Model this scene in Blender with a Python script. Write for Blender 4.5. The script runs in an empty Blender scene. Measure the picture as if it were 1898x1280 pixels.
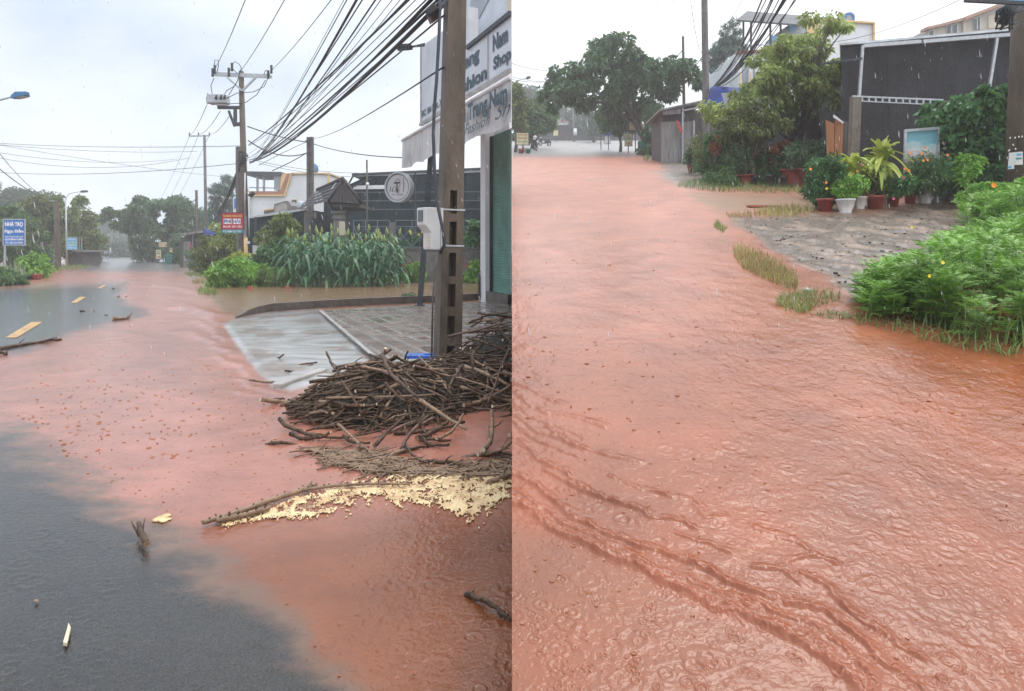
import bpy, math, random
import numpy as np
from mathutils import Vector, Matrix
random.seed(7); rng = np.random.default_rng(11)
S = bpy.context.scene
COL = S.collection
# ------------------------------------------------------------------ camera, sky, sun, exposure
F, CX, HY, EYE = 1300.0, 949.0, 462.0, 1.6          # focal length in photo pixels, centre column, horizon row, eye height
SLOPE = 216.0 / F                                    # the street on the right climbs, the one on the left is level
cd = bpy.data.cameras.new('camera'); cam = bpy.data.objects.new('camera', cd); COL.objects.link(cam)
cam.location = (0, 0, EYE); cam.rotation_euler = (math.radians(90), 0, 0)
cd.sensor_fit = 'HORIZONTAL'; cd.sensor_width = 36; cd.lens = 36 * F / 1898
cd.shift_y = -(640 - HY) / 1898; cd.clip_start = 0.05; cd.clip_end = 3000
S.camera = cam
W = bpy.data.worlds.new('World'); S.world = W; W.use_nodes = True
wn, wl = W.node_tree.nodes, W.node_tree.links
bg = wn['Background']; bg.inputs['Strength'].default_value = 0.1
SUN_EL, SUN_AZ = math.radians(56), math.radians(35)
sky = wn.new('ShaderNodeTexSky'); sky.sky_type = 'NISHITA'; sky.sun_disc = False
sky.sun_elevation = SUN_EL; sky.sun_rotation = SUN_AZ
tc = wn.new('ShaderNodeTexCoord')
mp = wn.new('ShaderNodeMapping'); mp.inputs['Scale'].default_value = (1.0, 1.0, 1.9); mp.inputs['Location'].default_value = (0.35, 0.2, 0.6)
wl.new(tc.outputs['Generated'], mp.inputs[0])
nz = wn.new('ShaderNodeTexNoise'); nz.inputs['Scale'].default_value = 3.2; nz.inputs['Detail'].default_value = 5; nz.inputs['Roughness'].default_value = 0.5
wl.new(mp.outputs[0], nz.inputs['Vector'])
sx = wn.new('ShaderNodeSeparateXYZ'); wl.new(tc.outputs['Generated'], sx.inputs[0])
mr = wn.new('ShaderNodeMapRange'); mr.inputs[1].default_value = -0.45; mr.inputs[2].default_value = 0.12; mr.inputs[3].default_value = -0.05; mr.inputs[4].default_value = 0.42
wl.new(sx.outputs[0], mr.inputs[0])
ad = wn.new('ShaderNodeMath'); ad.operation = 'ADD'; wl.new(nz.outputs['Fac'], ad.inputs[0]); wl.new(mr.outputs[0], ad.inputs[1])
cr = wn.new('ShaderNodeValToRGB'); wl.new(ad.outputs[0], cr.inputs[0])
e = cr.color_ramp.elements
e[0].position = 0.36; e[0].color = (0.53, 0.63, 0.77, 1)
e[1].position = 0.62; e[1].color = (0.80, 0.86, 0.91, 1)
q = e.new(0.9); q.color = (1.12, 1.12, 1.14, 1)
sc = wn.new('ShaderNodeVectorMath'); sc.operation = 'SCALE'
zr = wn.new('ShaderNodeMapRange'); zr.interpolation_type = 'SMOOTHSTEP'; zr.inputs[1].default_value = 0.22; zr.inputs[2].default_value = 0.85; zr.inputs[3].default_value = 9.8; zr.inputs[4].default_value = 20.0     # an overcast sky is brighter overhead
wl.new(sx.outputs[2], zr.inputs[0]); wl.new(zr.outputs[0], sc.inputs['Scale'])
wl.new(cr.outputs[0], sc.inputs[0])
mx = wn.new('ShaderNodeMix'); mx.data_type = 'RGBA'; mx.inputs[0].default_value = 0.94
wl.new(sky.outputs[0], mx.inputs[6]); wl.new(sc.outputs[0], mx.inputs[7]); wl.new(mx.outputs[2], bg.inputs['Color'])
sl = bpy.data.lights.new('sun', 'SUN'); sl.energy = 0.7; sl.angle = math.radians(25); sl.color = (1, 0.97, 0.92)
so = bpy.data.objects.new('sun', sl); COL.objects.link(so); so.location = (20, 10, 40)
so.rotation_euler = (math.radians(90) - SUN_EL, 0, -SUN_AZ + math.pi)
S.view_settings.view_transform = 'Standard'; S.view_settings.look = 'None'; S.view_settings.exposure = 0.34; S.view_settings.gamma = 1
S.cycles.volume_bounces = 2; S.cycles.max_bounces = 5; S.cycles.diffuse_bounces = 2; S.cycles.glossy_bounces = 3
S.cycles.transparent_max_bounces = 12; S.cycles.use_denoising = True

# ------------------------------------------------------------------ pixel -> world helpers
def P(x, y, Y): return Vector(((x - CX) * Y / F, Y, EYE + (HY - y) * Y / F))
def YL(y): return EYE * F / (y - HY)
def YR(y): return EYE * F / (y - 246.0)
def GL(x, y, z=0.0):
    Y = (EYE - z) * F / (y - HY); return Vector(((x - CX) * Y / F, Y, z))
def GR(x, y):
    return P(x, y, YR(y))
def at_l(x, Y): return Vector(((x - CX) * Y / F, Y, 0))
def at_r(x, Y): return Vector(((x - CX) * Y / F, Y, SLOPE * Y))

# ------------------------------------------------------------------ objects
def tag(o, label=None, cat=None, group=None, kind=None):
    if label: o['label'] = label
    if cat: o['category'] = cat
    if group: o['group'] = group
    if kind: o['kind'] = kind
    return o
def thing(name, loc, label, cat, group=None):
    o = bpy.data.objects.new(name, None); COL.objects.link(o); o.location = loc; o.empty_display_size = 0.2
    return tag(o, label, cat, group)
def origin(o):
    v = Vector((0, 0, 0))
    while o is not None: v = v + o.location; o = o.parent
    return v
def copy_tree(o, parent=None):
    c = o.copy(); COL.objects.link(c); c.parent = parent
    for ch in o.children: copy_tree(ch, c)
    return c
def link(name, me, parent=None):
    o = bpy.data.objects.new(name, me); COL.objects.link(o)
    if parent is not None: o.parent = parent
    return o
def np_mesh(name, V, Fq, mats, smooth=False, k=4, mi=None):
    V = np.asarray(V, np.float32); Fq = np.asarray(Fq, np.int32)
    me = bpy.data.meshes.new(name)
    me.vertices.add(len(V)); me.vertices.foreach_set('co', V.ravel())
    n = len(Fq); me.loops.add(n * k); me.polygons.add(n)
    me.loops.foreach_set('vertex_index', Fq.ravel())
    me.polygons.foreach_set('loop_start', np.arange(n, dtype=np.int32) * k)
    if smooth: me.polygons.foreach_set('use_smooth', np.ones(n, bool))
    if mi is not None: me.polygons.foreach_set('material_index', np.asarray(mi, np.int32))
    for m in (mats if isinstance(mats, (list, tuple)) else [mats]): me.materials.append(m)
    me.update(calc_edges=True); me.validate()
    return me
class MB:
    def __init__(s): s.v = []; s.f = []; s.mi = []; s.sm = []
    def add(s, vs, fs, mi=0, sm=False):
        b = len(s.v); s.v += [Vector(v) for v in vs]
        for f in fs: s.f.append([b + i for i in f]); s.mi.append(mi); s.sm.append(sm)
        return s
    def box(s, c, size, rz=0, mi=0, M=None, taper=1.0):
        hx, hy, hz = [q / 2 for q in size]; vs = []
        R = M if M is not None else Matrix.Rotation(rz, 3, 'Z')
        for z, t in ((-hz, 1), (hz, taper)):
            for x, y in ((-hx, -hy), (hx, -hy), (hx, hy), (-hx, hy)): vs.append(R @ Vector((x * t, y * t, z)) + Vector(c))
        return s.add(vs, [(3, 2, 1, 0), (4, 5, 6, 7), (0, 1, 5, 4), (1, 2, 6, 5), (2, 3, 7, 6), (3, 0, 4, 7)], mi)
    def bar(s, a, b, w, h=None, mi=0):
        a, b = Vector(a), Vector(b); d = (b - a); L = d.length; d.normalize()
        up = Vector((0, 0, 1)) if abs(d.z) < 0.95 else Vector((0, 1, 0))
        x = d.cross(up).normalized(); y = x.cross(d)
        M = Matrix((x, d, y)).transposed()
        return s.box((a + b) / 2, (w, L, h or w), mi=mi, M=M)
    def tube(s, pts, rad, n=8, mi=0, cap=True, capmi=None, sm=True):
        pts = [Vector(p) for p in pts]; m = len(pts)
        rad = [rad] * m if not hasattr(rad, '__len__') else rad
        vs = []; prev = None
        for i, p in enumerate(pts):
            d = (pts[min(i + 1, m - 1)] - pts[max(i - 1, 0)]).normalized()
            if prev is None:
                up = Vector((0, 0, 1)) if abs(d.z) < 0.9 else Vector((1, 0, 0)); x = d.cross(up).normalized()
            else: x = (prev - d * prev.dot(d)).normalized()
            prev = x; y = d.cross(x)
            for k in range(n):
                a = 2 * math.pi * k / n; vs.append(p + (x * math.cos(a) + y * math.sin(a)) * rad[i])
        b = len(s.v); s.v += vs
        for i in range(m - 1):
            for k in range(n):
                s.f.append([b + i * n + k, b + i * n + (k + 1) % n, b + (i + 1) * n + (k + 1) % n, b + (i + 1) * n + k]); s.mi.append(mi); s.sm.append(sm)
        if cap:
            for st, rev in ((0, True), ((m - 1) * n, False)):
                f = [b + st + k for k in range(n)]
                s.f.append(f[::-1] if rev else f); s.mi.append(mi if capmi is None else capmi); s.sm.append(False)
        return s
    def lathe(s, c, prof, n=20, mi=0, sm=True, flute=0.0, lobes=8):
        c = Vector(c); vs = []
        for r, z in prof:
            for k in range(n):
                a = 2 * math.pi * k / n; rr = r * (1 + flute * math.cos(lobes * a))
                vs.append(c + Vector((rr * math.cos(a), rr * math.sin(a), z)))
        fs = []
        for i in range(len(prof) - 1):
            for k in range(n): fs.append((i * n + k, i * n + (k + 1) % n, (i + 1) * n + (k + 1) % n, (i + 1) * n + k))
        fs.append(tuple(range(n))[::-1]); fs.append(tuple((len(prof) - 1) * n + k for k in range(n)))
        return s.add(vs, fs, mi, sm)
    def prism(s, poly, off, mi=0):
        poly = [Vector(p) for p in poly]; off = Vector(off); n = len(poly)
        fs = [tuple(range(n)), tuple(range(2 * n - 1, n - 1, -1))] + [(i, i + n, (i + 1) % n + n, (i + 1) % n) for i in range(n)]
        return s.add(poly + [p + off for p in poly], fs, mi)
    def ball(s, c, r, n=10, mi=0, squash=1.0):
        prof = [(max(1e-4, r * math.sin(math.pi * i / n)), -r * squash * math.cos(math.pi * i / n)) for i in range(n + 1)]
        return s.lathe(c, prof, n + 4, mi)
    def build(s, name, mats, parent=None, bevel=0):
        o0 = origin(parent)
        me = bpy.data.meshes.new(name); me.from_pydata([v - o0 for v in s.v], [], s.f)
        for m in (mats if isinstance(mats, (list, tuple)) else [mats]): me.materials.append(m)
        me.polygons.foreach_set('material_index', s.mi); me.polygons.foreach_set('use_smooth', s.sm); me.update()
        o = link(name, me, parent)
        if bevel:
            b = o.modifiers.new('bevel', 'BEVEL'); b.width = bevel; b.segments = 2; b.limit_method = 'ANGLE'; b.harden_normals = False
        return o
def part(name, mb, mats, parent, bevel=0, label=None):
    o = mb.build(name, mats, parent, bevel)
    if label: o['label'] = label
    return o
def text_part(name, s, mat, parent, o0, ux, uz, w, h, bold=0.0, shear=0.0, ext=0.004):
    cu = bpy.data.curves.new(name, 'FONT'); cu.body = s; cu.offset = bold; cu.shear = shear; cu.resolution_u = 3
    to = bpy.data.objects.new('tmp_text', cu); COL.objects.link(to)
    dg = bpy.context.evaluated_depsgraph_get(); me = bpy.data.meshes.new_from_object(to.evaluated_get(dg))
    bpy.data.objects.remove(to)
    n = len(me.vertices); co = np.empty(n * 3, np.float32); me.vertices.foreach_get('co', co); co = co.reshape(-1, 3)
    lo, hi = co.min(0), co.max(0)
    u = (co[:, 0] - lo[0]) / (hi[0] - lo[0]) * w; v = (co[:, 1] - lo[1]) / (hi[1] - lo[1]) * h
    ux, uz = Vector(ux).normalized(), Vector(uz).normalized(); nn = ux.cross(uz)
    b = Vector(o0) + nn * ext - origin(parent)
    out = np.array(b)[None] + u[:, None] * np.array(ux)[None] + v[:, None] * np.array(uz)[None]
    me.vertices.foreach_set('co', out.astype(np.float32).ravel()); me.materials.clear(); me.materials.append(mat); me.update()
    me.name = name
    return link(name, me, parent)

# ------------------------------------------------------------------ materials
def nodes(name):
    m = bpy.data.materials.new(name); m.use_nodes = True
    return m, m.node_tree.nodes, m.node_tree.links
def mat(name, c, rough=0.6, var=0.25, scale=6.0, bump=0.0, bscale=30.0, spec=0.5, metal=0.0, c2=None, stretch=(1, 1, 1), lo=0.35, hi=0.65):
    m, n, l = nodes(name); b = n['Principled BSDF']
    tcn = n.new('ShaderNodeTexCoord'); mp = n.new('ShaderNodeMapping'); mp.inputs['Scale'].default_value = stretch
    l.new(tcn.outputs['Object'], mp.inputs[0])
    nz = n.new('ShaderNodeTexNoise'); nz.inputs['Scale'].default_value = scale; nz.inputs['Detail'].default_value = 6; nz.inputs['Roughness'].default_value = 0.65
    l.new(mp.outputs[0], nz.inputs['Vector'])
    r = n.new('ShaderNodeValToRGB'); l.new(nz.outputs['Fac'], r.inputs[0])
    a = tuple(x * (1 - var) for x in c); d = c2 if c2 else tuple(min(1, x * (1 + var)) for x in c)
    r.color_ramp.elements[0].position = lo; r.color_ramp.elements[0].color = (*a, 1)
    r.color_ramp.elements[1].position = hi; r.color_ramp.elements[1].color = (*d, 1)
    l.new(r.outputs[0], b.inputs['Base Color'])
    b.inputs['Roughness'].default_value = rough; b.inputs['Specular IOR Level'].default_value = spec; b.inputs['Metallic'].default_value = metal
    if bump:
        n2 = n.new('ShaderNodeTexNoise'); n2.inputs['Scale'].default_value = bscale; n2.inputs['Detail'].default_value = 4
        l.new(mp.outputs[0], n2.inputs['Vector'])
        bp = n.new('ShaderNodeBump'); bp.inputs['Strength'].default_value = bump; bp.inputs['Distance'].default_value = 0.02
        l.new(n2.outputs['Fac'], bp.inputs['Height']); l.new(bp.outputs[0], b.inputs['Normal'])
    return m
def leaf_mat(name, c, c2, rough=0.45, trans=0.32):
    m, n, l = nodes(name); b = n['Principled BSDF']
    g = n.new('ShaderNodeNewGeometry'); r = n.new('ShaderNodeValToRGB'); l.new(g.outputs['Random Per Island'], r.inputs[0])
    r.color_ramp.elements[0].color = (*c, 1); r.color_ramp.elements[1].color = (*c2, 1); r.color_ramp.elements[1].position = 0.92
    tcn = n.new('ShaderNodeTexCoord'); nz = n.new('ShaderNodeTexNoise'); nz.inputs['Scale'].default_value = 1.1; l.new(tcn.outputs['Object'], nz.inputs['Vector'])
    hs = n.new('ShaderNodeHueSaturation'); l.new(r.outputs[0], hs.inputs['Color'])
    mr = n.new('ShaderNodeMapRange'); mr.inputs[1].default_value = 0.3; mr.inputs[2].default_value = 0.7; mr.inputs[3].default_value = 0.9; mr.inputs[4].default_value = 1.7
    l.new(nz.outputs['Fac'], mr.inputs[0]); l.new(mr.outputs[0], hs.inputs['Value'])
    l.new(hs.outputs[0], b.inputs['Base Color']); b.inputs['Roughness'].default_value = rough; b.inputs['Specular IOR Level'].default_value = 0.4
    t = n.new('ShaderNodeBsdfTranslucent'); l.new(hs.outputs[0], t.inputs['Color'])
    ms = n.new('ShaderNodeMixShader'); ms.inputs[0].default_value = trans
    l.new(b.outputs[0], ms.inputs[1]); l.new(t.outputs[0], ms.inputs[2]); l.new(ms.outputs[0], n['Material Output'].inputs['Surface'])
    return m
M = {}
M['concrete'] = mat('wet_concrete', (0.15, 0.125, 0.10), 0.5, 0.35, 5, 0.5, 40, lo=0.3, hi=0.7)
M['concrete_dark'] = mat('dark_concrete', (0.10, 0.088, 0.077), 0.5, 0.35, 4, 0.5, 40)
M['concrete_pale'] = mat('pale_concrete', (0.33, 0.31, 0.29), 0.5, 0.25, 3, 0.3, 30)
M['pole'] = mat('pole_concrete', (0.105, 0.080, 0.058), 0.6, 0.55, 3.5, 0.7, 30, stretch=(1, 1, 0.3), lo=.3, hi=.75)
M['pole_far'] = mat('far_pole_concrete', (0.12, 0.11, 0.105), 0.7, 0.3, 2)
M['galv'] = mat('galvanised_steel', (0.42, 0.45, 0.48), 0.4, 0.15, 8, metal=0.3)
M['steel_dark'] = mat('dark_steel', (0.06, 0.068, 0.08), 0.6, 0.2, 8, spec=.25)
M['black'] = mat('black_rubber', (0.018, 0.02, 0.024), 0.5, 0.2, 8)
M['cable'] = mat('cable_rubber', (0.03, 0.035, 0.045), 0.5, 0.2, 8)
M['white'] = mat('white_paint', (0.72, 0.73, 0.74), 0.5, 0.08, 2)
M['white_wall'] = mat('white_wall_paint', (0.70, 0.72, 0.74), 0.6, 0.08, 0.6)
M['cream'] = mat('cream_paint', (0.60, 0.53, 0.42), 0.6, 0.12, 0.6)
M['yellow_trim'] = mat('yellow_trim', (0.70, 0.48, 0.22), 0.6, 0.12, 2)
M['brown_band'] = mat('brown_band', (0.36, 0.16, 0.10), 0.6, 0.15, 2)
def net_mat(name, c, folds):
    m, n, l = nodes(name); b = n['Principled BSDF']; tcn = n.new('ShaderNodeTexCoord')
    def noise(sc, stretch, det=5):
        mp = n.new('ShaderNodeMapping'); mp.inputs['Scale'].default_value = stretch; l.new(tcn.outputs['Object'], mp.inputs[0])
        z = n.new('ShaderNodeTexNoise'); z.inputs['Scale'].default_value = sc; z.inputs['Detail'].default_value = det; z.inputs['Roughness'].default_value = .7; l.new(mp.outputs[0], z.inputs['Vector']); return z
    a, w, f = noise(.8, (1, 1, 1)), noise(9, (1, 1, 3.5), 8), noise(folds, (2.2, 2.2, .25), 3)
    ad = n.new('ShaderNodeMath'); ad.operation = 'ADD'; l.new(a.outputs['Fac'], ad.inputs[0]); l.new(w.outputs['Fac'], ad.inputs[1])
    r = n.new('ShaderNodeValToRGB'); l.new(ad.outputs[0], r.inputs[0]); e = r.color_ramp.elements
    mr = n.new('ShaderNodeMath'); mr.operation = 'MULTIPLY'; mr.inputs[1].default_value = .5; l.new(ad.outputs[0], mr.inputs[0]); l.new(mr.outputs[0], r.inputs[0])
    e[0].position = .36; e[0].color = (*[x * .45 for x in c], 1); e[1].position = .66; e[1].color = (*[x * 1.9 for x in c], 1)
    l.new(r.outputs[0], b.inputs['Base Color']); b.inputs['Roughness'].default_value = .9; b.inputs['Specular IOR Level'].default_value = .15
    bp = n.new('ShaderNodeBump'); bp.inputs['Strength'].default_value = .9; bp.inputs['Distance'].default_value = .12; l.new(f.outputs['Fac'], bp.inputs['Height']); l.new(bp.outputs[0], b.inputs['Normal']); return m
M['netting'] = net_mat('dark_shade_netting', (0.022, 0.036, 0.045), 1.2)
M['netting_grey'] = net_mat('grey_shade_netting', (0.034, 0.034, 0.038), 1.0)
M['tile'] = mat('dark_roof_tile', (0.045, 0.036, 0.040), 0.6, 0.3, 4, 0.3, 20)
M['roof_metal'] = mat('metal_roofing', (0.50, 0.54, 0.57), 0.4, 0.2, 2)
M['rust_tin'] = mat('weathered_tin', (0.20, 0.195, 0.19), 0.6, 0.4, 1.5, stretch=(6, 6, 0.5))
M['wood_dark'] = mat('dark_boards', (0.075, 0.065, 0.06), 0.7, 0.45, 3, stretch=(8, 8, 0.4))
M['brick'] = mat('red_brick', (0.33, 0.09, 0.055), 0.6, 0.35, 6, 0.4, 30)
M['blue_tarp'] = mat('blue_tarpaulin', (0.012, 0.035, 0.20), 0.65, 0.3, 1.5, 0.3, 3, spec=.2)
M['grey_tarp'] = mat('grey_tarpaulin', (0.33, 0.36, 0.40), 0.5, 0.2, 1.0, 0.5, 2)
M['awning'] = mat('dirty_white_fabric', (0.56, 0.55, 0.55), 0.7, 0.2, 2.2, c2=(0.66, 0.65, 0.65), stretch=(3, 3, 0.5))
M['signboard'] = mat('faded_white_signboard', (0.57, 0.59, 0.64), 0.5, 0.1, 1.2)
M['letter_teal'] = mat('dark_teal_lettering', (0.02, 0.05, 0.075), 0.5, 0.2, 4)
M['sign_blue'] = mat('blue_sign_sheet', (0.015, 0.16, 0.50), 0.4, 0.2, 1)
M['sign_navy'] = mat('navy_sign_sheet', (0.02, 0.055, 0.30), 0.4, 0.2, 1)
M['sign_sky'] = mat('sky_blue_sign_sheet', (0.14, 0.45, 0.72), 0.4, 0.2, 1)
M['sign_red'] = mat('red_sign_sheet', (0.42, 0.02, 0.035), 0.4, 0.2, 1)
M['sign_teal'] = mat('teal_sign_sheet', (0.03, 0.24, 0.30), 0.4, 0.2, 1)
M['sign_cream'] = mat('cream_sign_sheet', (0.60, 0.54, 0.30), 0.5, 0.2, 2)
M['letter_white'] = mat('white_lettering', (0.80, 0.82, 0.84), 0.5, 0.05, 4)
M['letter_yellow'] = mat('yellow_lettering', (0.72, 0.62, 0.12), 0.5, 0.1, 4)
M['letter_navy'] = mat('navy_lettering', (0.03, 0.05, 0.22), 0.5, 0.1, 4)
M['letter_red'] = mat('red_lettering', (0.45, 0.05, 0.05), 0.5, 0.1, 4)
M['sign_grey'] = mat('grey_round_sign_face', (0.42, 0.41, 0.42), 0.4, 0.08, 1)
M['shutter'] = mat('green_roller_shutter', (0.17, 0.35, 0.30), 0.4, 0.2, 2)
M['box_grey'] = mat('meter_box_plastic', (0.55, 0.56, 0.56), 0.4, 0.06, 3)
M['glass'] = mat('dark_glass', (0.05, 0.08, 0.09), 0.1, 0.2, 2)
M['blue_plastic'] = mat('blue_plastic', (0.02, 0.12, 0.50), 0.3, 0.15, 2)
M['lamp_blue'] = mat('blue_lamp_housing', (0.035, 0.14, 0.30), 0.35, 0.2, 3)
M['terracotta'] = mat('terracotta_pot', (0.27, 0.055, 0.04), 0.45, 0.25, 3, 0.2, 20)
M['pot_white'] = mat('white_glazed_pot', (0.62, 0.60, 0.58), 0.35, 0.18, 4, 0.2, 15)
M['pot_grey'] = mat('grey_pot', (0.30, 0.32, 0.36), 0.4, 0.15, 4)
M['pot_black'] = mat('black_plastic_pot', (0.02, 0.022, 0.027), 0.4, 0.2, 4)
M['orange_board'] = mat('orange_painted_board', (0.36, 0.15, 0.06), 0.5, 0.2, 2, stretch=(5, 5, 0.4))
M['bark'] = mat('wet_bark', (0.085, 0.062, 0.050), 0.55, 0.45, 6, 0.6, 25)
M['bark_pale'] = mat('pale_bark', (0.22, 0.19, 0.165), 0.55, 0.35, 6, 0.4, 25)
M['paper'] = mat('paper', (0.70, 0.69, 0.66), 0.6, 0.06, 3)
M['skin'] = mat('skin', (0.40, 0.22, 0.15), 0.5, 0.1, 5)
M['green_net'] = mat('green_netting', (0.02, 0.19, 0.14), 0.7, 0.3, 3)
M['soil'] = mat('soil', (0.06, 0.04, 0.03), 0.7, 0.3, 5)
M['mortar'] = mat('stained_plaster', (0.17, 0.155, 0.15), 0.6, 0.35, 1.2, 0.3, 20)
LM = {}
LM['dark'] = leaf_mat('dark_tree_leaf', (0.030, 0.075, 0.038), (0.105, 0.19, 0.080))
LM['mid'] = leaf_mat('mid_green_leaf', (0.035, 0.085, 0.035), (0.115, 0.20, 0.070))
LM['olive'] = leaf_mat('olive_leaf', (0.055, 0.085, 0.028), (0.19, 0.23, 0.075))
LM['light'] = leaf_mat('light_green_leaf', (0.11, 0.16, 0.05), (0.36, 0.42, 0.14), trans=.42)
LM['feather'] = leaf_mat('bright_feathery_leaf', (0.085, 0.19, 0.028), (0.27, 0.47, 0.095), 0.4, 0.3)
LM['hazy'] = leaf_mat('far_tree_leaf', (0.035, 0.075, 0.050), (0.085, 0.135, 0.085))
LM['pine'] = leaf_mat('pine_needle', (0.035, 0.075, 0.060), (0.10, 0.16, 0.12))
LM['corn'] = leaf_mat('sorghum_leaf', (0.022, 0.080, 0.040), (0.085, 0.20, 0.085), 0.22)
LM['shrub'] = leaf_mat('glossy_shrub_leaf', (0.030, 0.085, 0.035), (0.10, 0.22, 0.075), 0.35)
LM['lime'] = leaf_mat('lime_shrub_leaf', (0.085, 0.21, 0.03), (0.24, 0.42, 0.08), 0.35)
LM['dracaena'] = leaf_mat('yellow_green_strap_leaf', (0.20, 0.28, 0.03), (0.55, 0.58, 0.14), 0.35, 0.3)
LM['grass'] = leaf_mat('grass_blade', (0.070, 0.14, 0.035), (0.20, 0.27, 0.085))
LM['drygrass'] = leaf_mat('half_dry_grass_blade', (0.12, 0.13, 0.045), (0.36, 0.30, 0.12))
LM['snake'] = leaf_mat('pale_striped_leaf', (0.08, 0.13, 0.07), (0.24, 0.30, 0.18))
LM['red'] = leaf_mat('reddish_shrub_leaf', (0.16, 0.07, 0.035), (0.36, 0.16, 0.08))
M['petal_orange'] = leaf_mat('orange_petal', (0.75, 0.20, 0.03), (0.85, 0.33, 0.06), 0.5, 0.3)
M['petal_yellow'] = leaf_mat('yellow_petal', (0.80, 0.62, 0.03), (0.88, 0.74, 0.08), 0.5, 0.3)
M['petal_pink'] = leaf_mat('pink_petal', (0.55, 0.06, 0.22), (0.70, 0.14, 0.34), 0.5, 0.3)

# ------------------------------------------------------------------ noise, masks
_perm = np.random.default_rng(3).permutation(256); _perm = np.concatenate([_perm, _perm])
_gr = np.array([(math.cos(a), math.sin(a)) for a in np.arange(16) * math.pi / 8])
def pn(x, y, s=0):
    x = x + s * 17.3; y = y + s * 9.7
    xi = np.floor(x).astype(np.int64); yi = np.floor(y).astype(np.int64); xf = x - xi; yf = y - yi
    u = xf * xf * xf * (xf * (xf * 6 - 15) + 10); v = yf * yf * yf * (yf * (yf * 6 - 15) + 10)
    def g(ix, iy, dx, dy):
        h = _perm[(_perm[ix & 255] + iy) & 255] & 15; gg = _gr[h]; return gg[..., 0] * dx + gg[..., 1] * dy
    a = g(xi, yi, xf, yf); b = g(xi + 1, yi, xf - 1, yf); c = g(xi, yi + 1, xf, yf - 1); d = g(xi + 1, yi + 1, xf - 1, yf - 1)
    return (a + u * (b - a)) * (1 - v) + (c + u * (d - c)) * v          # about -0.7 .. 0.7
def fbm(x, y, o=4, s=0, gain=0.5):
    r = 0; a = 1
    for i in range(o): r = r + a * pn(x, y, s + i); x = x * 2.03; y = y * 2.03; a *= gain
    return r
def sstep(a, b, x):
    t = np.clip((x - a) / (b - a), 0, 1); return t * t * (3 - 2 * t)
def sdist(poly, X, Y):
    """signed distance to a polygon, negative inside"""
    d = np.full(X.shape, 1e9); ins = np.zeros(X.shape, bool); n = len(poly)
    for i in range(n):
        x0, y0 = poly[i]; x1, y1 = poly[(i + 1) % n]
        ex, ey = x1 - x0, y1 - y0; wx, wy = X - x0, Y - y0
        t = np.clip((wx * ex + wy * ey) / (ex * ex + ey * ey + 1e-12), 0, 1)
        d = np.minimum(d, (wx - ex * t) ** 2 + (wy - ey * t) ** 2)
        c = ((y0 > Y) != (y1 > Y)) & (X < (x1 - x0) * (Y - y0) / (y1 - y0 + 1e-12) + x0)
        ins ^= c
    d = np.sqrt(d); return np.where(ins, -d, d)
def ldist(line, X, Y):
    """distance to a polyline, signed by the side (positive on the left of its direction), and position along it"""
    d = np.full(X.shape, 1e9); sg = np.zeros(X.shape); al = np.zeros(X.shape); acc = 0
    for i in range(len(line) - 1):
        x0, y0 = line[i]; x1, y1 = line[i + 1]; ex, ey = x1 - x0, y1 - y0; L = math.hypot(ex, ey)
        wx, wy = X - x0, Y - y0; t = np.clip((wx * ex + wy * ey) / (L * L), 0, 1)
        dd = np.hypot(wx - ex * t, wy - ey * t); m = dd < d
        d = np.where(m, dd, d); sg = np.where(m, np.sign(ex * wy - ey * wx), sg); al = np.where(m, acc + t * L, al); acc += L
    return d, sg, al, acc
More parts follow.
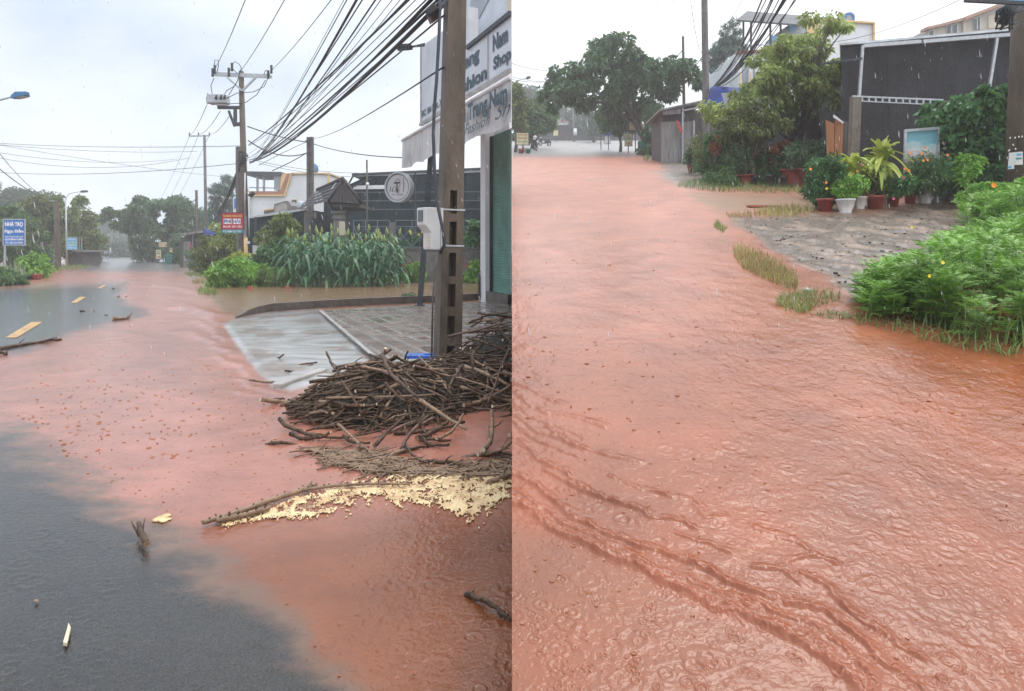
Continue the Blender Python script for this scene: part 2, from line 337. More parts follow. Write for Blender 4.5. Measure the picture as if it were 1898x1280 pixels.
# ------------------------------------------------------------------ ground, water
def ground_mat(name):
    m, n, l = nodes(name); b = n['Principled BSDF']
    a = n.new('ShaderNodeAttribute'); a.attribute_name = 'albedo'
    r = n.new('ShaderNodeAttribute'); r.attribute_name = 'rough'
    g = n.new('ShaderNodeAttribute'); g.attribute_name = 'grit'
    tcn = n.new('ShaderNodeTexCoord')
    v = n.new('ShaderNodeTexNoise'); v.inputs['Scale'].default_value = 160; v.inputs['Detail'].default_value = 3; l.new(tcn.outputs['Object'], v.inputs['Vector'])
    mr = n.new('ShaderNodeMapRange'); mr.inputs[1].default_value = 0.3; mr.inputs[2].default_value = 0.75; mr.inputs[3].default_value = 0.3; mr.inputs[4].default_value = 2.1
    l.new(v.outputs['Fac'], mr.inputs[0])
    mg = n.new('ShaderNodeMix'); mg.data_type = 'FLOAT'; mg.inputs[2].default_value = 1.0; l.new(g.outputs['Fac'], mg.inputs[0]); l.new(mr.outputs[0], mg.inputs[3])
    w = n.new('ShaderNodeTexNoise'); w.inputs['Scale'].default_value = 2.2; w.inputs['Detail'].default_value = 6; l.new(tcn.outputs['Object'], w.inputs['Vector'])
    mw = n.new('ShaderNodeMapRange'); mw.inputs[1].default_value = 0.3; mw.inputs[2].default_value = 0.7; mw.inputs[3].default_value = 0.86; mw.inputs[4].default_value = 1.13; l.new(w.outputs['Fac'], mw.inputs[0])
    mm = n.new('ShaderNodeMath'); mm.operation = 'MULTIPLY'; l.new(mg.outputs[0], mm.inputs[0]); l.new(mw.outputs[0], mm.inputs[1])
    s = n.new('ShaderNodeVectorMath'); s.operation = 'SCALE'; l.new(a.outputs['Color'], s.inputs[0]); l.new(mm.outputs[0], s.inputs['Scale'])
    l.new(s.outputs[0], b.inputs['Base Color']); l.new(r.outputs['Fac'], b.inputs['Roughness']); b.inputs['IOR'].default_value = 1.43; b.inputs['Subsurface Weight'].default_value = 0.6; b.inputs['Subsurface Radius'].default_value = (1.0, .42, .2); b.inputs['Subsurface Scale'].default_value = 0.022
    n1 = n.new('ShaderNodeTexNoise'); n1.inputs['Scale'].default_value = 42; n1.inputs['Detail'].default_value = 3; n1.inputs['Distortion'].default_value = 0.6
    l.new(tcn.outputs['Object'], n1.inputs['Vector'])
    bp = n.new('ShaderNodeBump'); bp.inputs['Strength'].default_value = 0.28; bp.inputs['Distance'].default_value = 0.014
    l.new(n1.outputs['Fac'], bp.inputs['Height']); l.new(bp.outputs[0], b.inputs['Normal'])
    return m
GM = ground_mat('water_and_wet_ground')
def rows(a, b, near, far, hy):
    ys = []; y = a
    while y < b:
        ys.append(y); y += far + (near - far) * min(1, (y - a) / 70)
    return np.array(ys)
def mixc(C, m, c): return C * (1 - m[..., None]) + np.array(c)[None, None] * m[..., None]
MUD = (0.345, 0.142, 0.100)
def rings(H, X, Y, ys_of_row, spots):
    for (cx, cy, r, amp) in spots:
        rr = np.nonzero((ys_of_row > cy - r * 1.6) & (ys_of_row < cy + r * 1.6))[0]
        if len(rr) == 0: continue
        sl_ = slice(rr[0], rr[-1] + 1); x = X[sl_]; y = Y[sl_]
        d = np.hypot(x - cx, y - cy) / r
        m = d < 1.5
        H[sl_] += np.where(m, amp * np.cos(d * 9.5) * np.exp(-((d - 0.55) / 0.42) ** 2), 0)
def region_objects(X, Y, Z, A, R, G, reg, names):
    nr, nc = X.shape
    V = np.stack([X, Y, Z], -1).reshape(-1, 3)
    i = np.arange((nr - 1) * nc).reshape(nr - 1, nc)[:, :-1].ravel()
    Q = np.stack([i, i + 1, i + nc + 1, i + nc], 1)
    fr = np.max(np.stack([reg.ravel()[Q[:, k]] for k in range(4)]), 0)
    out = {}
    for k, nm in enumerate(names):
        q = Q[fr == k]
        if len(q) == 0: continue
        us, inv = np.unique(q.ravel(), return_inverse=True)
        # rows run towards the camera, so reverse the winding to face up
        me = np_mesh(nm, V[us], inv.reshape(-1, 4)[:, ::-1] if Y[0, 0] > Y[-1, 0] and False else inv.reshape(-1, 4), GM, True)
        nv = len(me.vertices)
        at = me.attributes.new('albedo', 'FLOAT_COLOR', 'POINT'); c = np.ones((nv, 4), np.float32); c[:, :3] = A.reshape(-1, 3)[us]; at.data.foreach_set('color', c.ravel())
        for key, arr in (('rough', R), ('grit', G)):
            at = me.attributes.new(key, 'FLOAT', 'POINT'); at.data.foreach_set('value', arr.ravel()[us].astype(np.float32))
        if me.polygons[0].normal.z < 0: me.flip_normals()
        out[nm] = tag(link(nm, me), kind='structure')
    return out
# ---- left street (level)
py = rows(470.5, 1420, 1.6, 0.35, HY)
px = np.concatenate([np.linspace(-1800, -130, 70)[:-1], np.linspace(-130, 0, 50)[:-1], np.linspace(0, 949.0, 540)])
PX, PY = np.meshgrid(px, py); Y = EYE * F / (PY - HY); X = (PX - CX) * Y / F
yr_ = Y[:, 0]
jx = PX + 14 * fbm(X * 0.9, Y * 0.9, 4, 5); jy = PY + 9 * fbm(X * 0.8, Y * 0.8, 4, 9) * np.clip((PY - HY) / 200, 0.15, 1.5)
def soft(poly, s): return sstep(s, -s, sdist(poly, jx, jy))
A = np.empty(X.shape + (3,)); A[:] = MUD
G = np.zeros(X.shape); depth = np.ones(X.shape)
low = sdist([(300, 985), (470, 955), (700, 915), (950, 895), (1100, 895), (1100, 1500), (300, 1500)], jx, jy); A = mixc(A, sstep(70, -110, low), (0.190, 0.060, 0.022))      # browner water below the foam line; the dark shop reflection is put into its colour
silt = fbm(X * .9 + .5 * Y, Y * .55, 4, 90, .6); A = A * (1 + .22 * silt)[..., None]
far = sstep(512, 494, jy) * (1 - soft([(60, 530), (60, 500), (130, 503), (200, 507), (330, 507), (380, 530), (300, 540)], 6))
A = mixc(A, far, (0.15, 0.15, 0.155)); depth *= 1 - 0.8 * far
m = soft([(-2400, 640), (-200, 553), (0, 534), (50, 522), (95, 510), (150, 501), (150, 470), (-2400, 470)], 5); A = mixc(A, m, (0.26, 0.12, 0.075)); depth *= 1 - 0.9 * m
m = soft([(325, 494), (400, 500), (420, 530), (385, 533), (350, 515)], 6); A = mixc(A, m, (0.30, 0.21, 0.16)); depth *= 1 - 0.6 * m
mb = soft([(-2400, 600), (-200, 545), (0, 535), (120, 529), (232, 525), (222, 543), (230, 562), (272, 577), (240, 590), (190, 602), (120, 622), (40, 650), (-200, 680), (-2400, 900)], 13)
A = mixc(A, mb, (0.05, 0.055, 0.06)); G = np.maximum(G, mb * 0.5); depth *= 1 - 0.8 * mb
d = sdist([(-2400, 700), (-300, 745), (0, 800), (60, 830), (150, 895), (240, 955), (300, 990), (390, 1040), (460, 1095), (540, 1165), (620, 1235), (690, 1440), (-2400, 1500)], jx, jy)
ma = sstep(78, -85, d + 58 * fbm(X * 1.6 + .4 * Y, Y * 2.6, 5, 21, .6))
A = mixc(A, sstep(0.0, 0.55, ma), (0.145, 0.082, 0.054)); A = mixc(A, sstep(0.45, 1.0, ma), (0.028, 0.0250, 0.0220))
G = np.maximum(G, sstep(0.6, 1, ma)); depth *= 1 - 0.8 * sstep(0.45, 1, ma)
mpool = soft([(384, 548), (400, 530), (480, 528), (640, 524), (885, 518), (1010, 518), (1010, 556), (885, 557), (500, 577), (440, 588), (412, 574), (396, 560)], 7)
mpool = np.maximum(mpool, sstep(440, 470, jx) * sstep(560, 540, jy)); A = mixc(A, mpool, (0.20, 0.115, 0.062)); depth *= 1 - 0.5 * mpool
mg2 = sstep(400, 425, jx) * sstep(533, 520, jy); A = mixc(A, mg2, (0.07, 0.055, 0.035)); G = np.maximum(G, mg2); depth *= 1 - mg2
dr = sdist([(438, 590), (478, 582), (505, 578), (594, 573), (706, 668), (706, 690), (620, 705), (540, 724), (512, 724), (478, 690), (440, 642), (415, 603)], PX + 3 * fbm(X * 3, Y * 3, 3, 2), PY)
mramp = sstep(5, -5, dr); A = mixc(A, mramp, (0.38, 0.375, 0.37)); depth *= 1 - 0.55 * mramp
blot = sstep(-0.1, 0.35, fbm(X * 1.3, Y * 0.8, 4, 33)) * mramp; A = mixc(A, blot * 0.7, (0.20, 0.13, 0.095))
Rg = 0.08 + 0.13 * sstep(3, 20, Y); Rg = Rg + 0.12 * G
H = 0.0028 * fbm(X * 8, Y * 5.5, 3, 1) + 0.0014 * (1 - np.abs(pn(X * 17, Y * 11, 4)) * 2) + 0.0012 * pn(X * 36, Y * 26, 8) + 0.0006 * pn(X * 70, Y * 55, 9)
H *= sstep(30, 12, Y) * 0.9 + 0.1
H *= depth * (1 - 0.75 * sstep(0.3, 0.9, ma))
rd = np.random.default_rng(5); sp = []
for _ in range(260):
    yy = 1050 + (rd.random() ** 0.8) * 240 if rd.random() < 0.75 else 780 + rd.random() * 300
    xx = rd.random() * 960; g_ = GL(xx, yy); sp.append((g_.x, g_.y, 0.025 + 0.085 * rd.random() ** 1.6, 0.0006 + 0.0011 * rd.random()))
for _ in range(450):
    yy = 900 + (rd.random() ** 0.8) * 390; xx = 300 + rd.random() * 650; g_ = GL(xx, yy); sp.append((g_.x, g_.y, 0.010 + 0.014 * rd.random(), 0.0008 + 0.0014 * rd.random()))
rings(H, X, Y, yr_, sp)
def ridge(line, w, h, seed, wig=0.15):
    ln = [tuple(GL(*p)[:2]) for p in line]
    wx = X + wig * fbm(X * 1.2, Y * 1.2, 3, seed); wy = Y + wig * fbm(X * 1.2 + 31, Y * 1.2, 3, seed)
    dd, sg, al, L = ldist(ln, wx, wy); s_ = dd * sg
    return h * np.exp(-(np.where(s_ > 0, s_ / (w * 1.9), s_ / (w * 0.7))) ** 2) * sstep(0, L * 0.15, al) * sstep(L, L * 0.85, al)
for ln, w_, h_ in (([(262, 528), (330, 534), (372, 548)], 0.28, 0.05), ([(278, 572), (330, 571), (372, 578), (405, 590)], 0.22, 0.05),
                   ([(330, 560), (390, 590), (410, 610)], 0.15, 0.03), ([(350, 590), (400, 615), (425, 640)], 0.13, 0.03), ([(345, 610), (400, 640), (440, 668)], 0.11, 0.025),
                   ([(395, 655), (450, 690), (490, 715)], 0.08, 0.02), ([(430, 700), (490, 722), (535, 745)], 0.06, 0.02), ([(445, 720), (500, 742), (545, 752)], 0.05, 0.015)):
    H += ridge(ln, w_, h_, 3)
# flow ripples over the concrete ramp, edge of ramp
H += mramp * (0.010 * (1 - np.abs(pn(X * 1.1 + Y * .5, Y * 2.3, 6)) * 2.2) + 0.005 * pn(X * 2.6 + Y, Y * 5, 7)); Rg = np.where(mramp > 0.5, 0.10, Rg); Rg = Rg * (1 - np.clip(mb, 0, 1)) + np.clip(mb, 0, 1) * 0.10; Rg = Rg * (1 - sstep(.5, 1, ma)) + 0.13 * sstep(.5, 1, ma); Rg = np.where(far > .5, np.minimum(Rg, .2), Rg)
Z = H + 0.03 * sstep(2, -12, dr) - 0.01 * ma
reg = np.zeros(X.shape, int); reg[(ma > 0.75) | (mb > 0.6) | ((far > 0.6))] = 1; reg[mpool > 0.5] = 2; reg[mramp > 0.5] = 3; reg[(mg2 > 0.5)] = 4
Rg = np.where(reg == 4, 0.6, Rg)
region_objects(X, Y, Z, A, Rg, G, reg, ['flood_water', 'road', 'muddy_puddle', 'ramp', 'ground'])
# ---- right street (climbing)
py = rows(256.6, 1420, 1.55, 0.35, 246)
px = np.concatenate([np.linspace(949.0, 1900, 560), np.linspace(1900, 2060, 60)[1:], np.linspace(2060, 3700, 70)[1:]])
PX, PY = np.meshgrid(px, py); Y = EYE * F / (PY - 246.0); X = (PX - CX) * Y / F; yr_ = Y[:, 0]
jx = PX + 16 * fbm(X * 0.9, Y * 0.9, 4, 15); jy = PY + 9 * fbm(X * 0.8, Y * 0.8, 4, 19) * np.clip((PY - 246) / 200, 0.15, 1.5)
A = np.empty(X.shape + (3,)); A[:] = (0.37, 0.150, 0.100); A = mixc(A, sstep(9.5, 3.2, Y + 1.2 * fbm(X * .8, Y * .8, 3, 91)), (0.250, 0.070, 0.026)); A = A * (1 + .22 * fbm(X * 1.1 - .6 * Y, Y * .5, 4, 92, .6))[..., None]; G = np.zeros(X.shape); depth = np.ones(X.shape)  # near mud browner, far mud paler: sky reflection put into the colour
far = sstep(296, 283, jy); A = mixc(A, far, (0.17, 0.165, 0.165)); depth *= 1 - 0.8 * far
m = soft([(1215, 322), (1245, 312), (1330, 312), (1330, 346), (1262, 345)], 7); A = mixc(A, m, (0.19, 0.165, 0.15)); depth *= 1 - 0.7 * m; G = np.maximum(G, m)
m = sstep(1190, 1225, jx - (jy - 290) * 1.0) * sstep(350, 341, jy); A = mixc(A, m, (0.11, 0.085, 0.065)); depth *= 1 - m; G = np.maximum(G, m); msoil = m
m = soft([(1275, 357), (1510, 360), (1640, 362), (1640, 392), (1440, 394), (1400, 388), (1330, 390), (1295, 374)], 8); A = mixc(A, m, (0.25, 0.14, 0.085)); depth *= 1 - 0.4 * m; mp2 = m
m = soft([(1352, 402), (1420, 400), (1520, 393), (1600, 393), (1700, 378), (1800, 330), (3700, 330), (3700, 460), (1720, 500), (1640, 590), (1600, 560), (1540, 516), (1470, 482), (1412, 452), (1385, 428)], 10)
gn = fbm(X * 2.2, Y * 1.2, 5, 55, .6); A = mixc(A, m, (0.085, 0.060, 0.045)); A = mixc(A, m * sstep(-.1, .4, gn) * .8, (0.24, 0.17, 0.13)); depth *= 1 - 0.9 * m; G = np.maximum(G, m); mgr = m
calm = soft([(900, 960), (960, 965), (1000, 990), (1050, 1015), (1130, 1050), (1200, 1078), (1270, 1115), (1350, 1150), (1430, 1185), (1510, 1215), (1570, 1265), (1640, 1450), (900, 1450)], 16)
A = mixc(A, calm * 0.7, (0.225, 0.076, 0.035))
Rg = 0.10 + 0.34 * sstep(3, 18, Y)
wx = X + 0.05 * pn(X * 2, Y * 2, 40); wy = Y + 0.05 * pn(X * 2, Y * 2, 41)
H = 0.0050 * fbm(wx * 4.5, wy * 4.0, 3, 1) + 0.0016 * (1 - np.abs(pn(wx * 9, wy * 8, 4)) * 2.4) + 0.0009 * (1 - np.abs(pn(wx * 21, wy * 17, 6)) * 2.4) + 0.0017 * pn(wx * 26, wy * 20, 11) + 0.0011 * pn(X * 44, Y * 36, 8) + 0.0008 * pn(X * 80, Y * 64, 9)
H *= (sstep(30, 12, Y) * 0.85 + 0.15) * (1 - 0.62 * calm) * (0.25 + 0.75 * depth)
H += mgr * (0.030 * fbm(X * 4, Y * 3, 5, 60, .6) + .006 * (1 - np.abs(pn(X * 9 + Y * 3, Y * 6, 62)) * 2.4)) + msoil * 0.03 * fbm(X * 3, Y * 3, 3, 61)
sp = []
for _ in range(130):
    yy = 620 + (rd.random() ** 0.9) * 680; xx = 947 + rd.random() * 960; g_ = GR(xx, yy); sp.append((g_.x, g_.y, 0.025 + 0.07 * rd.random() ** 1.5, 0.0007 + 0.0011 * rd.random()))
for _ in range(520):
    yy = 560 + (rd.random() ** 0.8) * 740; xx = 947 + rd.random() * 960; g_ = GR(xx, yy); sp.append((g_.x, g_.y, 0.010 + 0.016 * rd.random(), 0.0010 + 0.0016 * rd.random()))
rings(H, X, Y, yr_, sp)
def ridge_r(line, w, h, seed, wig=0.04, lump=0.8):
    w, h = w * .66, h * .62
    ln = [tuple(GR(*p)[:2]) for p in line]
    wx = X + wig * fbm(X * 5, Y * 5, 3, seed); wy = Y + wig * fbm(X * 5 + 31, Y * 5, 3, seed + 3)
    dd, sg, al, L = ldist(ln, wx, wy); s_ = dd * sg
    hh = h * np.clip(1 + lump * fbm(X * 22, Y * 22, 4, seed + 5, .6), .1, 2)
    return hh * np.exp(-np.abs(np.where(s_ > 0, s_ / (w * 2.0), s_ / (w * 0.8))) ** 1.8) * sstep(0, L * 0.06, al) * sstep(L, L * 0.9, al)
for ln, w_, h_ in (
    ([(900, 905), (950, 930), (1000, 966), (1050, 996), (1130, 1032), (1200, 1057), (1270, 1096), (1350, 1131), (1430, 1166), (1500, 1192), (1560, 1242), (1600, 1285), (1640, 1380)], 0.036, 0.022),
    ([(900, 835), (947, 872), (1010, 915), (1060, 958), (1110, 984), (1180, 1010), (1260, 1040), (1340, 1075), (1400, 1100), (1450, 1118), (1520, 1132), (1590, 1182), (1650, 1240), (1700, 1285)], 0.022, 0.020),
    ([(940, 800), (1000, 850), (1050, 880), (1090, 915), (1150, 935), (1200, 958), (1260, 962), (1330, 1000)], 0.020, 0.015),
    ([(1010, 870), (1060, 900), (1120, 925), (1180, 950)], 0.018, 0.012),
    ([(940, 760), (1000, 800), (1070, 830), (1140, 846), (1210, 860)], 0.026, 0.012), ([(940, 725), (1010, 765), (1080, 780), (1130, 800)], 0.03, 0.011),
    ([(930, 690), (1000, 735), (1060, 752)], 0.03, 0.010), ([(1010, 790), (1040, 815), (1090, 835)], 0.02, 0.012),
    ([(1480, 1060), (1540, 1095), (1570, 1125), (1620, 1150), (1660, 1200), (1720, 1225)], 0.016, 0.014),
    ([(1560, 1110), (1590, 1140), (1640, 1180)], 0.012, 0.010), ([(1440, 1050), (1500, 1030), (1560, 1050)], 0.02, 0.012),
    ([(1390, 1045), (1450, 1055), (1500, 1090)], 0.018, 0.012), ([(1200, 905), (1270, 925), (1320, 960), (1370, 965)], 0.024, 0.010),
    ([(940, 775), (1005, 822), (1075, 852)], 0.02, .012), ([(945, 905), (1000, 940), (1060, 975), (1120, 1005), (1190, 1030)], .02, .014), ([(1100, 1010), (1180, 1035), (1260, 1068), (1330, 1100), (1420, 1140)], .018, .013), ([(1380, 1105), (1440, 1140), (1500, 1160), (1560, 1205), (1620, 1260)], .018, .014),
    ([(945, 740), (990, 775), (1040, 795), (1100, 815)], .022, .010), ([(1120, 880), (1180, 905), (1240, 915)], .018, .010), ([(1240, 985), (1310, 1010), (1360, 1030)], .016, .010), ([(1640, 1230), (1700, 1270), (1740, 1330)], 0.014, 0.012), ([(1400, 980), (1470, 1000), (1520, 1035)], 0.018, 0.010)):
    H += ridge_r(ln, w_, h_, 70)
Z = SLOPE * Y + H
reg = np.zeros(X.shape, int); reg[far > 0.6] = 1; reg[mp2 > 0.5] = 2; reg[mgr > 0.5] = 3; reg[msoil > 0.5] = 4
Rg = np.where(reg == 4, 0.55, np.where(reg == 3, 0.34, Rg))
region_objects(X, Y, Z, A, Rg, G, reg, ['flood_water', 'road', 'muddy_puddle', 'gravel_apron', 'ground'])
# ---- the wider terrain under and beyond both streets, and the bank where the climbing street meets the level one
M['terrain'] = mat('wet_earth', (0.12, 0.07, 0.045), 0.6, 0.5, 2.5, 0.8, 9)
b = MB(); b.add([(-260, -40, -0.08), (0, -40, -0.08), (0, 260, -0.08), (-260, 260, -0.08)], [(0, 1, 2, 3)]); tag(b.build('terrain', M['terrain']), kind='structure')
b = MB(); z0, z1 = -40 * SLOPE - 0.08, 200 * SLOPE - 0.08
b.add([(0.01, -40, z0), (160, -40, z0), (160, 200, z1), (0.01, 200, z1), (0.25, -40, z0 - 3), (0.25, 200, -1)], [(0, 1, 2, 3), (0, 3, 5, 4)]); tag(b.build('terrain', M['terrain']), kind='structure')
# ---- rain splashes on the water: little craters, crowns and jets
M['splash'] = mat('muddy_splash', (0.33, 0.11, 0.042), 0.25, 0.15, 8)
M['clear_splash'] = mat('clear_splash', (0.40, 0.43, 0.46), 0.08, 0.2, 8)
def splash(mb, c, r, kind):
    if kind == 0:      # thin jet with a drop on top
        mb.tube([c, c + Vector((0, 0, r * 0.45)), c + Vector((r * 0.1, 0, r * 0.95))], [r * 0.5, r * 0.3, r * 0.2], 6)
    elif kind == 1:    # open crater ring
        mb.lathe(c, [(r * 1.25, 0.0), (r * 0.98, r * 0.42), (r * 0.84, r * 0.36), (r * 0.62, -r * 0.2)], 10)
    else:              # low dome
        mb.ball(c, r * 0.7, 5, squash=0.9)
        mb.ball(c + Vector((r * .8, 0, 0)), r * 0.35, 4, squash=0.9)
def splashes(n, gen, name, material):
    mb = MB()
    for _ in range(n):
        c, r = gen(); splash(mb, c, r, rd.choice([0, 1, 1, 2, 2, 2]))
    tag(mb.build(name, material), kind='stuff')
# ------------------------------------------------------------------ foliage helpers
def unit(a): return a / (np.linalg.norm(a, axis=-1, keepdims=True) + 1e-9)
def leaf_quads(Pt, D, L, Wd, fold=0.25, bend=0.25):
    """one folded, slightly drooping leaf per point: base, two edges, tip"""
    n = len(Pt); rv = unit(rng.normal(size=(n, 3))); Sd = unit(np.cross(D, rv)); N = np.cross(Sd, D)
    L = np.broadcast_to(L, (n,))[:, None]; Wd = np.broadcast_to(Wd, (n,))[:, None]
    a = Pt; b = Pt + D * L * 0.45 + Sd * Wd * 0.5 + N * Wd * fold; d = Pt + D * L * 0.45 - Sd * Wd * 0.5 + N * Wd * fold
    c = Pt + D * L - np.array([0, 0, 1.0]) * L * bend
    V = np.stack([a, b, c, d], 1).reshape(-1, 3); Fq = np.arange(n * 4).reshape(-1, 4)
    return V, Fq
def leaf_part(name, VF, mt, parent):
    Vs = []; Fs = []; k = 0
    for V, Fq in VF: Vs.append(V); Fs.append(Fq + k); k += len(V)
    V = np.concatenate(Vs) - np.array(origin(parent))[None]
    me = np_mesh(name, V, np.concatenate(Fs), mt); return link(name, me, parent)
def clump_leaves(clumps, per, L, Wr=0.45, droop=0.5, jit=0.5, flat=0.75, out=1.0):
    """clumps: list of (centre, radius); leaves spread through each clump, denser at its skin"""
    Ps = []; Ds = []; Ls = []
    for c, r in clumps:
        n = max(6, int(per * (0.7 + 0.6 * rng.random())))
        u = unit(rng.normal(size=(n, 3))); rad = r * (0.35 + 0.65 * rng.random(n) ** 0.45)
        rad *= 1 + 0.3 * np.sin(u[:, 0] * 5 + c[0]) * np.sin(u[:, 2] * 6 + c[2])
        p = np.array(c)[None] + u * rad[:, None] * np.array([1, 1, flat])[None]
        d = unit(u * out + rng.normal(size=(n, 3)) * jit + np.array([0, 0, -droop])[None])
        Ps.append(p); Ds.append(d); Ls.append(L * (0.6 + 0.8 * rng.random(n)))
    Pt = np.concatenate(Ps); D = np.concatenate(Ds); Lq = np.concatenate(Ls)
    return leaf_quads(Pt, D, Lq, Lq * Wr)
def inpoly(poly, x, y):
    ins = False; n = len(poly)
    for i in range(n):
        x0, y0 = poly[i]; x1, y1 = poly[(i + 1) % n]
        if (y0 > y) != (y1 > y) and x < (x1 - x0) * (y - y0) / (y1 - y0) + x0: ins = not ins
    return ins
def fill_clumps(poly, Yd, n, rpx, dspread, rr):
    """clump centres inside a crown outline that stands at distance Yd, spread in depth by +-dspread"""
    xs = [p[0] for p in poly]; ys = [p[1] for p in poly]; out = []; g = 0
    while len(out) < n and g < n * 60:
        g += 1
        x = min(xs) + rr.random() * (max(xs) - min(xs)); y = min(ys) + rr.random() * (max(ys) - min(ys))
        if not inpoly(poly, x, y): continue
        r = rpx * (0.65 + 0.7 * rr.random()) * Yd / F
        c = P(x, y, Yd); c.y += (rr.random() * 2 - 1) * dspread
        out.append((c, r))
    return out
def tree(name, label, poly, Yd, base, nclump, rpx, per, L, lm, trunk_r, dspread, bark='bark', group=None, cat='tree', nl=9, Wr=0.45, droop=0.5, flat=0.75, seed=0, forks=None):
    rr = random.Random(seed + 100)
    cl = fill_clumps(poly, Yd, nclump, rpx, dspread, rr)
    t = thing(name, base, label, cat, group)
    leaf_part('crown', [clump_leaves(cl, per, L, Wr, droop, flat=flat)], lm, t)
    b = MB(); base = Vector(base)
    top = sum((c for c, r in cl), Vector()) / len(cl); fork = base + (top - base) * 0.5; fork.z = base.z + (top.z - base.z) * 0.45
    b.tube([base - Vector((0, 0, 0.2)), base + (fork - base) * 0.5 + Vector((trunk_r * .6, 0, 0)), fork], [trunk_r * 1.25, trunk_r, trunk_r * 0.8], 9)
    part('trunk', b, M[bark], t)
    b = MB()
    for c, r in rr.sample(cl, min(nl, len(cl))):
        mid = fork + (c - fork) * 0.5 + Vector((rr.uniform(-.3, .3), rr.uniform(-.3, .3), 0.25 * (c - fork).length * 0.4))
        st = fork + (base - fork) * rr.uniform(0, 0.3)
        b.tube([st, mid, c], [trunk_r * 0.5, trunk_r * 0.3, trunk_r * 0.1], 6)
    part('limbs', b, M[bark], t)
    return t
def shrub(name, label, cl, base, per, L, lm, group=None, cat='shrub', stems=6, Wr=0.5, droop=0.2, flat=0.9, extra=None, stem_r=0.012, bark='bark'):
    t = thing(name, base, label, cat, group)
    leaf_part('foliage', [clump_leaves(cl, per, L, Wr, droop, flat=flat)], lm, t)
    b = MB(); base = Vector(base); rr = random.Random(len(cl) + int(base.x * 10))
    for c, r in rr.sample(cl, min(stems, len(cl))):
        s0 = base + Vector((rr.uniform(-.1, .1), rr.uniform(-.1, .1), -0.05))
        b.tube([s0, s0 + (c - s0) * 0.5 + Vector((rr.uniform(-.1, .1), 0, 0)), c], [stem_r, stem_r * 0.8, stem_r * 0.4], 5)
    part('stems', b, M[bark], t)
    return t
def flowers(pts, r, mt, parent, petals=8):
    r = r * 0.6
    for p in pts:
        V = []; 
        for k in range(petals):
            a = 2 * math.pi * k / petals; d = np.array([math.cos(a), -0.45, math.sin(a)]); s = np.array([-math.sin(a), 0, math.cos(a)])
            q = np.array(p); r = r * 1.0; V += [q, q + d * r * 0.6 + s * r * 0.35, q + d * r, q + d * r * 0.6 - s * r * 0.35]
        me = np_mesh('flower', np.array(V) - np.array(origin(parent))[None], np.arange(petals * 4).reshape(-1, 4), mt); link('flower', me, parent)
def blades(pts, h, w, lean, seg=3, rr=rng):
    """arching grass blades as strips: returns V, F"""
    n = len(pts); a = rr.random(n) * 2 * math.pi; hh = h * (0.5 + 0.8 * rr.random(n)); ln = lean * (0.3 + 1.0 * rr.random(n))
    d = np.stack([np.cos(a), np.sin(a), np.zeros(n)], 1); s = np.stack([-np.sin(a), np.cos(a), np.zeros(n)], 1)
    V = []
    for k in range(seg + 1):
        t = k / seg; ww = w * (1 - t ** 1.5) * 0.5 + 0.0004
        p = pts + d * (ln * t * t)[:, None] + np.array([0, 0, 1.0])[None] * (hh * (t - 0.35 * t * t * np.minimum(1.5, ln / hh)))[:, None]
        V += [p - s * ww, p + s * ww]
    V = np.stack(V, 1); m = 2 * (seg + 1); V = V.reshape(-1, 3)
    Fq = np.concatenate([np.stack([np.arange(n) * m + 2 * k, np.arange(n) * m + 2 * k + 1, np.arange(n) * m + 2 * k + 3, np.arange(n) * m + 2 * k + 2], 1) for k in range(seg)])
    return V, Fq
def grass_patch(name, poly, g, n, h, w, lean, lm, kind='stuff', label=None, cat=None):
    xs = [p[0] for p in poly]; ys = [p[1] for p in poly]; pts = []
    while len(pts) < n:
        x = random.uniform(min(xs), max(xs)); y = random.uniform(min(ys), max(ys))
        if inpoly(poly, x, y): pts.append(g(x, y))
    V, Fq = blades(np.array(pts), h, w, lean)
    o = link(name, np_mesh(name, V, Fq, lm)); return tag(o, label, cat, kind=kind)
def wire(name, a, b, sag, r, label, group, n=14, mt=None, seg=5):
    a, b = Vector(a), Vector(b); pts = [a + (b - a) * (i / n) - Vector((0, 0, sag * 4 * (i / n) * (1 - i / n))) for i in range(n + 1)]
    m = MB(); m.tube(pts, r, seg); o = m.build(name, mt or M['cable']); return tag(o, label, 'cable', group)
def pole_thing(name, label, base, top, r0, r1, square=True, mt='pole', group=None, cat='pole'):
    t = thing(name, base, label, cat, group); b = MB()
    base, top = Vector(base), Vector(top)
    if square:
        n = 4; b.tube([base - Vector((0, 0, .3)), top], [r0 * 1.2, r1 * 1.2], 4, sm=False)
    else: b.tube([base - Vector((0, 0, .3)), base + (top - base) * .5, top], [r0, (r0 + r1) / 2, r1], 12)
    part('shaft', b, M[mt], t); return t
def sign_panel(t, c, w, h, rz, mats, thick=0.04, frame=None, name='panel'):
    """flat board facing the street; returns corner, right vector"""
    c = Vector(c); ux = Vector((math.cos(rz), math.sin(rz), 0)); n = Vector((math.sin(rz), -math.cos(rz), 0))
    b = MB(); b.box(c, (w, thick, h), rz); part(name, b, mats, t)
    o = c - ux * w / 2 - Vector((0, 0, h / 2)) + n * (thick / 2)
    if frame:
        b = MB(); fw = min(w, h) * 0.035 + 0.012
        for sx_ in (-1, 1): b.box(c + ux * sx_ * (w / 2 + fw / 2), (fw, thick + .02, h + 2 * fw), rz)
        for sz_ in (-1, 1): b.box(c + Vector((0, 0, sz_ * (h / 2 + fw / 2))), (w, thick + .02, fw), rz)
        part('frame', b, frame, t)
    return o, ux
UZ = Vector((0, 0, 1))
def sign_lines(t, o, ux, w, h, lines):
    for s, x0, y0, ww, hh, mt, bold in lines:
        text_part('lettering', s, mt, t, o + ux * (x0 * w) + UZ * (y0 * h), ux, UZ, ww * w, hh * h, bold)

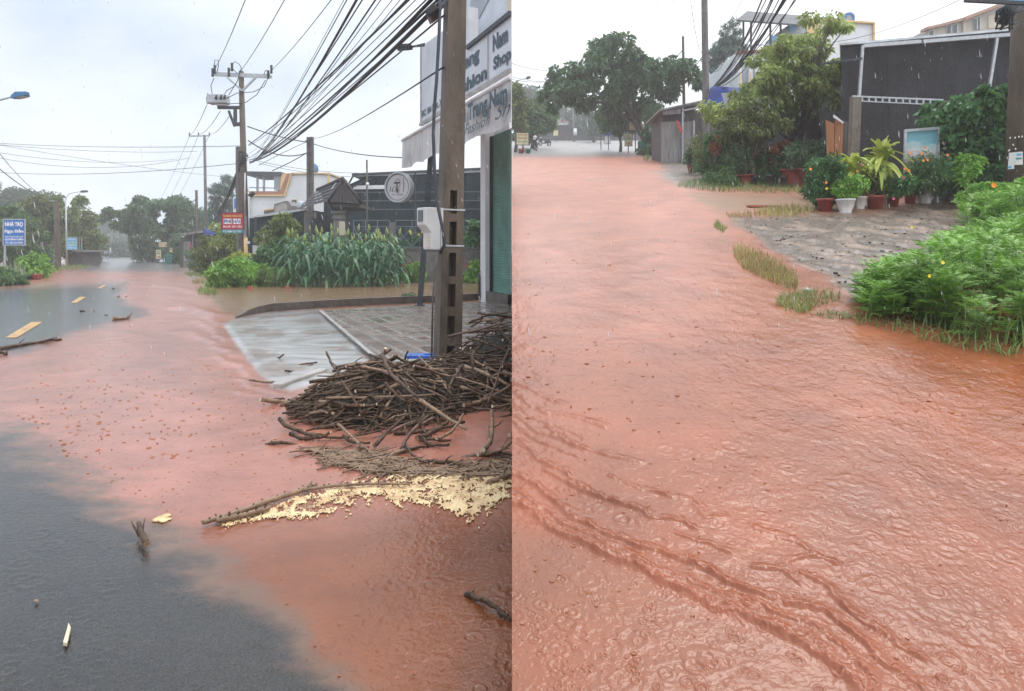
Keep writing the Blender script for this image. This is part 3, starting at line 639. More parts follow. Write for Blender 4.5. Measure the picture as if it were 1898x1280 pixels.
# ------------------------------------------------------------------ LEFT: shop, its signs, the yard
FD = Vector((-0.39, 0.92, 0)).normalized(); FN = Vector((-FD.y, FD.x, 0))       # along the shop front (away), out towards the street
FR = math.atan2(-FD.y, -FD.x)
# yard with brick paving, raised by a kerb
def brick_mat():
    m, n, l = nodes('wet_brick_paving'); b = n['Principled BSDF']
    tcn = n.new('ShaderNodeTexCoord'); mp = n.new('ShaderNodeMapping'); mp.inputs['Rotation'].default_value = (0, 0, math.radians(66)); l.new(tcn.outputs['Object'], mp.inputs[0])
    bt = n.new('ShaderNodeTexBrick'); bt.inputs['Scale'].default_value = 1.0; bt.inputs['Brick Width'].default_value = 1.0; bt.inputs['Row Height'].default_value = 0.30; bt.inputs['Mortar Size'].default_value = 0.035
    bt.inputs['Color1'].default_value = (0.105, 0.070, 0.052, 1); bt.inputs['Color2'].default_value = (0.19, 0.135, 0.108, 1); bt.inputs['Mortar'].default_value = (0.42, 0.39, 0.37, 1)
    l.new(mp.outputs[0], bt.inputs['Vector'])
    nz = n.new('ShaderNodeTexNoise'); nz.inputs['Scale'].default_value = 1.3; nz.inputs['Detail'].default_value = 5; l.new(tcn.outputs['Object'], nz.inputs['Vector'])
    hs = n.new('ShaderNodeHueSaturation'); l.new(bt.outputs['Color'], hs.inputs['Color'])
    mr = n.new('ShaderNodeMapRange'); mr.inputs[1].default_value = .3; mr.inputs[2].default_value = .7; mr.inputs[3].default_value = .6; mr.inputs[4].default_value = 1.25; l.new(nz.outputs['Fac'], mr.inputs[0]); l.new(mr.outputs[0], hs.inputs['Value'])
    l.new(hs.outputs[0], b.inputs['Base Color'])
    r2 = n.new('ShaderNodeMapRange'); r2.inputs[1].default_value = 0; r2.inputs[2].default_value = 1; r2.inputs[3].default_value = .55; r2.inputs[4].default_value = .06; l.new(bt.outputs['Fac'], r2.inputs[0])
    r3 = n.new('ShaderNodeMapRange'); r3.inputs[1].default_value = .42; r3.inputs[2].default_value = .62; r3.inputs[3].default_value = 1; r3.inputs[4].default_value = .25; l.new(nz.outputs['Fac'], r3.inputs[0])
    mm = n.new('ShaderNodeMath'); mm.operation = 'MULTIPLY'; l.new(r2.outputs[0], mm.inputs[0]); l.new(r3.outputs[0], mm.inputs[1]); l.new(mm.outputs[0], b.inputs['Roughness'])
    b.inputs['Specular IOR Level'].default_value = .35
    bp = n.new('ShaderNodeBump'); bp.inputs['Strength'].default_value = 0.5; bp.inputs['Distance'].default_value = 0.01; l.new(bt.outputs['Fac'], bp.inputs['Height']); bp.invert = True; l.new(bp.outputs[0], b.inputs['Normal'])
    return m
M['brick_paving'] = brick_mat()
ZY = 0.10
yd = [GL(x, y, ZY) for x, y in ((594, 575), (650, 571), (760, 565), (885, 559), (949, 562), (949, 668), (800, 668), (704, 668))]
b = MB(); b.prism(yd, (0, 0, -0.3)); tag(b.build('pavement', M['brick_paving']), kind='structure')
b = MB()
kp = [GL(x, y, 0) for x, y in ((436, 590), (455, 585), (478, 581), (505, 577), (560, 573), (650, 567), (760, 562), (885, 556))]
for i in range(len(kp) - 1):
    p, q_ = kp[i], kp[i + 1]; h0 = 0.05 + 0.16 * min(1, i / 2.5); h1 = 0.05 + 0.16 * min(1, (i + 1) / 2.5); w_ = Vector((0.02, .16, 0))
    b.add([p, q_, q_ + w_, p + w_, p + UZ * h0, q_ + UZ * h1, q_ + w_ + UZ * h1, p + w_ + UZ * h0], [(3, 2, 1, 0), (4, 5, 6, 7), (0, 1, 5, 4), (1, 2, 6, 5), (2, 3, 7, 6), (3, 0, 4, 7)])
tag(b.build('kerb', M['concrete_dark'], bevel=0.02), 'dark concrete kerb curving round the back of the flooded yard', 'kerb')
b = MB(); p, q_ = GL(700, 676, ZY), GL(948, 676, ZY); b.box((p + q_) / 2 - Vector((0, 0, 0.03)), ((q_ - p).length, 0.16, 0.2)); p, q_ = GL(514, 722), GL(600, 692)
d_ = q_ - p; b.box((p + q_) / 2 + UZ * 0.02, (d_.length, 0.12, 0.10), math.atan2(d_.y, d_.x))
tag(b.build('kerb', M['concrete_pale'], bevel=0.015), 'pale concrete kerb half buried under the heap of branches', 'kerb')
b = MB()
for i in range(12):
    t0 = i / 12; p = GL(594 + 110 * t0, 575 + 93 * t0, ZY); q_ = GL(594 + 110 * (t0 + 1 / 12), 575 + 93 * (t0 + 1 / 12), ZY); b.bar(p - UZ * .007, q_ - UZ * .007, 0.06, 0.02)
tag(b.build('edging_strip', M['concrete_pale']), 'pale edging line between brick paving and concrete ramp', 'edging')
# shop building
SB = Vector((-0.8, 21.2, 0))
shop = thing('shop_building', SB, 'corner clothes shop with closed green roller shutter and white corner pillar', 'shop')
def SF(s, o, z): return SB + FD * (-s) + FN * o + UZ * z        # s metres from the far corner towards us, o out to the street
smax = 1.9
b = MB(); b.box(SF(0.2, 0.0, 3.5), (0.42, 0.32, 7.0), FR); part('pillar', b, M['white_wall'], shop)
b = MB(); x_ = [SF(0.42, -0.05, 0.18), SF(1.95, -0.05, 0.18), SF(1.95, -0.05, 5.3), SF(0.42, -0.05, 5.3)]
N_ = 92
vs = []; fs = []
for i in range(N_ * 2 + 1):
    z = 0.36 + 4.6 * i / (N_ * 2); o = -0.03 if i % 2 else 0.0
    for s_ in (0.42, 1.0, 1.6, 1.98): vs.append(SF(s_, o - 0.04, z))
for i in range(N_ * 2):
    for k in range(3): fs.append((i * 4 + k, i * 4 + k + 1, i * 4 + k + 5, i * 4 + k + 4))
b = MB(); b.add(vs, fs); part('roller_shutter', b, M['shutter'], shop)
b = MB(); b.box(SF(1.0, -0.1, 0.18), (2.2, 0.5, 0.36), FR); part('doorstep', b, M['concrete_dark'], shop)
b = MB(); b.box(SF(0.44, -0.02, 2.6), (0.06, 0.1, 4.7), FR); part('shutter_rail', b, M['black'], shop)
b = MB(); b.box(SF(0.75, -0.35, 6.2), (1.5, 0.4, 2.9), FR); part('upper_wall', b, M['white_wall'], shop)
b = MB(); b.tube([SF(0.0, 0.2, 0.1), SF(0.0, 0.2, 0.85), SF(-.02, 0.14, 0.95)], 0.035, 8); part('drain_pipe', b, M['steel_dark'], shop)
# tall sign box above the awning; the part nearer to us carries the shop name
def FP(px_, o):   # point on the plane offset o from the shop front, seen in column px_
    k = (px_ - CX) / F; A0 = SB + FN * o   # (A0 - s*FD).x = k * y
    s_ = (A0.x - k * A0.y) / (FD.x - k * FD.y); return A0 - FD * s_
def FPz(px_, py_, o): p = FP(px_, o); p.z = EYE + (HY - py_) * p.y / F; return p
sg = thing('shop_sign', FP(781, 2.0), 'big faded white shop sign reading Trang Nam Fashion Shop above the awning', 'sign')
p0, p1 = FP(781, 2.0), FP(948.4, 2.0); zb0 = FPz(782, 228, 2.0).z; zt0 = FPz(781, 86, 2.0).z; zt1 = FPz(822, 56, 2.0).z; th = -FN * 0.25
pm = FP(868, 2.0); zs = FPz(868, 92, 2.0).z
b = MB(); b.prism([p0 + UZ * zb0, p1 + UZ * zb0, p1 + UZ * zs, pm + UZ * zs, pm + UZ * zt1, FP(822, 2.0) + UZ * zt1, p0 + UZ * zt0], th); part('panel', b, M['signboard'], sg)
b = MB(); b.bar(p0 + UZ * (zb0 - .04) + FN * .02, p1 + UZ * (zb0 - .04) + FN * .02, 0.10, 0.08); part('bottom_rail', b, M['concrete_pale'], sg)
b = MB(); b.bar(pm + UZ * (zs + .05), p1 + UZ * (zs + .05), 0.12, 0.10); part('top_rail', b, M['steel_dark'], sg)
b = MB(); b.bar(FP(905, 2.0) + UZ * zb0 + FN * .012, FP(905, 2.0) + UZ * zs + FN * .012, 0.02, 0.02); part('panel_seam', b, M['concrete_pale'], sg); b = MB(); b.bar(p0 + UZ * zb0 + FN * .012, p0 + UZ * zt0 + FN * .012, 0.05, 0.03); part('panel_seam', b, M['concrete_pale'], sg)
ux = -FD; H_ = zs - zb0
def on(o, px_, z): q0 = FP(px_, o); return q0 + UZ * z
def ftext(t, s, o, xa, xb, z, h, bold=0.02, shear=0, mt='letter_teal'):
    a_ = FP(xa, o); w_ = (FP(xb, o) - a_).length; text_part('lettering', s, M[mt], t, a_ + UZ * z, ux, UZ, w_, h, bold, shear, 0.012)
ftext(sg, 'Trang', 2.0, 845, 889, zb0 + H_ * 0.52, H_ * 0.40, 0.045); ftext(sg, 'Nam', 2.0, 914, 942, zb0 + H_ * 0.55, H_ * 0.34, 0.045)
ftext(sg, 'Fashion', 2.0, 842, 903, zb0 + H_ * 0.10, H_ * 0.30, 0.045); ftext(sg, 'Shop', 2.0, 915, 948, zb0 + H_ * 0.11, H_ * 0.33, 0.045)
ftext(sg, 'ĐC: Bùi Biệt, Xuân Hòa', 2.0, 782, 843, zb0 + 0.10, 0.26, 0.03)
# upper hoarding with a grey tarp behind the sign
hd = thing('hoarding', FP(870, 1.2), 'grey tarpaulin covered hoarding rising behind the shop name sign', 'hoarding')
b = MB(); a0, a1 = FP(862, 1.2), FP(948.4, 1.2); zz = FPz(866, 110, 1.2).z
b.prism([a0 + UZ * zz, a1 + UZ * zz, a1 + UZ * 9.2, FP(905, 1.2) + UZ * 10.4, a0 + UZ * 9.0], -FN * 0.1); part('panel', b, M['signboard'], hd)
b = MB(); b.prism([FP(868, 1.21) + UZ * 7.9, FP(872, 1.21) + UZ * 8.25, FP(905, 1.21) + UZ * 8.7, FP(916, 1.21) + UZ * 8.0, FP(888, 1.21) + UZ * 7.6], FN * 0.01); part('tarp_fold', b, M['grey_tarp'], hd)
b = MB(); b.bar(FPz(866, 45, 1.5), FPz(878, 92, 1.5), 0.12, 0.12); part('brace', b, M['concrete'], hd)
b = MB(); q0 = FPz(941, 42, 1.6); b.box(q0 + Vector((0.12, 0.2, 0.8)), (0.3, 0.2, 1.6), FR); part('lamp_box', b, M['cream'], hd)
# awning
aw = thing('awning', FP(746, 2.5), 'dirty white fabric awning valance lettered Trang Nam Fashion Shop, hanging over the yard', 'awning')
A0, A1 = FP(746, 2.5), FP(948.2, 2.5); ztop = 4.78; zbot = 3.98; vs = []; fs = []; n_ = 90
for i in range(n_ + 1):
    t_ = i / n_; p = A0 + (A1 - A0) * t_
    scal = 0.07 * abs(math.sin(t_ * math.pi * 5.2)) + 0.03 * pn(np.array([t_ * 14.0]), np.array([0.5]))[0]
    wob = 0.04 * math.sin(t_ * 46) + 0.03 * math.sin(t_ * 17 + 1)
    for k in range(6): vs.append(p + FN * (wob * k / 5) + UZ * (ztop + (zbot - scal - 0.0 + 0.14 * t_ * 0 - ztop) * k / 5))
for i in range(n_):
    for k in range(5): fs.append((i * 6 + k, i * 6 + k + 1, (i + 1) * 6 + k + 1, (i + 1) * 6 + k))
b = MB(); b.add(vs, fs, sm=True); part('valance', b, M['awning'], aw)
b = MB(); b.tube([A0 + UZ * ztop, A1 + UZ * ztop], 0.05, 8); part('rail', b, M['white'], aw)
I0 = A0 - FN * 2.3; I1 = I0 - FD * ((-.02 - I0.x) / -FD.x); b = MB(); b.add([A0 + UZ * (ztop + .02), A1 + UZ * (ztop + .02), I1 + UZ * (ztop + .5), I0 + UZ * (ztop + .5)], [(0, 1, 2, 3)]); part('canopy', b, M['awning'], aw)
for nm, xa, xb, z, h, bo, sh, mt in (('Thời', 790, 858, 4.30, 0.34, 0.02, 0, 'letter_teal'), ('i', 860, 865, 4.33, 0.30, 0.05, 0, 'letter_teal'), ('Trang', 869, 905, 4.22, 0.46, 0.05, 0, 'letter_teal'), ('Nam', 909, 942, 4.33, 0.34, 0.05, 0, 'letter_teal'), ('Fashion', 862, 910, 4.05, 0.22, 0.0, 0.45, 'letter_teal'), ('Sh', 919, 948, 4.07, 0.27, 0.0, 0.45, 'letter_teal')):
    if nm == 'Thời': continue
    a_ = FP(xa, 2.57); w_ = (FP(xb, 2.57) - a_).length; text_part('lettering', nm, M[mt], aw, a_ + UZ * z, ux, UZ, w_, h, bo, sh, 0.02)
M['squiggle'] = mat('yellow_green_script', (0.40, 0.42, 0.12), 0.6, 0.1, 3)
a_ = FP(764, 2.57); text_part('lettering', 'S', M['squiggle'], aw, a_ + UZ * 4.12, ux, UZ, 0.35, 0.32, -0.02, 0.5, 0.02)
a_ = FP(748, 2.57); b = MB()
for k, (mt_, z_) in enumerate((('letter_yellow', 4.28), ('sign_sky', 4.18))):
    pass
for k in range(3): b.box(a_ + ux * 0.22 + UZ * (4.30 - k * 0.07), (0.34, 0.006, 0.022), FR)
part('small_print', b, M['box_grey'], aw)
for top in (shop, sg, hd, aw):
    for o in top.children:
        ox = origin(o).x
        for v in o.data.vertices:
            if v.co.x + ox > -0.006: v.co.x = -0.006 - ox
# steel post of the round sign
sp_b = GL(778, 566, ZY)
t = thing('sign_post', sp_b, 'slanting grey steel post holding the round sign beside the shop yard', 'post')
b = MB(); spt = Vector((0, 0, 0)) + P(800, 268, sp_b.y * .985); b.bar(sp_b, spt, 0.13, 0.13); part('shaft', b, M['steel_dark'], t)
b = MB(); b.box(sp_b + UZ * .01, (0.26, 0.26, 0.02)); part('base_plate', b, M['steel_dark'], t)
rc = P(740, 347, sp_b.y * .98); R_ = 27.5 * rc.y / F
t = thing('round_sign', rc, 'round grey projecting sign with a black T monogram in a white ring', 'sign')
Rm = Matrix.Rotation(math.radians(-24), 3, 'Z'); 
def disc(b, r, y0, y1, n=40, ring=None):
    vs = []; fs = []
    for y_ in (y0, y1):
        for k in range(n): a = 2 * math.pi * k / n; vs.append(rc + Rm @ Vector((r * math.cos(a), y_, r * math.sin(a))))
    fs = [tuple(range(n)), tuple(range(2 * n - 1, n - 1, -1))] + [(k, k + n, (k + 1) % n + n, (k + 1) % n) for k in range(n)]
    b.add(vs, fs); return b
def ringm(b, r0, r1, y0, y1, n=48):
    vs = []; fs = []
    for k in range(n):
        a = 2 * math.pi * k / n
        for r, y_ in ((r0, y0), (r1, y0), (r1, y1), (r0, y1)): vs.append(rc + Rm @ Vector((r * math.cos(a), y_, r * math.sin(a))))
    for k in range(n):
        for j in range(4): fs.append((k * 4 + j, k * 4 + (j + 1) % 4, ((k + 1) % n) * 4 + (j + 1) % 4, ((k + 1) % n) * 4 + j))
    b.add(vs, fs); return b
part('face', disc(MB(), R_ * .95, -0.07, 0.07), M['sign_grey'], t)
part('rim', ringm(MB(), R_ * .93, R_ * 1.02, -0.10, 0.09), M['galv'], t)
part('ring', ringm(MB(), R_ * .855, R_ * .88, -0.078, -0.06), M['black'], t)
rx = Rm @ Vector((1, 0, 0)); rf = rc + Rm @ Vector((0, -0.07, 0))
text_part('lettering', 'T', M['black'], t, rf - rx * R_ * .30 - UZ * R_ * .38, rx, UZ, R_ * .5, R_ * .72, 0.0, 0, 0.008)
text_part('lettering', 'nh Thing', M['black'], t, rf - rx * R_ * .46 - UZ * R_ * .56, rx, UZ, R_ * .9, R_ * .12, 0.0, 0.3, 0.008)
b = MB()
def curve2(pts, r): b.tube([rf + rx * (u * R_) + UZ * (v * R_) - (Rm @ Vector((0, 0.008, 0))) for u, v in pts], r * R_, 5)
curve2([(-.20, .30), (-.14, .50), (0.0, .58), (.14, .50), (.20, .32)], .012); curve2([(.20, .20), (.05, -.12), (-.02, -.30), (.12, -.36), (.10, -.1)], .014)
curve2([(-.62, -.30), (-.55, .02), (-.52, .06)], .014); curve2([(-.44, -.3), (-.42, -.1), (-.26, .05), (-.12, -.08), (-.18, -.26), (-.34, -.26), (-.44, -.12)], .012); curve2([(.44, -.34), (.46, .2), (.45, .6)], .012); curve2([(.46, .28), (.58, .2), (.56, .06), (.46, .04)], .01)
part('flourish', b, M['steel_dark'], t)
b = MB()
for dz in (10, -16): 
    a_ = P(764, 347 - dz, rc.y); b.bar(a_, P(795, 347 - dz, sp_b.y * .985), 0.035, 0.035)
part('bracket', b, M['steel_dark'], t)
# ------------------------------------------------------------------ LEFT: the concrete pole in the heap, its meter box and fittings
pb = Vector(((829 - CX) * 9.54 / F, 9.54, 0)); pt = P(848, -210, 9.54)
t = thing('concrete_pole', pb, 'thick slotted concrete utility pole standing in the heap of branches', 'pole')
ang = math.radians(24); 
axis = (pt - pb).normalized(); 
def pole_M(z): 
    c = pb + (pt - pb) * (z / pt.z); return c
Rz = Matrix.Rotation(ang, 3, 'Z'); zc = Vector((0, 0, 1)).cross(axis); 
from mathutils import Quaternion
Rq = Vector((0, 0, 1)).rotation_difference(axis).to_matrix() @ Rz
def seg_box(b, z0, z1, x0, x1, y0, y1, w0, w1):
    vs = []
    for z, w in ((z0, w0), (z1, w1)):
        c = pole_M(z)
        for x, y in ((x0, y0), (x1, y0), (x1, y1), (x0, y1)): vs.append(c + Rq @ Vector((x * w, y * w, 0)))
    b.add(vs, [(3, 2, 1, 0), (4, 5, 6, 7), (0, 1, 5, 4), (1, 2, 6, 5), (2, 3, 7, 6), (3, 0, 4, 7)])
def wz(z): return 0.325 - 0.014 * z
b = MB()
slots = [(641, 670), (586, 627), (526, 569), (468, 512), (410, 455), (352, 395)]
zz = [(EYE + (HY - y1) * 9.4 / F, EYE + (HY - y0) * 9.4 / F) for y0, y1 in slots]
prev = -0.3
for z0, z1 in zz:
    seg_box(b, prev, z0, -.5, .5, -.40, .40, wz(prev), wz(z0))
    seg_box(b, z0, z1, -.5, -.17, -.40, .40, wz(z0), wz(z1)); seg_box(b, z0, z1, .17, .5, -.40, .40, wz(z0), wz(z1)); seg_box(b, z0, z1, -.17, .17, .22, .37, wz(z0), wz(z1)); prev = z1
for k in range(5):
    z1 = prev + (pt.z - prev) * (k + 1) / 5 if k < 4 else pt.z
    seg_box(b, prev, z1, -.5, .5, -.40, .40, wz(prev), wz(z1)); prev = z1
part('shaft', b, M['pole'], t)
# meter box
mc = P(797, 424, 9.35)
t2 = thing('meter_box', mc, 'grey plastic electricity meter box strapped to the slotted concrete pole', 'meter box')
def mbp(u, v, w): return mc + Rq @ Vector((u, w, v))
hw = 0.115
prof = [(-.14, .28), (.10, .285), (.10, -.28), (.0, -.28), (-.045, -.27), (-.045, -.05), (-.14, .05)]
Rb = Matrix.Rotation(math.radians(-55), 3, 'Z')
def bp_(u, w, v): return mc + Rb @ Vector((w, u, v))
b = MB(); b.prism([bp_(u, -hw, v) for u, v in prof], Rb @ Vector((2 * hw, 0, 0))); part('case', b, M['box_grey'], t2, bevel=0.012)
b = MB(); b.box(bp_(-.142, 0, .17), (0.13, 0.01, 0.15), M=Rb); part('window', b, M['glass'], t2)
b = MB(); b.box(bp_(-.05, .02, -.16), (0.07, 0.012, 0.16), M=Rb); part('breaker_cover', b, M['cream'], t2)
b = MB(); b.box(bp_(.115, 0, 0.0), (2 * hw + .03, 0.03, 0.56), M=Rb); part('back_plate', b, M['box_grey'], t2)
b = MB()
for yv in (388, 455):
    c = pole_M(EYE + (HY - yv) * 9.4 / F); w_ = wz(2)
    for x0, y0, x1, y1 in ((-.53, -.43, .53, -.43), (.53, -.43, .53, .43), (-.53, -.43, -.53, .43)): b.bar(c + Rq @ Vector((x0 * w_, y0 * w_, 0)), c + Rq @ Vector((x1 * w_, y1 * w_, 0)), 0.012, 0.02)
part('strap', b, M['galv'], t2)
b = MB(); b.tube([P(818, -60, 9.2), P(814, 60, 9.2), P(809, 150, 9.2), P(805, 200, 9.2), P(803, 250, 9.2), P(806, 330, 9.2), P(812, 385, 9.15), P(822, 430, 9.15), P(823, 455, 9.2), P(815, 468, 9.3)], 0.022, 8)
tag(b.build('conduit', M['steel_dark']), 'grey cable conduit running down the pole into the meter box', 'conduit')
b = MB(); b.tube([P(812, 465, 9.25), P(806, 500, 9.2), P(802, 560, 9.2), P(800, 664, 9.25)], 0.014, 6); tag(b.build('conduit', M['concrete_dark']), 'thin dark conduit dropping from the meter box to the ground', 'conduit')
def flood_lamp(tip, arm0, label, Yd, Yt=None):
    t = thing('flood_lamp', P(*arm0, Yd), label, 'lamp'); b = MB(); a_ = P(*arm0, Yd); e_ = P(*tip, Yd); d_ = (a_ - e_); m_ = e_ + d_ * 0.55
    b.tube([a_, m_], 0.03, 8); b.tube([a_ + Vector((0, .1, .08)), m_ + Vector((0, .1, .02))], 0.03, 8); part('arm', b, M['steel_dark'], t)
    b = MB(); b.bar(e_, m_, 0.34, 0.10); part('housing', b, M['black'], t, bevel=0.02)
    b = MB(); b.bar(e_ + d_ * .04 - UZ * .056, m_ - d_ * .1 - UZ * .056, 0.26, 0.012); part('lens', b, M['glass'], t)
flood_lamp((735, 88), (787, 84), 'dark flood lamp on twin arms reaching out from the white shop sign', 19.5)
flood_lamp((793, 32), (826, 6), 'dark flood lamp fixed high on the slotted concrete pole', 9.3)
b = MB(); q0 = GL(780, 664, ZY); b.box(q0 + UZ * 0.03, (0.38, 0.22, 0.05)); t = thing('plastic_board', q0, 'flat blue plastic board with a hand hole lying at the foot of the pole', 'board')
b = MB()
for x0, x1, y0, y1 in ((-.2, .05, -.14, .14), (.05, .2, -.14, -.05), (.05, .2, .05, .14), (.17, .22, -.05, .05)): b.box(q0 + Vector(((x0 + x1) / 2, (y0 + y1) / 2, .03)), (x1 - x0, y1 - y0, .05))
part('board', b, M['blue_plastic'], t)
# ------------------------------------------------------------------ LEFT: heap of cut branches
def branch_mesh(seed, L, r, mats, bend=0.12, knots=True, cut=True):
    rr = random.Random(seed); n = 9; b = MB(); pts = []; dx = rr.uniform(-1, 1) * bend; dz = rr.uniform(-1, 1) * bend * .6
    for i in range(n + 1):
        t_ = i / n; pts.append(Vector(((t_ - .5) * L, L * dx * (t_ - .5) ** 2 * 2 + rr.uniform(-1, 1) * r * .35, L * dz * (t_ - .5) ** 2 * 2 + rr.uniform(-1, 1) * r * .35)))
    rad = [r * (1.0 - 0.35 * i / n) * (1.12 if (i % 2 and knots) else .95) for i in range(n + 1)]
    b.tube(pts, rad, 7, capmi=1)
    if knots:
        for k in range(6):
            i = rr.randint(1, n - 1); a = rr.uniform(0, 6.28); b.tube([pts[i], pts[i] + Vector((0.3 * r, math.cos(a) * r * 1.5, math.sin(a) * r * 1.5))], [r * .5, r * .3], 5)
    if seed % 5 in (1, 3):
        for i, sg_ in ((3, 1), (6, -1))[: 1 + seed % 2]:
            a = pts[i]; b.tube([a, a + Vector((.09, .035 * sg_, .02)), a + Vector((.20, .06 * sg_, .035))], [r * .55, r * .4, r * .22], 5)
    me = bpy.data.meshes.new('cut_branch'); me.from_pydata(b.v, [], b.f); [me.materials.append(m_) for m_ in mats]
    me.polygons.foreach_set('material_index', b.mi); me.polygons.foreach_set('use_smooth', b.sm); me.update(); return me
M['bark_red'] = mat('red_brown_bark', (0.13, 0.068, 0.048), 0.5, 0.4, 14, 0.5, 50); M['bark_dark'] = mat('dark_wet_bark', (0.050, 0.027, 0.017), 0.5, 0.5, 14, 0.6, 50, c2=(0.14, 0.085, 0.052), spec=.25)
M['bark_grey'] = mat('grey_tan_bark', (0.22, 0.14, 0.085), 0.5, 0.4, 14, 0.5, 50); M['cut_wood'] = mat('pale_cut_wood', (0.62, 0.52, 0.36), 0.6, 0.1, 10)
bm = {}
for k in range(6): bm['d%d' % k] = branch_mesh(k, 1.0, 0.0115 + 0.001 * k, [M['bark_dark'], M['cut_wood'] if k % 2 == 0 else M['bark_grey']], 0.10)
for k in range(4): bm['g%d' % k] = branch_mesh(20 + k, 1.0, 0.014 + 0.002 * k, [M['bark_grey'], M['cut_wood']], 0.10)
for k in range(2): bm['r%d' % k] = branch_mesh(30 + k, 1.0, 0.013, [M['bark_red'], M['cut_wood']], 0.08)
BG = 'cut branches in the heap by the pole'
def heap_z(X_, Y_):
    """height of the heap at a ground point"""
    z = 0
    for cx, cy, rx_, ry_, h in HEAPS:
        d2 = ((X_ - cx) / rx_) ** 2 + ((Y_ - cy) / ry_) ** 2; z = max(z, h * max(0, 1 - d2))
    return z
g1 = GL(690, 755); g2 = GL(860, 720); g3 = GL(930, 700)
g1 = GL(712, 752)
HEAPS = [(g1.x, g1.y + .1, 0.92, 1.1, 0.46), (g2.x, g2.y, 1.15, 1.15, 0.42), (g3.x, g3.y + 0.5, 0.75, 1.2, 0.78)]
hr = random.Random(41)
def put_branch(mesh, c, yaw, pitch, Ls, label, group=BG, ths=1.0):
    o = bpy.data.objects.new('cut_branch', mesh); COL.objects.link(o); o.location = c; o.rotation_mode = 'XYZ'
    o.rotation_euler = (hr.uniform(0, 6.28), pitch, yaw); o.scale = (Ls, ths, ths); return tag(o, label, 'branch', group)
heap_pts = []
LB = {'d': 'dark wet cut branch tangled in the heap at the foot of the slotted pole', 'g': 'tan knobbly cut branch lying in the heap at the foot of the slotted pole', 'r': 'reddish brown cut branch lying in the heap at the foot of the slotted pole'}
cnt = 0
while cnt < 285:
    x = hr.uniform(505, 990); y = hr.uniform(650, 850)
    g = GL(x, y); hz = heap_z(g.x, g.y)
    if hz < 0.03 and hr.random() < 0.93: continue
    k = hr.random(); key = 'd%d' % hr.randint(0, 5) if k < 0.70 else ('g%d' % hr.randint(0, 3) if k < 0.90 else 'r%d' % hr.randint(0, 1))
    L_ = hr.uniform(0.3, 1.05) * (.75 if x < 640 else 1); lay = hr.random() ** 0.5
    g.z = max(0.02, hz * lay + 0.02)
    yaw = hr.gauss(0.15, 0.55) if x < 720 else hr.gauss(-0.35, 0.95)
    if hr.random() < 0.2: yaw += 1.3
    e = 0.15; ca, sa = math.cos(yaw), math.sin(yaw)
    slope = (heap_z(g.x + ca * e, g.y + sa * e) - heap_z(g.x - ca * e, g.y - sa * e)) / (2 * e)
    if g.x + abs(ca) * L_ / 2 > 0.0 and g.z + .4 > SLOPE * g.y - .25: 
        if g.x > -0.05: continue
        L_ = min(L_, max(.25, -g.x / max(.2, abs(ca)) * 1.7))
    put_branch(bm[key], g, yaw, -math.atan(slope) * 0.8 + hr.gauss(0, .10), L_, LB[key[0]], ths=hr.uniform(.8, 1.35)); cnt += 1
# placed branches that stand out
def by_px(key, a, za, c, zc_, label, ths=1.0):
    pa = GL(*a, 0); pc = GL(*c, 0)
    pa = GL(a[0], a[1], za); pc = GL(c[0], c[1], zc_); d_ = pc - pa
    return put_branch(bm[key], (pa + pc) / 2, math.atan2(d_.y, d_.x), -math.atan2(d_.z, math.hypot(d_.x, d_.y)), d_.length, label, None, ths)
by_px('r0', (903, 752), .25, (944, 640), .75, 'long reddish stick leaning upright against the right of the heap', 0.8)
by_px('d1', (605, 658), .55, (632, 700), .42, 'short dark branch poking up from the left crest of the heap')
by_px('d2', (697, 658), .62, (765, 740), .40, 'long bent dark branch running down from the crest of the heap', 1.4)
by_px('d4', (874, 648), .62, (877, 704), .35, 'dark branch sticking straight up just right of the pole', 1.1)
by_px('g1', (630, 790), .10, (688, 840), .02, 'straight pale barked branch sloping into the water below the heap', .8)
by_px('r1', (732, 830), .03, (795, 768), .22, 'thick red brown branch reaching up from the water below the heap', 1.4)
by_px('g3', (903, 845), .04, (917, 772), .15, 'stout tan branch standing in the water right of the heap', 1.1)
by_px('g2', (775, 740), .22, (872, 800), .05, 'long tan branch lying across the front of the heap', 1.1)
by_px('g0', (812, 822), .03, (862, 775), .15, 'tan branch with a broken tip leaning towards the pole', 1.0)
by_px('d5', (690, 828), .04, (750, 770), .2, 'dark purple brown branch half sunk in front of the heap')
by_px('d3', (795, 848), .03, (885, 868), .02, 'dark branch floating level in front of the foam', 1.1)
by_px('d0', (748, 830), .03, (795, 868), .02, 'dark branch lying in the water just above the foam', 1.0)
by_px('d2', (628, 812), .03, (680, 826), .02, 'dark stub floating just left of the pale straight branch', 1.0)
by_px('g1', (885, 850), .03, (950, 825), .06, 'tan branch floating at the right end of the foam', 1.0)
by_px('d4', (502, 741), .03, (528, 737), .04, 'dark branch end sticking out of the left tip of the heap', .9)
o = by_px('g0', (909, 890), .035, (949, 880), .035, 'short thick cut log end resting on the foam', 1.3)
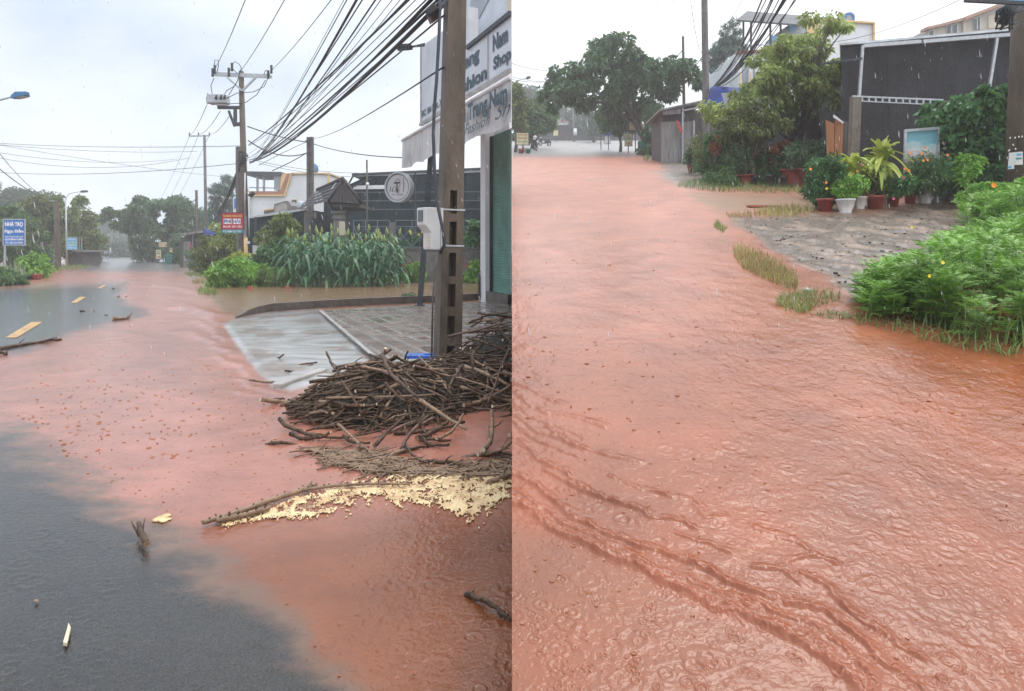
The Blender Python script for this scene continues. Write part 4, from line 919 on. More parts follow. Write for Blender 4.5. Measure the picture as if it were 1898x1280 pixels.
# fine litter filling the heap, floating bark fragments
def litter(n, gen, Lr, r, mt, name):
    b = MB()
    for _ in range(n):
        c = gen(); a = hr.uniform(0, 6.28); L_ = hr.uniform(*Lr); d_ = Vector((math.cos(a), math.sin(a), hr.uniform(-.15, .15))) * L_ / 2
        b.tube([c - d_, c + Vector((0, 0, r)) , c + d_], [r, r * 1.1, r * .7], 4)
    tag(b.build(name, mt), kind='stuff')
def heap_pt():
    while True:
        g = GL(hr.uniform(520, 946), hr.uniform(665, 850)); hz = heap_z(g.x, g.y)
        if hz > .02 and g.x < -.12: g.z = hz * hr.uniform(.3, .92); return g
litter(900, heap_pt, (0.10, 0.45), 0.008, M['bark_dark'], 'twig_litter')
def drift_pt():
    while True:
        x = hr.uniform(570, 946); y = hr.uniform(800, 885)
        if inpoly([(575, 832), (640, 838), (700, 842), (800, 868), (947, 852), (947, 895), (850, 880), (700, 882), (655, 868), (590, 850)], x, y): g = GL(x, y); g.z = .012; return g
litter(420, drift_pt, (0.06, 0.45), 0.006, M['bark_grey'], 'twig_litter')
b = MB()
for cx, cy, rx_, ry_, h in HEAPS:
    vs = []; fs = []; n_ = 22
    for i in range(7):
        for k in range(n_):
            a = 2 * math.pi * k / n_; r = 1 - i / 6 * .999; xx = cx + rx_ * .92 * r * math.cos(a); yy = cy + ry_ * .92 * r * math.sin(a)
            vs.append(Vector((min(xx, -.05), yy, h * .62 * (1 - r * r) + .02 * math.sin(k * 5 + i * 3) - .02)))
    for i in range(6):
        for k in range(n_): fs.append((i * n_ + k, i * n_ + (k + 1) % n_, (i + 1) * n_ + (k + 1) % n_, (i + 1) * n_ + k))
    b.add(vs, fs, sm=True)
M['heap_core'] = mat('dark_heap_core', (0.022, 0.016, 0.012), 0.7, 0.5, 12, 0.8, 40); tag(b.build('heap_filling', M['heap_core']), kind='stuff')  # near black mound filling the inside of the heap
# foam raft
fx = np.linspace(360, 948.6, 520); fy = np.linspace(862, 988, 120); FX, FY = np.meshgrid(fx, fy); Yg = EYE * F / (FY - HY); Xg = (FX - CX) * Yg / F
sd_ = sdist([(372, 976), (430, 958), (500, 935), (570, 915), (640, 893), (720, 880), (800, 872), (949, 868), (949, 925), (915, 940), (880, 972), (850, 962), (815, 940), (740, 938), (690, 928), (640, 948), (560, 962), (450, 975)], FX, FY)
msk = np.minimum(-sd_ / 14, 0.75 + .5 * sstep(650, 900, FX)) + 1.6 * fbm(Xg * 13, Yg * 7, 6, 80, .8); Zg = 0.006 + 0.005 * np.clip(msk, 0, 1.2) + 0.003 * fbm(Xg * 20, Yg * 20, 2, 81)
i = np.arange(119 * 520).reshape(119, 520)[:, :-1].ravel(); Q = np.stack([i, i + 1, i + 521, i + 520], 1); kq = msk.ravel()[Q].min(1) > 0.30
V = np.stack([Xg, Yg, Zg], -1).reshape(-1, 3); us, inv = np.unique(Q[kq].ravel(), return_inverse=True)
M['foam'] = mat('yellow_scum_foam', (0.46, 0.26, 0.11), 0.5, 0.1, 7, 0.6, 60, c2=(0.74, 0.56, 0.31), lo=.3, hi=.6)
me = np_mesh('foam', V[us], inv.reshape(-1, 4), M['foam'], True)
if me.polygons[0].normal.z < 0: me.flip_normals()
tag(link('foam', me), kind='stuff')
fb = MB()
for _ in range(620):
    while True:
        x, y = hr.uniform(390, 946), hr.uniform(866, 972); ii = int((y - 862) / (988 - 862) * 119); jj = int((x - 360) / (948.6 - 360) * 519)
        if msk[ii, jj] > .1: break
    fb.ball(GL(x, y) + UZ * .006, hr.uniform(.003, .011) * (.7 if x < 600 else 1), 5, squash=.4)
tag(fb.build('foam_bubbles', M['foam']), kind='stuff')
def foam_pt():
    while True:
        x = hr.uniform(400, 946); y = hr.uniform(870, 970)
        if inpoly([(400, 970), (500, 935), (640, 893), (720, 880), (947, 866), (947, 925), (840, 940), (690, 930), (560, 962)], x, y): g = GL(x, y); g.z = .02; return g
litter(420, foam_pt, (0.006, 0.03), 0.002, M['bark_grey'], 'bark_fragments')
def spiny(px_, rads, label, z=0.03):
    t = thing('long_branch', GL(*px_[0]), label, 'branch'); pts = [GL(x, y) + UZ * z for x, y in px_]
    n = 24; q = []
    for i in range(n + 1):
        u_ = i / n * (len(pts) - 1); j = min(len(pts) - 2, int(u_)); q.append(pts[j].lerp(pts[j + 1], u_ - j))
    b = MB(); b.tube(q, [rads[0] + (rads[1] - rads[0]) * i / n + (.004 if i % 2 else 0) for i in range(n + 1)], 8); part('stem', b, M['bark_grey'], t)
    for i in range(1, n, 2):
        b = MB(); s_ = 1 if i % 4 == 1 else -1; b.tube([q[i], q[i] + Vector((.010 * s_, .006, rads[0] * 1.4)), q[i] + Vector((.016 * s_, .0, rads[0] * 1.7))], [.006, .005, .003], 5); part('stub', b, M['bark_dark'], t)
spiny([(375, 978), (430, 962), (500, 936), (560, 916), (585, 905)], (.013, .018), 'long pale branch with rows of stubs along the left edge of the foam')
spiny([(400, 974), (450, 964), (500, 950)], (.014, .013), 'shorter stubby branch lying against the long one at the foam edge')
spiny([(560, 916), (620, 908), (690, 904), (760, 905)], (.010, .006), 'thin dark crooked branch floating in the middle of the foam')
# loose pieces on the road
t = thing('broken_branch', GL(265, 1000), 'short forked broken branch lying alone on the wet asphalt', 'branch')
b = MB(); b.tube([GL(257, 985) + UZ * .05, GL(262, 1000) + UZ * .035, GL(272, 1018) + UZ * .03], [.012, .017, .018], 9, capmi=1); part('stem', b, [M['bark_dark'], M['bark_grey']], t)
b = MB(); b.tube([GL(258, 1000) + UZ * .02, GL(249, 993) + UZ * .05, GL(243, 985) + UZ * .06], [.007, .006, .003], 6); part('twig', b, M['bark_dark'], t)
b = MB(); b.tube([GL(265, 994) + UZ * .04, GL(268, 984) + UZ * .07], [.005, .003], 6); part('twig', b, M['bark_dark'], t)
t = thing('wood_chip', GL(124, 1185), 'pale splinter of wood lying by itself on the dark asphalt', 'wood chip')
b = MB(); b.prism([GL(117, 1196), GL(124, 1198), GL(128, 1182), GL(131, 1168), GL(127, 1160), GL(124, 1172)], (0, 0, .014)); part('splinter', b, M['cut_wood'], t)
t = thing('wood_chip', GL(68, 1115), 'small tan leaf shaped chip on the asphalt', 'wood chip'); b = MB(); b.prism([GL(62, 1114), GL(68, 1117), GL(73, 1114), GL(68, 1111)], (0, 0, .004)); part('flake', b, M['bark_grey'], t)
b = MB(); tg = tag(by_px('d3', (-8, 646), .02, (108, 628), .02, 'long dark log drifted across the left road beside the yellow dash', 2.2), 'long dark log drifted across the left road beside the yellow dash', 'branch'); tg.name = 'drift_log'
tg = by_px('g3', (213, 591), .03, (246, 588), .03, 'short knobbly log on the wet asphalt patch', 2.0); tg.name = 'drift_log'
tg = by_px('d3', (862, 1092), .03, (952, 1145), .03, 'dark charred stick floating in the ripples at the right foreground', .9); tg.name = 'floating_stick'
tg = by_px('d1', (5, 654), .02, (18, 655), .02, 'small dark wood lump at the left end of the drifted log', 1.6); tg.name = 'drift_log'
for (x, y, w_) in ((151, 577, 7), (173, 575, 3), (196, 584, 4), (209, 535, 4), (219, 550, 4), (233, 550, 3), (60, 606, 3)):
    g = GL(x, y); b = MB(); s_ = w_ * g.y / F; b.ball(g + UZ * s_ * .2, s_ * .5, 5, squash=.5); b.ball(g + Vector((s_ * .5, .02, s_ * .15)), s_ * .35, 5, squash=.5); tag(b.build('debris_lump', M['bark_dark']), 'small dark clod of debris on the wet asphalt patch', 'debris', 'clods of debris on the asphalt')
t = thing('foam_blob', GL(302, 962), 'small cream foam blob floating left of the long stubby branch', 'foam'); b = MB()
for x, y, r in ((292, 964, .03), (300, 961, .035), (308, 957, .03), (303, 966, .025), (312, 963, .02)): b.ball(GL(x, y) + UZ * .004, r, 6, squash=.35)
part('bubbles', b, M['foam'], t)
# yellow lane dashes
M['lane'] = mat('yellow_road_paint', (0.12, 0.085, 0.045), 0.3, 0.2, 7, c2=(0.56, 0.30, 0.055), lo=.34, hi=.5)
for q_ in (((10, 626), (31, 626), (79, 597), (58, 597)), ((131, 561), (142, 561.5), (159, 550.5), (149, 550)), ((181, 534), (187, 534), (197, 529), (191, 528.5))):
    b = MB(); b.prism([GL(x, y) + UZ * .006 for x, y in q_], (0, 0, .003)); tag(b.build('lane_marking', M['lane']), kind='structure')
# ------------------------------------------------------------------ LEFT: middle distance, right side of the road
# main pole with crossarm, recloser box and its twin
Yp = 40.0
pbase, ptop = at_l(457, Yp), P(447, 132, Yp)
t = thing('utility_pole', pbase, 'tall brown utility pole with white crossarm and grey switch tank above the red sign', 'pole')
b = MB(); b.tube([pbase - UZ * .3, (pbase + ptop) / 2, ptop], [0.21, 0.18, 0.14], 12); part('shaft', b, M['pole'], t)
ca = P(396, 138, Yp); cb = P(502, 142, Yp); b = MB()
b.bar(ca - Vector((0, .12, 0)), cb - Vector((0, .12, 0)), 0.10, 0.22); part('crossarm', b, M['galv'], t)
b = MB(); b.bar(ca + Vector((0, .14, .03)), cb + Vector((0, .14, .03)), 0.10, 0.16); part('crossarm', b, M['galv'], t)
for x in (421, 474):
    b = MB(); b.bar(P(x, 143, Yp - .2), P(449, 168, Yp - .2), 0.10, 0.10); part('brace', b, M['galv'], t)
ins = []
for x, y in ((398, 128), (394, 134), (430, 124), (424, 133), (503, 128), (497, 138)):
    b = MB(); c = P(x, y, Yp - .2); prof = []
    for k in range(9): prof += [(0.085 if k % 2 else 0.05, -0.24 + k * .06)]
    b.lathe(c, prof, 10); part('insulator', b, M['steel_dark'], t)
for pts in (((397, 120), (398, 111), (404, 111), (405, 122), (402, 134)), ((430, 118), (436, 114), (444, 119), (449, 130)), ((424, 130), (432, 128), (440, 136)), ((489, 138), (492, 130), (497, 130), (500, 138)),
            ((397, 144), (391, 158), (393, 172), (403, 182)), ((442, 145), (436, 158), (420, 168), (411, 182)), ((497, 143), (490, 160), (470, 170), (440, 172), (420, 182)), ((492, 148), (476, 175), (455, 190), (424, 192)), ((446, 128), (440, 150), (424, 176))):
    b = MB(); b.tube([P(x, y, Yp - .25) for x, y in pts], 0.022, 5); part('jumper', b, M['black'], t)
bc = P(405, 184, Yp - .1); b = MB(); b.box(bc, (1.08, 0.7, 0.52), taper=.96); b.box(bc - UZ * .32 + Vector((.2, 0, 0)), (0.55, 0.4, 0.14)); part('switch_tank', b, M['galv'], t, bevel=0.05)
for x in (397, 406, 413):
    b = MB(); b.tube([P(x + 3, 183, Yp - .5), P(x + 4, 176, Yp - .6)], [.07, .05], 8); part('bushing', b, M['steel_dark'], t)
b = MB(); b.bar(P(404, 199, Yp), P(447, 199, Yp), 0.2, 0.16); b.bar(P(436, 202, Yp), P(436, 228, Yp), 0.16, 0.16); b.bar(P(433, 230, Yp), P(449, 230, Yp), 0.2, 0.2); b.bar(P(424, 205, Yp), P(435, 234, Yp), 0.12, 0.12); part('bracket', b, M['steel_dark'], t)
b = MB(); b.tube([P(385, 172, Yp - .1), P(383, 182, Yp - .1), P(384, 193, Yp - .1), P(390, 190, Yp - .1)], 0.025, 5); part('lever', b, M['steel_dark'], t)
t = pole_thing('utility_pole', 'shorter dark pole standing tight behind the tall pole with the switch tank', at_l(446, 41), P(443, 272, 41), .20, .17, True, 'pole_far')
t = thing('cable_guard', at_l(454, 39.6), 'white and yellow cable guard tube strapped to the tall brown pole', 'conduit')
b = MB(); b.tube([P(454, 320, 39.6), P(454, 402, 39.6)], .05, 8); part('pipe', b, M['galv'], t)
b = MB(); b.box(P(454, 420, 39.55), (.14, .1, 1.2)); part('grey_sleeve', b, M['galv'], t)
b = MB(); b.tube([P(455, 440, 39.6), P(457, 494, 39.6)], .11, 8); part('yellow_sleeve', b, M['yellow_trim'], t)
b = MB(); b.box(P(460, 449, 39.5), (.16, .1, .14)); part('label_tag', b, M['white'], t)
t = thing('security_camera', P(466, 361, 39.5), 'small dark camera bracket on the tall brown pole', 'camera'); b = MB(); b.bar(P(463, 364, 39.4), P(471, 356, 39.3), .16, .16); b.bar(P(459, 360, 39.6), P(466, 360, 39.4), .06, .06); part('housing', b, M['black'], t)
b = MB(); b.bar(P(464, 364.5, 39.35), P(463, 366, 39.35), .10, .10); part('lens', b, M['white'], t)
# red sign on the pole
t = thing('trader_sign', P(431, 412, 39.2), 'red buying sign reading PHI HẢI with a teal strip, fixed to the tall pole', 'sign')
wS, hS = 40 * 39.2 / F, 30 * 39.2 / F; o, ux = sign_panel(t, P(431, 409.5, 39.2), wS, hS, 0, M['sign_red'], frame=M['steel_dark'])
b = MB(); b.box(P(431, 428.5, 39.17), (wS, .05, 6.5 * 39.2 / F)); part('strip', b, M['sign_teal'], t)
sign_lines(t, o, ux, wS, hS, [('THU MUA NÔNG SẢN', .06, .76, .88, .15, M['letter_yellow'], .02), ('MUA MÌ - BẮP - ĐẬU', .08, .08, .86, .20, M['letter_white'], .03)])
b = MB()
for x0, x1 in ((.10, .46), (.53, .88)): b.box(o + ux * ((x0 + x1) / 2 * wS) + UZ * (.49 * hS) - Vector((0, .004, 0)), ((x1 - x0) * wS, .008, .32 * hS)); part('white_plate', b, M['letter_white'], t); b = MB()
text_part('lettering', 'PHI', M['letter_navy'], t, o + ux * .12 * wS + UZ * .38 * hS, ux, UZ, .32 * wS, .22 * hS, .04, 0, .014); text_part('lettering', 'HẢI', M['letter_navy'], t, o + ux * .55 * wS + UZ * .38 * hS, ux, UZ, .31 * wS, .28 * hS, .04, 0, .014)
text_part('lettering', 'ĐT: 0384 737 777', M['letter_white'], t, P(413, 430.5, 39.13), ux, UZ, .85 * wS, .11, .02)
# other poles
t = pole_thing('utility_pole', 'slim pole with a small crossarm left of the tall pole, beyond the shrubs', at_l(383, 72), P(379, 250, 72), .17, .13, False, 'pole_far')
b = MB(); b.bar(P(350, 252, 72), P(389, 251, 72), .12, .14); part('crossarm', b, M['galv'], t)
for x in (351, 368, 388): b = MB(); b.tube([P(x, 251, 72), P(x, 245, 72)], [.07, .05], 6); part('insulator', b, M['steel_dark'], t)
t = pole_thing('utility_pole', 'short bare reddish pole beside the big tree', at_l(366, 80), P(364, 352, 80), .16, .13, True, 'pole')
b = MB(); b.bar(P(364, 368, 80), P(356, 374, 80), .08, .08); part('stay', b, M['steel_dark'], t)
t = thing('utility_pole', at_l(575, 45), 'square double ribbed concrete pole behind the tiled gate roof', 'pole')
b = MB(); b.box((at_l(575, 45) + P(573, 254, 45)) / 2 - Vector((.07, 0, 0)), (.18, .3, P(575, 254, 45).z)); b.box((at_l(575, 45) + P(577, 253, 45)) / 2 + Vector((.07, .05, 0)), (.16, .3, P(575, 254, 45).z)); part('shaft', b, M['pole_far'], t)
b = MB(); b.bar(P(568, 264, 44.8), P(573, 262, 44.8), .08, .3); part('clamp', b, M['steel_dark'], t)
t = pole_thing('lamp_post', 'thin rusty post with a white lamp globe behind the sorghum', at_l(681, 37), P(680, 296, 37), .05, .045, False, 'pole'); b = MB(); b.ball(P(681, 341, 36.9), .10, 6); part('lamp_globe', b, M['white'], t)
# wall and gate
t = thing('boundary_wall', at_l(810, 36), 'stained low garden wall with steel lattice panels and brick footing behind the puddle', 'wall')
zw = P(800, 463, 36).z; b = MB(); b.box((P(730, 470, 36).x / 1 + (P(940, 470, 36).x - P(730, 470, 36).x) / 2, 36, zw / 2), (P(945, 470, 36).x - P(728, 470, 36).x, .2, zw)); part('wall_base', b, M['mortar'], t)
b = MB(); b.box(((P(728, 0, 36).x + P(945, 0, 36).x) / 2, 36, zw + .05), (P(945, 470, 36).x - P(728, 470, 36).x, .3, .10)); part('coping', b, M['concrete_dark'], t)
b = MB()
for x, w_ in ((755, 26), (868, 12), (770, 10)): b.box(P(x, 492, 35.88), (w_ * 36 / F, .06, 10 * 36 / F))
for x, w_ in ((765, 36), (880, 24)): b.box(P(x, 508, 35.88), (w_ * 36 / F, .06, 7 * 36 / F))
part('exposed_brick', b, M['brick'], t)
for x in (728, 728 + 104, 905): b = MB(); b.box((P(x, 0, 36).x, 35.95, P(x, 412, 36).z / 2), (.28, .28, P(x, 412, 36).z)); part('post', b, M['mortar'], t)
M['lattice'] = mat('grey_steel_lattice', (0.14, 0.17, 0.20), 0.5, 0.2, 8)
for x0, x1 in ((655, 722), (733, 825), (838, 900)):
    b = MB(); zt, zb = P(x0, 408, 36).z, P(x0, 458, 36).z; X0, X1 = P(x0, 0, 36).x, P(x1, 0, 36).x; w_ = .045; zm = zt - .32
    for z in (zt, zb, zm): b.bar((X0, 36, z), (X1, 36, z), w_, w_)
    nb = max(3, int((X1 - X0) / .75))
    for k in range(nb + 1): xx = X0 + (X1 - X0) * k / nb; b.bar((xx, 36.02, zb), (xx, 36.02, zt), w_, w_)
    for k in range(nb):
        xa = X0 + (X1 - X0) * k / nb; xb_ = X0 + (X1 - X0) * (k + 1) / nb; b.bar((xa, 35.97, zb if k % 2 else zm), (xb_, 35.97, zm if k % 2 else zb), .035, .035); b.bar((xa, 35.94, zm if k % 2 else zb), (xb_, 35.94, zb if k % 2 else zm), .03, .03)
    part('lattice_panel', b, M['lattice'], t)
gt = thing('gate_house', at_l(618, 38), 'garden gate with steep dark tiled roof on a grey masonry pillar', 'gate')
Yg_ = 38.0
# gabled roof: ridge runs away to the left-back; front gable faces us on the right
def tiled(b, a, c, d, e, nu, nv, lift=0.05):
    """rows of overlapping tiles on the quad a-c-d-e (a,c eave; d,e ridge)"""
    a, c, d, e = map(Vector, (a, c, d, e)); nn = (c - a).cross(e - a).normalized()
    if nn.z < 0: nn = -nn
    for j in range(nv):
        t0, t1 = j / nv, (j + 1.12) / nv; t1 = min(t1, 1)
        vs = []; m_ = nu * 4
        for i in range(m_ + 1):
            s_ = i / m_; w_ = lift * .5 * (0.5 + .5 * math.cos(s_ * nu * 2 * math.pi))
            lo = a.lerp(c, s_); hi = e.lerp(d, s_)
            vs += [lo.lerp(hi, t0) + nn * (lift + w_), lo.lerp(hi, t1) + nn * w_]
        b.add(vs, [(2 * i, 2 * i + 2, 2 * i + 3, 2 * i + 1) for i in range(m_)])
rA = P(636, 333, 37.2); rB = P(588, 353, 41.0); fL, fR = P(609, 374, 37.2), P(671, 378, 37.2); bL = P(553, 388, 41.0); bR = fR + (rB - rA)
b = MB(); tiled(b, bL, fL, rA, rB, 7, 5); tiled(b, fR, bR, rB, rA, 7, 5); part('roof_slope', b, M['tile'], gt)
b = MB(); gm = fL.lerp(fR, .5); tiled(b, fL + Vector((.1, -.02, .02)), fR + Vector((-.1, -.02, .02)), rA + Vector((.02, 0, -.03)), rA + Vector((-.02, 0, -.03)), 7, 6, .04); b.add([fL, fR, rA], [(0, 1, 2)]); part('gable', b, M['tile'], gt)
b = MB(); b.tube([rA + UZ * .06 - Vector((0, .1, 0)), rB + UZ * .06], .10, 8); b.tube([fL + UZ * .05, rA + UZ * .06], .08, 8); b.tube([fR + UZ * .05, rA + UZ * .06], .08, 8); part('ridge_tiles', b, M['tile'], gt)
b = MB(); q0, q1 = bL.lerp(rB, .55).lerp(fL.lerp(rA, .55), .8), bL.lerp(rB, .98).lerp(fL.lerp(rA, .98), .8); dd = (fL - bL).normalized() * .22; b.add([q0 + UZ * .12, q0 + dd + UZ * .12, q1 + dd + UZ * .12, q1 + UZ * .12], [(0, 1, 2, 3)]); part('flashing', b, M['galv'], gt)
b = MB(); b.box((fL + fR) / 2 + Vector((0, 1.9, -.12)), ((fR - fL).x * .8, 3.4, .18)); part('beam', b, M['wood_dark'], gt)
b = MB(); c = at_l(631, 38); zt = P(631, 392, 38).z; b.box(c + UZ * zt / 2, (.66, .6, zt)); b.box(c + UZ * (zt - .05), (.86, .8, .14)); b.box(c + UZ * (zt - .35), (.8, .74, .12)); part('pillar', b, M['mortar'], gt, bevel=.01)
b = MB(); b.box(P(634, 423, 37.66), (.32, .06, .75)); part('niche', b, M['cream'], gt)
b = MB(); c = at_l(575, 41.4); zt = P(575, 392, 41).z; b.box(c + UZ * zt / 2, (.6, .5, zt)); part('pillar', b, M['mortar'], gt)
b = MB(); b.box(P(600, 440, 40.5) , (1.5, .08, 2.2)); part('gate_leaf', b, M['steel_dark'], gt)
# dark netted buildings
t = thing('netted_building', at_l(780, 48), 'long dark shed wrapped in black shade netting behind the lattice wall', 'building')
xa, xb_ = P(600, 0, 48).x, P(947, 0, 48).x; ze = P(0, 326, 48).z; zr = P(0, 316, 48).z
b = MB(); b.prism([(xa, 48, -.1), (xb_, 48, -.1), (xb_, 48, zr), (P(680, 0, 48).x, 48, ze), (P(640, 0, 48).x, 48, P(0, 345, 48).z), (xa, 48, P(0, 360, 48).z)], (0, 7, 0)); part('netting_wall', b, M['netting'], t)
b = MB(); b.prism([P(653, 322, 47.8), P(912, 312, 47.8), P(912, 318, 47.8), P(655, 327, 47.8)], (0, 7.6, 0)); part('roof_edge', b, M['roof_metal'], t)
b = MB(); b.prism([P(652, 321, 47.7), P(914, 309, 47.7), P(914, 313, 47.7), P(652, 325, 47.7)], (0, 8, 0)); part('roof_sheet', b, M['steel_dark'], t)
b = MB(); b.bar(P(655, 347, 47.8), P(735, 346, 47.8), .05, .26); part('gap_light_strip', b, M['white'], t)  # white strip painted as daylight showing under the roof
for pa, pc in (((655, 325), (640, 352)), ((690, 330), (655, 345)), ((770, 318), (770, 470)), ((858, 316), (858, 470))):
    b = MB(); b.bar(P(*pa, 47.75), P(*pc, 47.75), .10, .10); part('frame_post', b, M['steel_dark'], t)
for y in (356, 372, 388): b = MB(); b.bar(P(650, y, 47.8), P(905, y - 1, 47.8), .04, .04); part('netting_wire', b, M['lattice'], t)
t = thing('netted_shed', at_l(510, 44), 'low dark netted shed with pale roof edge between the tall pole and the gate', 'building')
b = MB(); b.prism([at_l(462, 46), at_l(575, 46), P(575, 388, 46), P(470, 403, 46), P(462, 404, 46)], (0, 5, 0)); part('netting_wall', b, M['netting'], t)
b = MB(); b.prism([P(466, 400, 45.8), P(556, 387, 45.8), P(556, 391, 45.8), P(466, 404, 45.8)], (0, 5.6, 0)); part('roof_edge', b, M['roof_metal'], t)
for x in (474, 545): b = MB(); b.bar(P(x, 402, 45.7), at_l(x, 45.7), .14, .14); part('frame_post', b, M['steel_dark'], t)
b = MB(); b.bar(P(474, 436, 45.7), P(520, 436, 45.7), .07, .07); part('rail', b, M['steel_dark'], t)
b = MB(); b.box(P(478, 466, 44), (.66, .05, .8)); tag(b.build('notice_board', M['box_grey']), 'faded grey notice board leaning behind the tall brown pole', 'board')
# white terrace house, left view
def white_house(label, Yh, f, zb, big):
    t = thing('white_house', zb, label, 'house'); return t
Yh = 75
t = thing('white_house', at_l(530, Yh), 'white house with yellow trimmed parapet and roof terrace behind the tall brown pole', 'house')
def wp(pts, y0, dep, mt, nm): b = MB(); b.prism([P(x, y, y0) for x, y in pts], (0, dep, 0)); part(nm, b, M[mt], t)
gy = HY + EYE * F / Yh
wp([(462, 362), (527, 362), (539, 322), (609, 322), (609, gy), (462, gy)], Yh, 8, 'white_wall', 'wall')
wp([(432, 365), (449, 359), (462, 359), (462, gy), (432, gy)], Yh - .5, 6, 'white_wall', 'side_wing')
wp([(461, 354), (519, 354), (532, 321), (538, 321), (526, 360.5), (461, 360.5)], Yh - .25, .2, 'brown_band', 'brown_band')
wp([(461, 360.5), (526.2, 360.5), (538.5, 320), (541, 320), (528, 363), (461, 363)], Yh - .3, .25, 'yellow_trim', 'yellow_trim')
wp([(521, 321), (537, 321), (527, 352), (519, 352)], Yh - .2, .3, 'yellow_trim', 'parapet_boards')
wp([(538, 319.5), (610.5, 319.5), (610.5, 322), (538, 322)], Yh - .25, 8.4, 'yellow_trim', 'parapet_cap')
wp([(607, 322), (610.5, 322), (610.5, 345), (607, 345)], Yh - .25, .3, 'yellow_trim', 'corner_trim')
wp([(458, 317), (521, 318), (521, 324), (458, 325)], Yh - .4, 5, 'steel_dark', 'terrace_roof')
wp([(508, 322), (519, 322), (519, 352), (508, 352)], Yh, 2.5, 'grey_tarp', 'stair_tower')
for x in (475, 487): wp([(x, 324), (x + 3, 324), (x + 3, 354), (x, 354)], Yh, .25, 'grey_tarp', 'terrace_post')
wp([(461, 346), (508, 347), (508, 349), (461, 348.5)], Yh, .08, 'galv', 'terrace_rail')
wp([(434, 368), (444, 364), (444, 383), (434, 387)], Yh - .6, .1, 'sign_blue', 'blue_sign')
wp([(540, 369), (550.5, 369), (550.5, 382), (540, 382)], Yh - .1, .2, 'yellow_trim', 'window_frame'); wp([(541.2, 370.2), (549.3, 370.2), (549.3, 380.8), (541.2, 380.8)], Yh - .14, .1, 'glass', 'window_pane')
t = thing('water_tank', P(582, 316, Yh + 3), 'round blue grey water tank on the white house roof, hidden behind the ribbed pole', 'tank'); b = MB(); b.ball(P(582, 313, Yh + 3), .5, 8, squash=1.3); part('tank', b, M['lamp_blue'], t)
t = thing('old_house', at_l(522, 62), 'low weathered plaster house with stepped parapet below the white house', 'house'); Yh = 62
gy = HY + EYE * F / Yh
wp([(489, 390), (507, 387), (508, 378), (528, 372), (533, 372), (540, 381), (556, 382), (556, gy), (489, gy)], Yh, 4, 'mortar', 'wall'); wp([(509, 381), (528, 376), (532, 380), (532, 392), (509, 395)], Yh - .1, .12, 'concrete_pale', 'plaster_panel'); wp([(489, 388), (507, 385.5), (507, 388), (489, 390.5)], Yh - .15, .3, 'yellow_trim', 'cornice')
b = MB(); c = P(557, 379, 61); b.lathe(c - UZ * .35, [(.30, 0), (.32, .1), (.32, .55), (.2, .66)], 12); tag(b.build('roof_drum', M['galv']), 'small grey drum on the low weathered house', 'drum')
# far building seen under the awning
t = thing('far_house', at_l(895, 110), 'pale far house roof showing between shop awning and shutter pillar', 'house'); Yh = 110
wp([(893, 297), (906, 293), (912, 293), (912, 400), (893, 400)], Yh, 5, 'white_wall', 'wall'); wp([(892, 295), (912, 290.5), (912, 293), (892, 297.5)], Yh - .3, 5, 'roof_metal', 'roof')
# sorghum
def sorghum_proto(seed):
    rr = random.Random(seed); t = thing('sorghum_plant', (0, 0, 0), 'tall dark sorghum plant with drooping strap leaves beside the puddle', 'crop plant', 'sorghum plants beside the puddle')
    Ht = 1.75 + .35 * rr.random(); b = MB(); b.tube([(0, 0, -.05), (.03, 0, Ht * .5), (.05 * rr.uniform(-1, 1), 0, Ht)], [.022, .018, .010], 6); part('stalk', b, LM['corn'], t)
    Vs = []; Fs = []; kk = 0
    for i in range(15):
        z0 = Ht * (.08 + .9 * i / 15); a = i * 2.4 + rr.uniform(-.5, .5); L = .75 + .45 * rr.random(); w = .085 + .03 * rr.random(); d = np.array([math.cos(a), math.sin(a), 0]); s = np.array([-math.sin(a), math.cos(a), 0])
        seg = 7; up = .55 + .3 * rr.random(); row = []
        for k in range(seg + 1):
            u = k / seg; p = np.array([0, 0, z0]) + d * L * (u * .75 - .1 * u * u) + np.array([0, 0, 1.0]) * L * (up * u - 1.25 * u * u); ww = w * (math.sin(math.pi * min(1, .15 + u * .85)) ** .7) * .5 + .002
            row += [p - s * ww + np.array([0, 0, .015]), p, p + s * ww + np.array([0, 0, .015])]
        Vs.append(np.array(row))
        for k in range(seg):
            for j in (0, 1): Fs.append([kk + k * 3 + j, kk + k * 3 + j + 1, kk + (k + 1) * 3 + j + 1, kk + (k + 1) * 3 + j])
        kk += len(row)
    link('leaves', np_mesh('leaves', np.concatenate(Vs), np.array(Fs), LM['corn'], True), t)
    b = MB(); b.tube([(0, 0, Ht - .02), (0, 0, Ht + .10), (.02, 0, Ht + .30)], [.018, .045, .012], 7); part('seed_head', b, LM['light'], t); return t
protos = [sorghum_proto(k) for k in range(4)]; rr = random.Random(9); k = 0
for row, (yy, n) in enumerate(((531, 15), (526, 15), (521, 14), (517, 12))):
    for i in range(n):
        x = 535 + (738 - 535) * (i + .5 * (row % 2) + rr.uniform(-.3, .3)) / (n - .5)
        o = protos[k] if k < 4 else copy_tree(protos[k % 4]); k += 1
        o.location = GL(x, yy + rr.uniform(-1.5, 1.5)); o.rotation_euler.z = rr.uniform(0, 6.28); s_ = rr.uniform(.85, 1.12) * (1.12 if row else .98); o.scale = (s_ * 1.25, s_ * 1.25, s_)
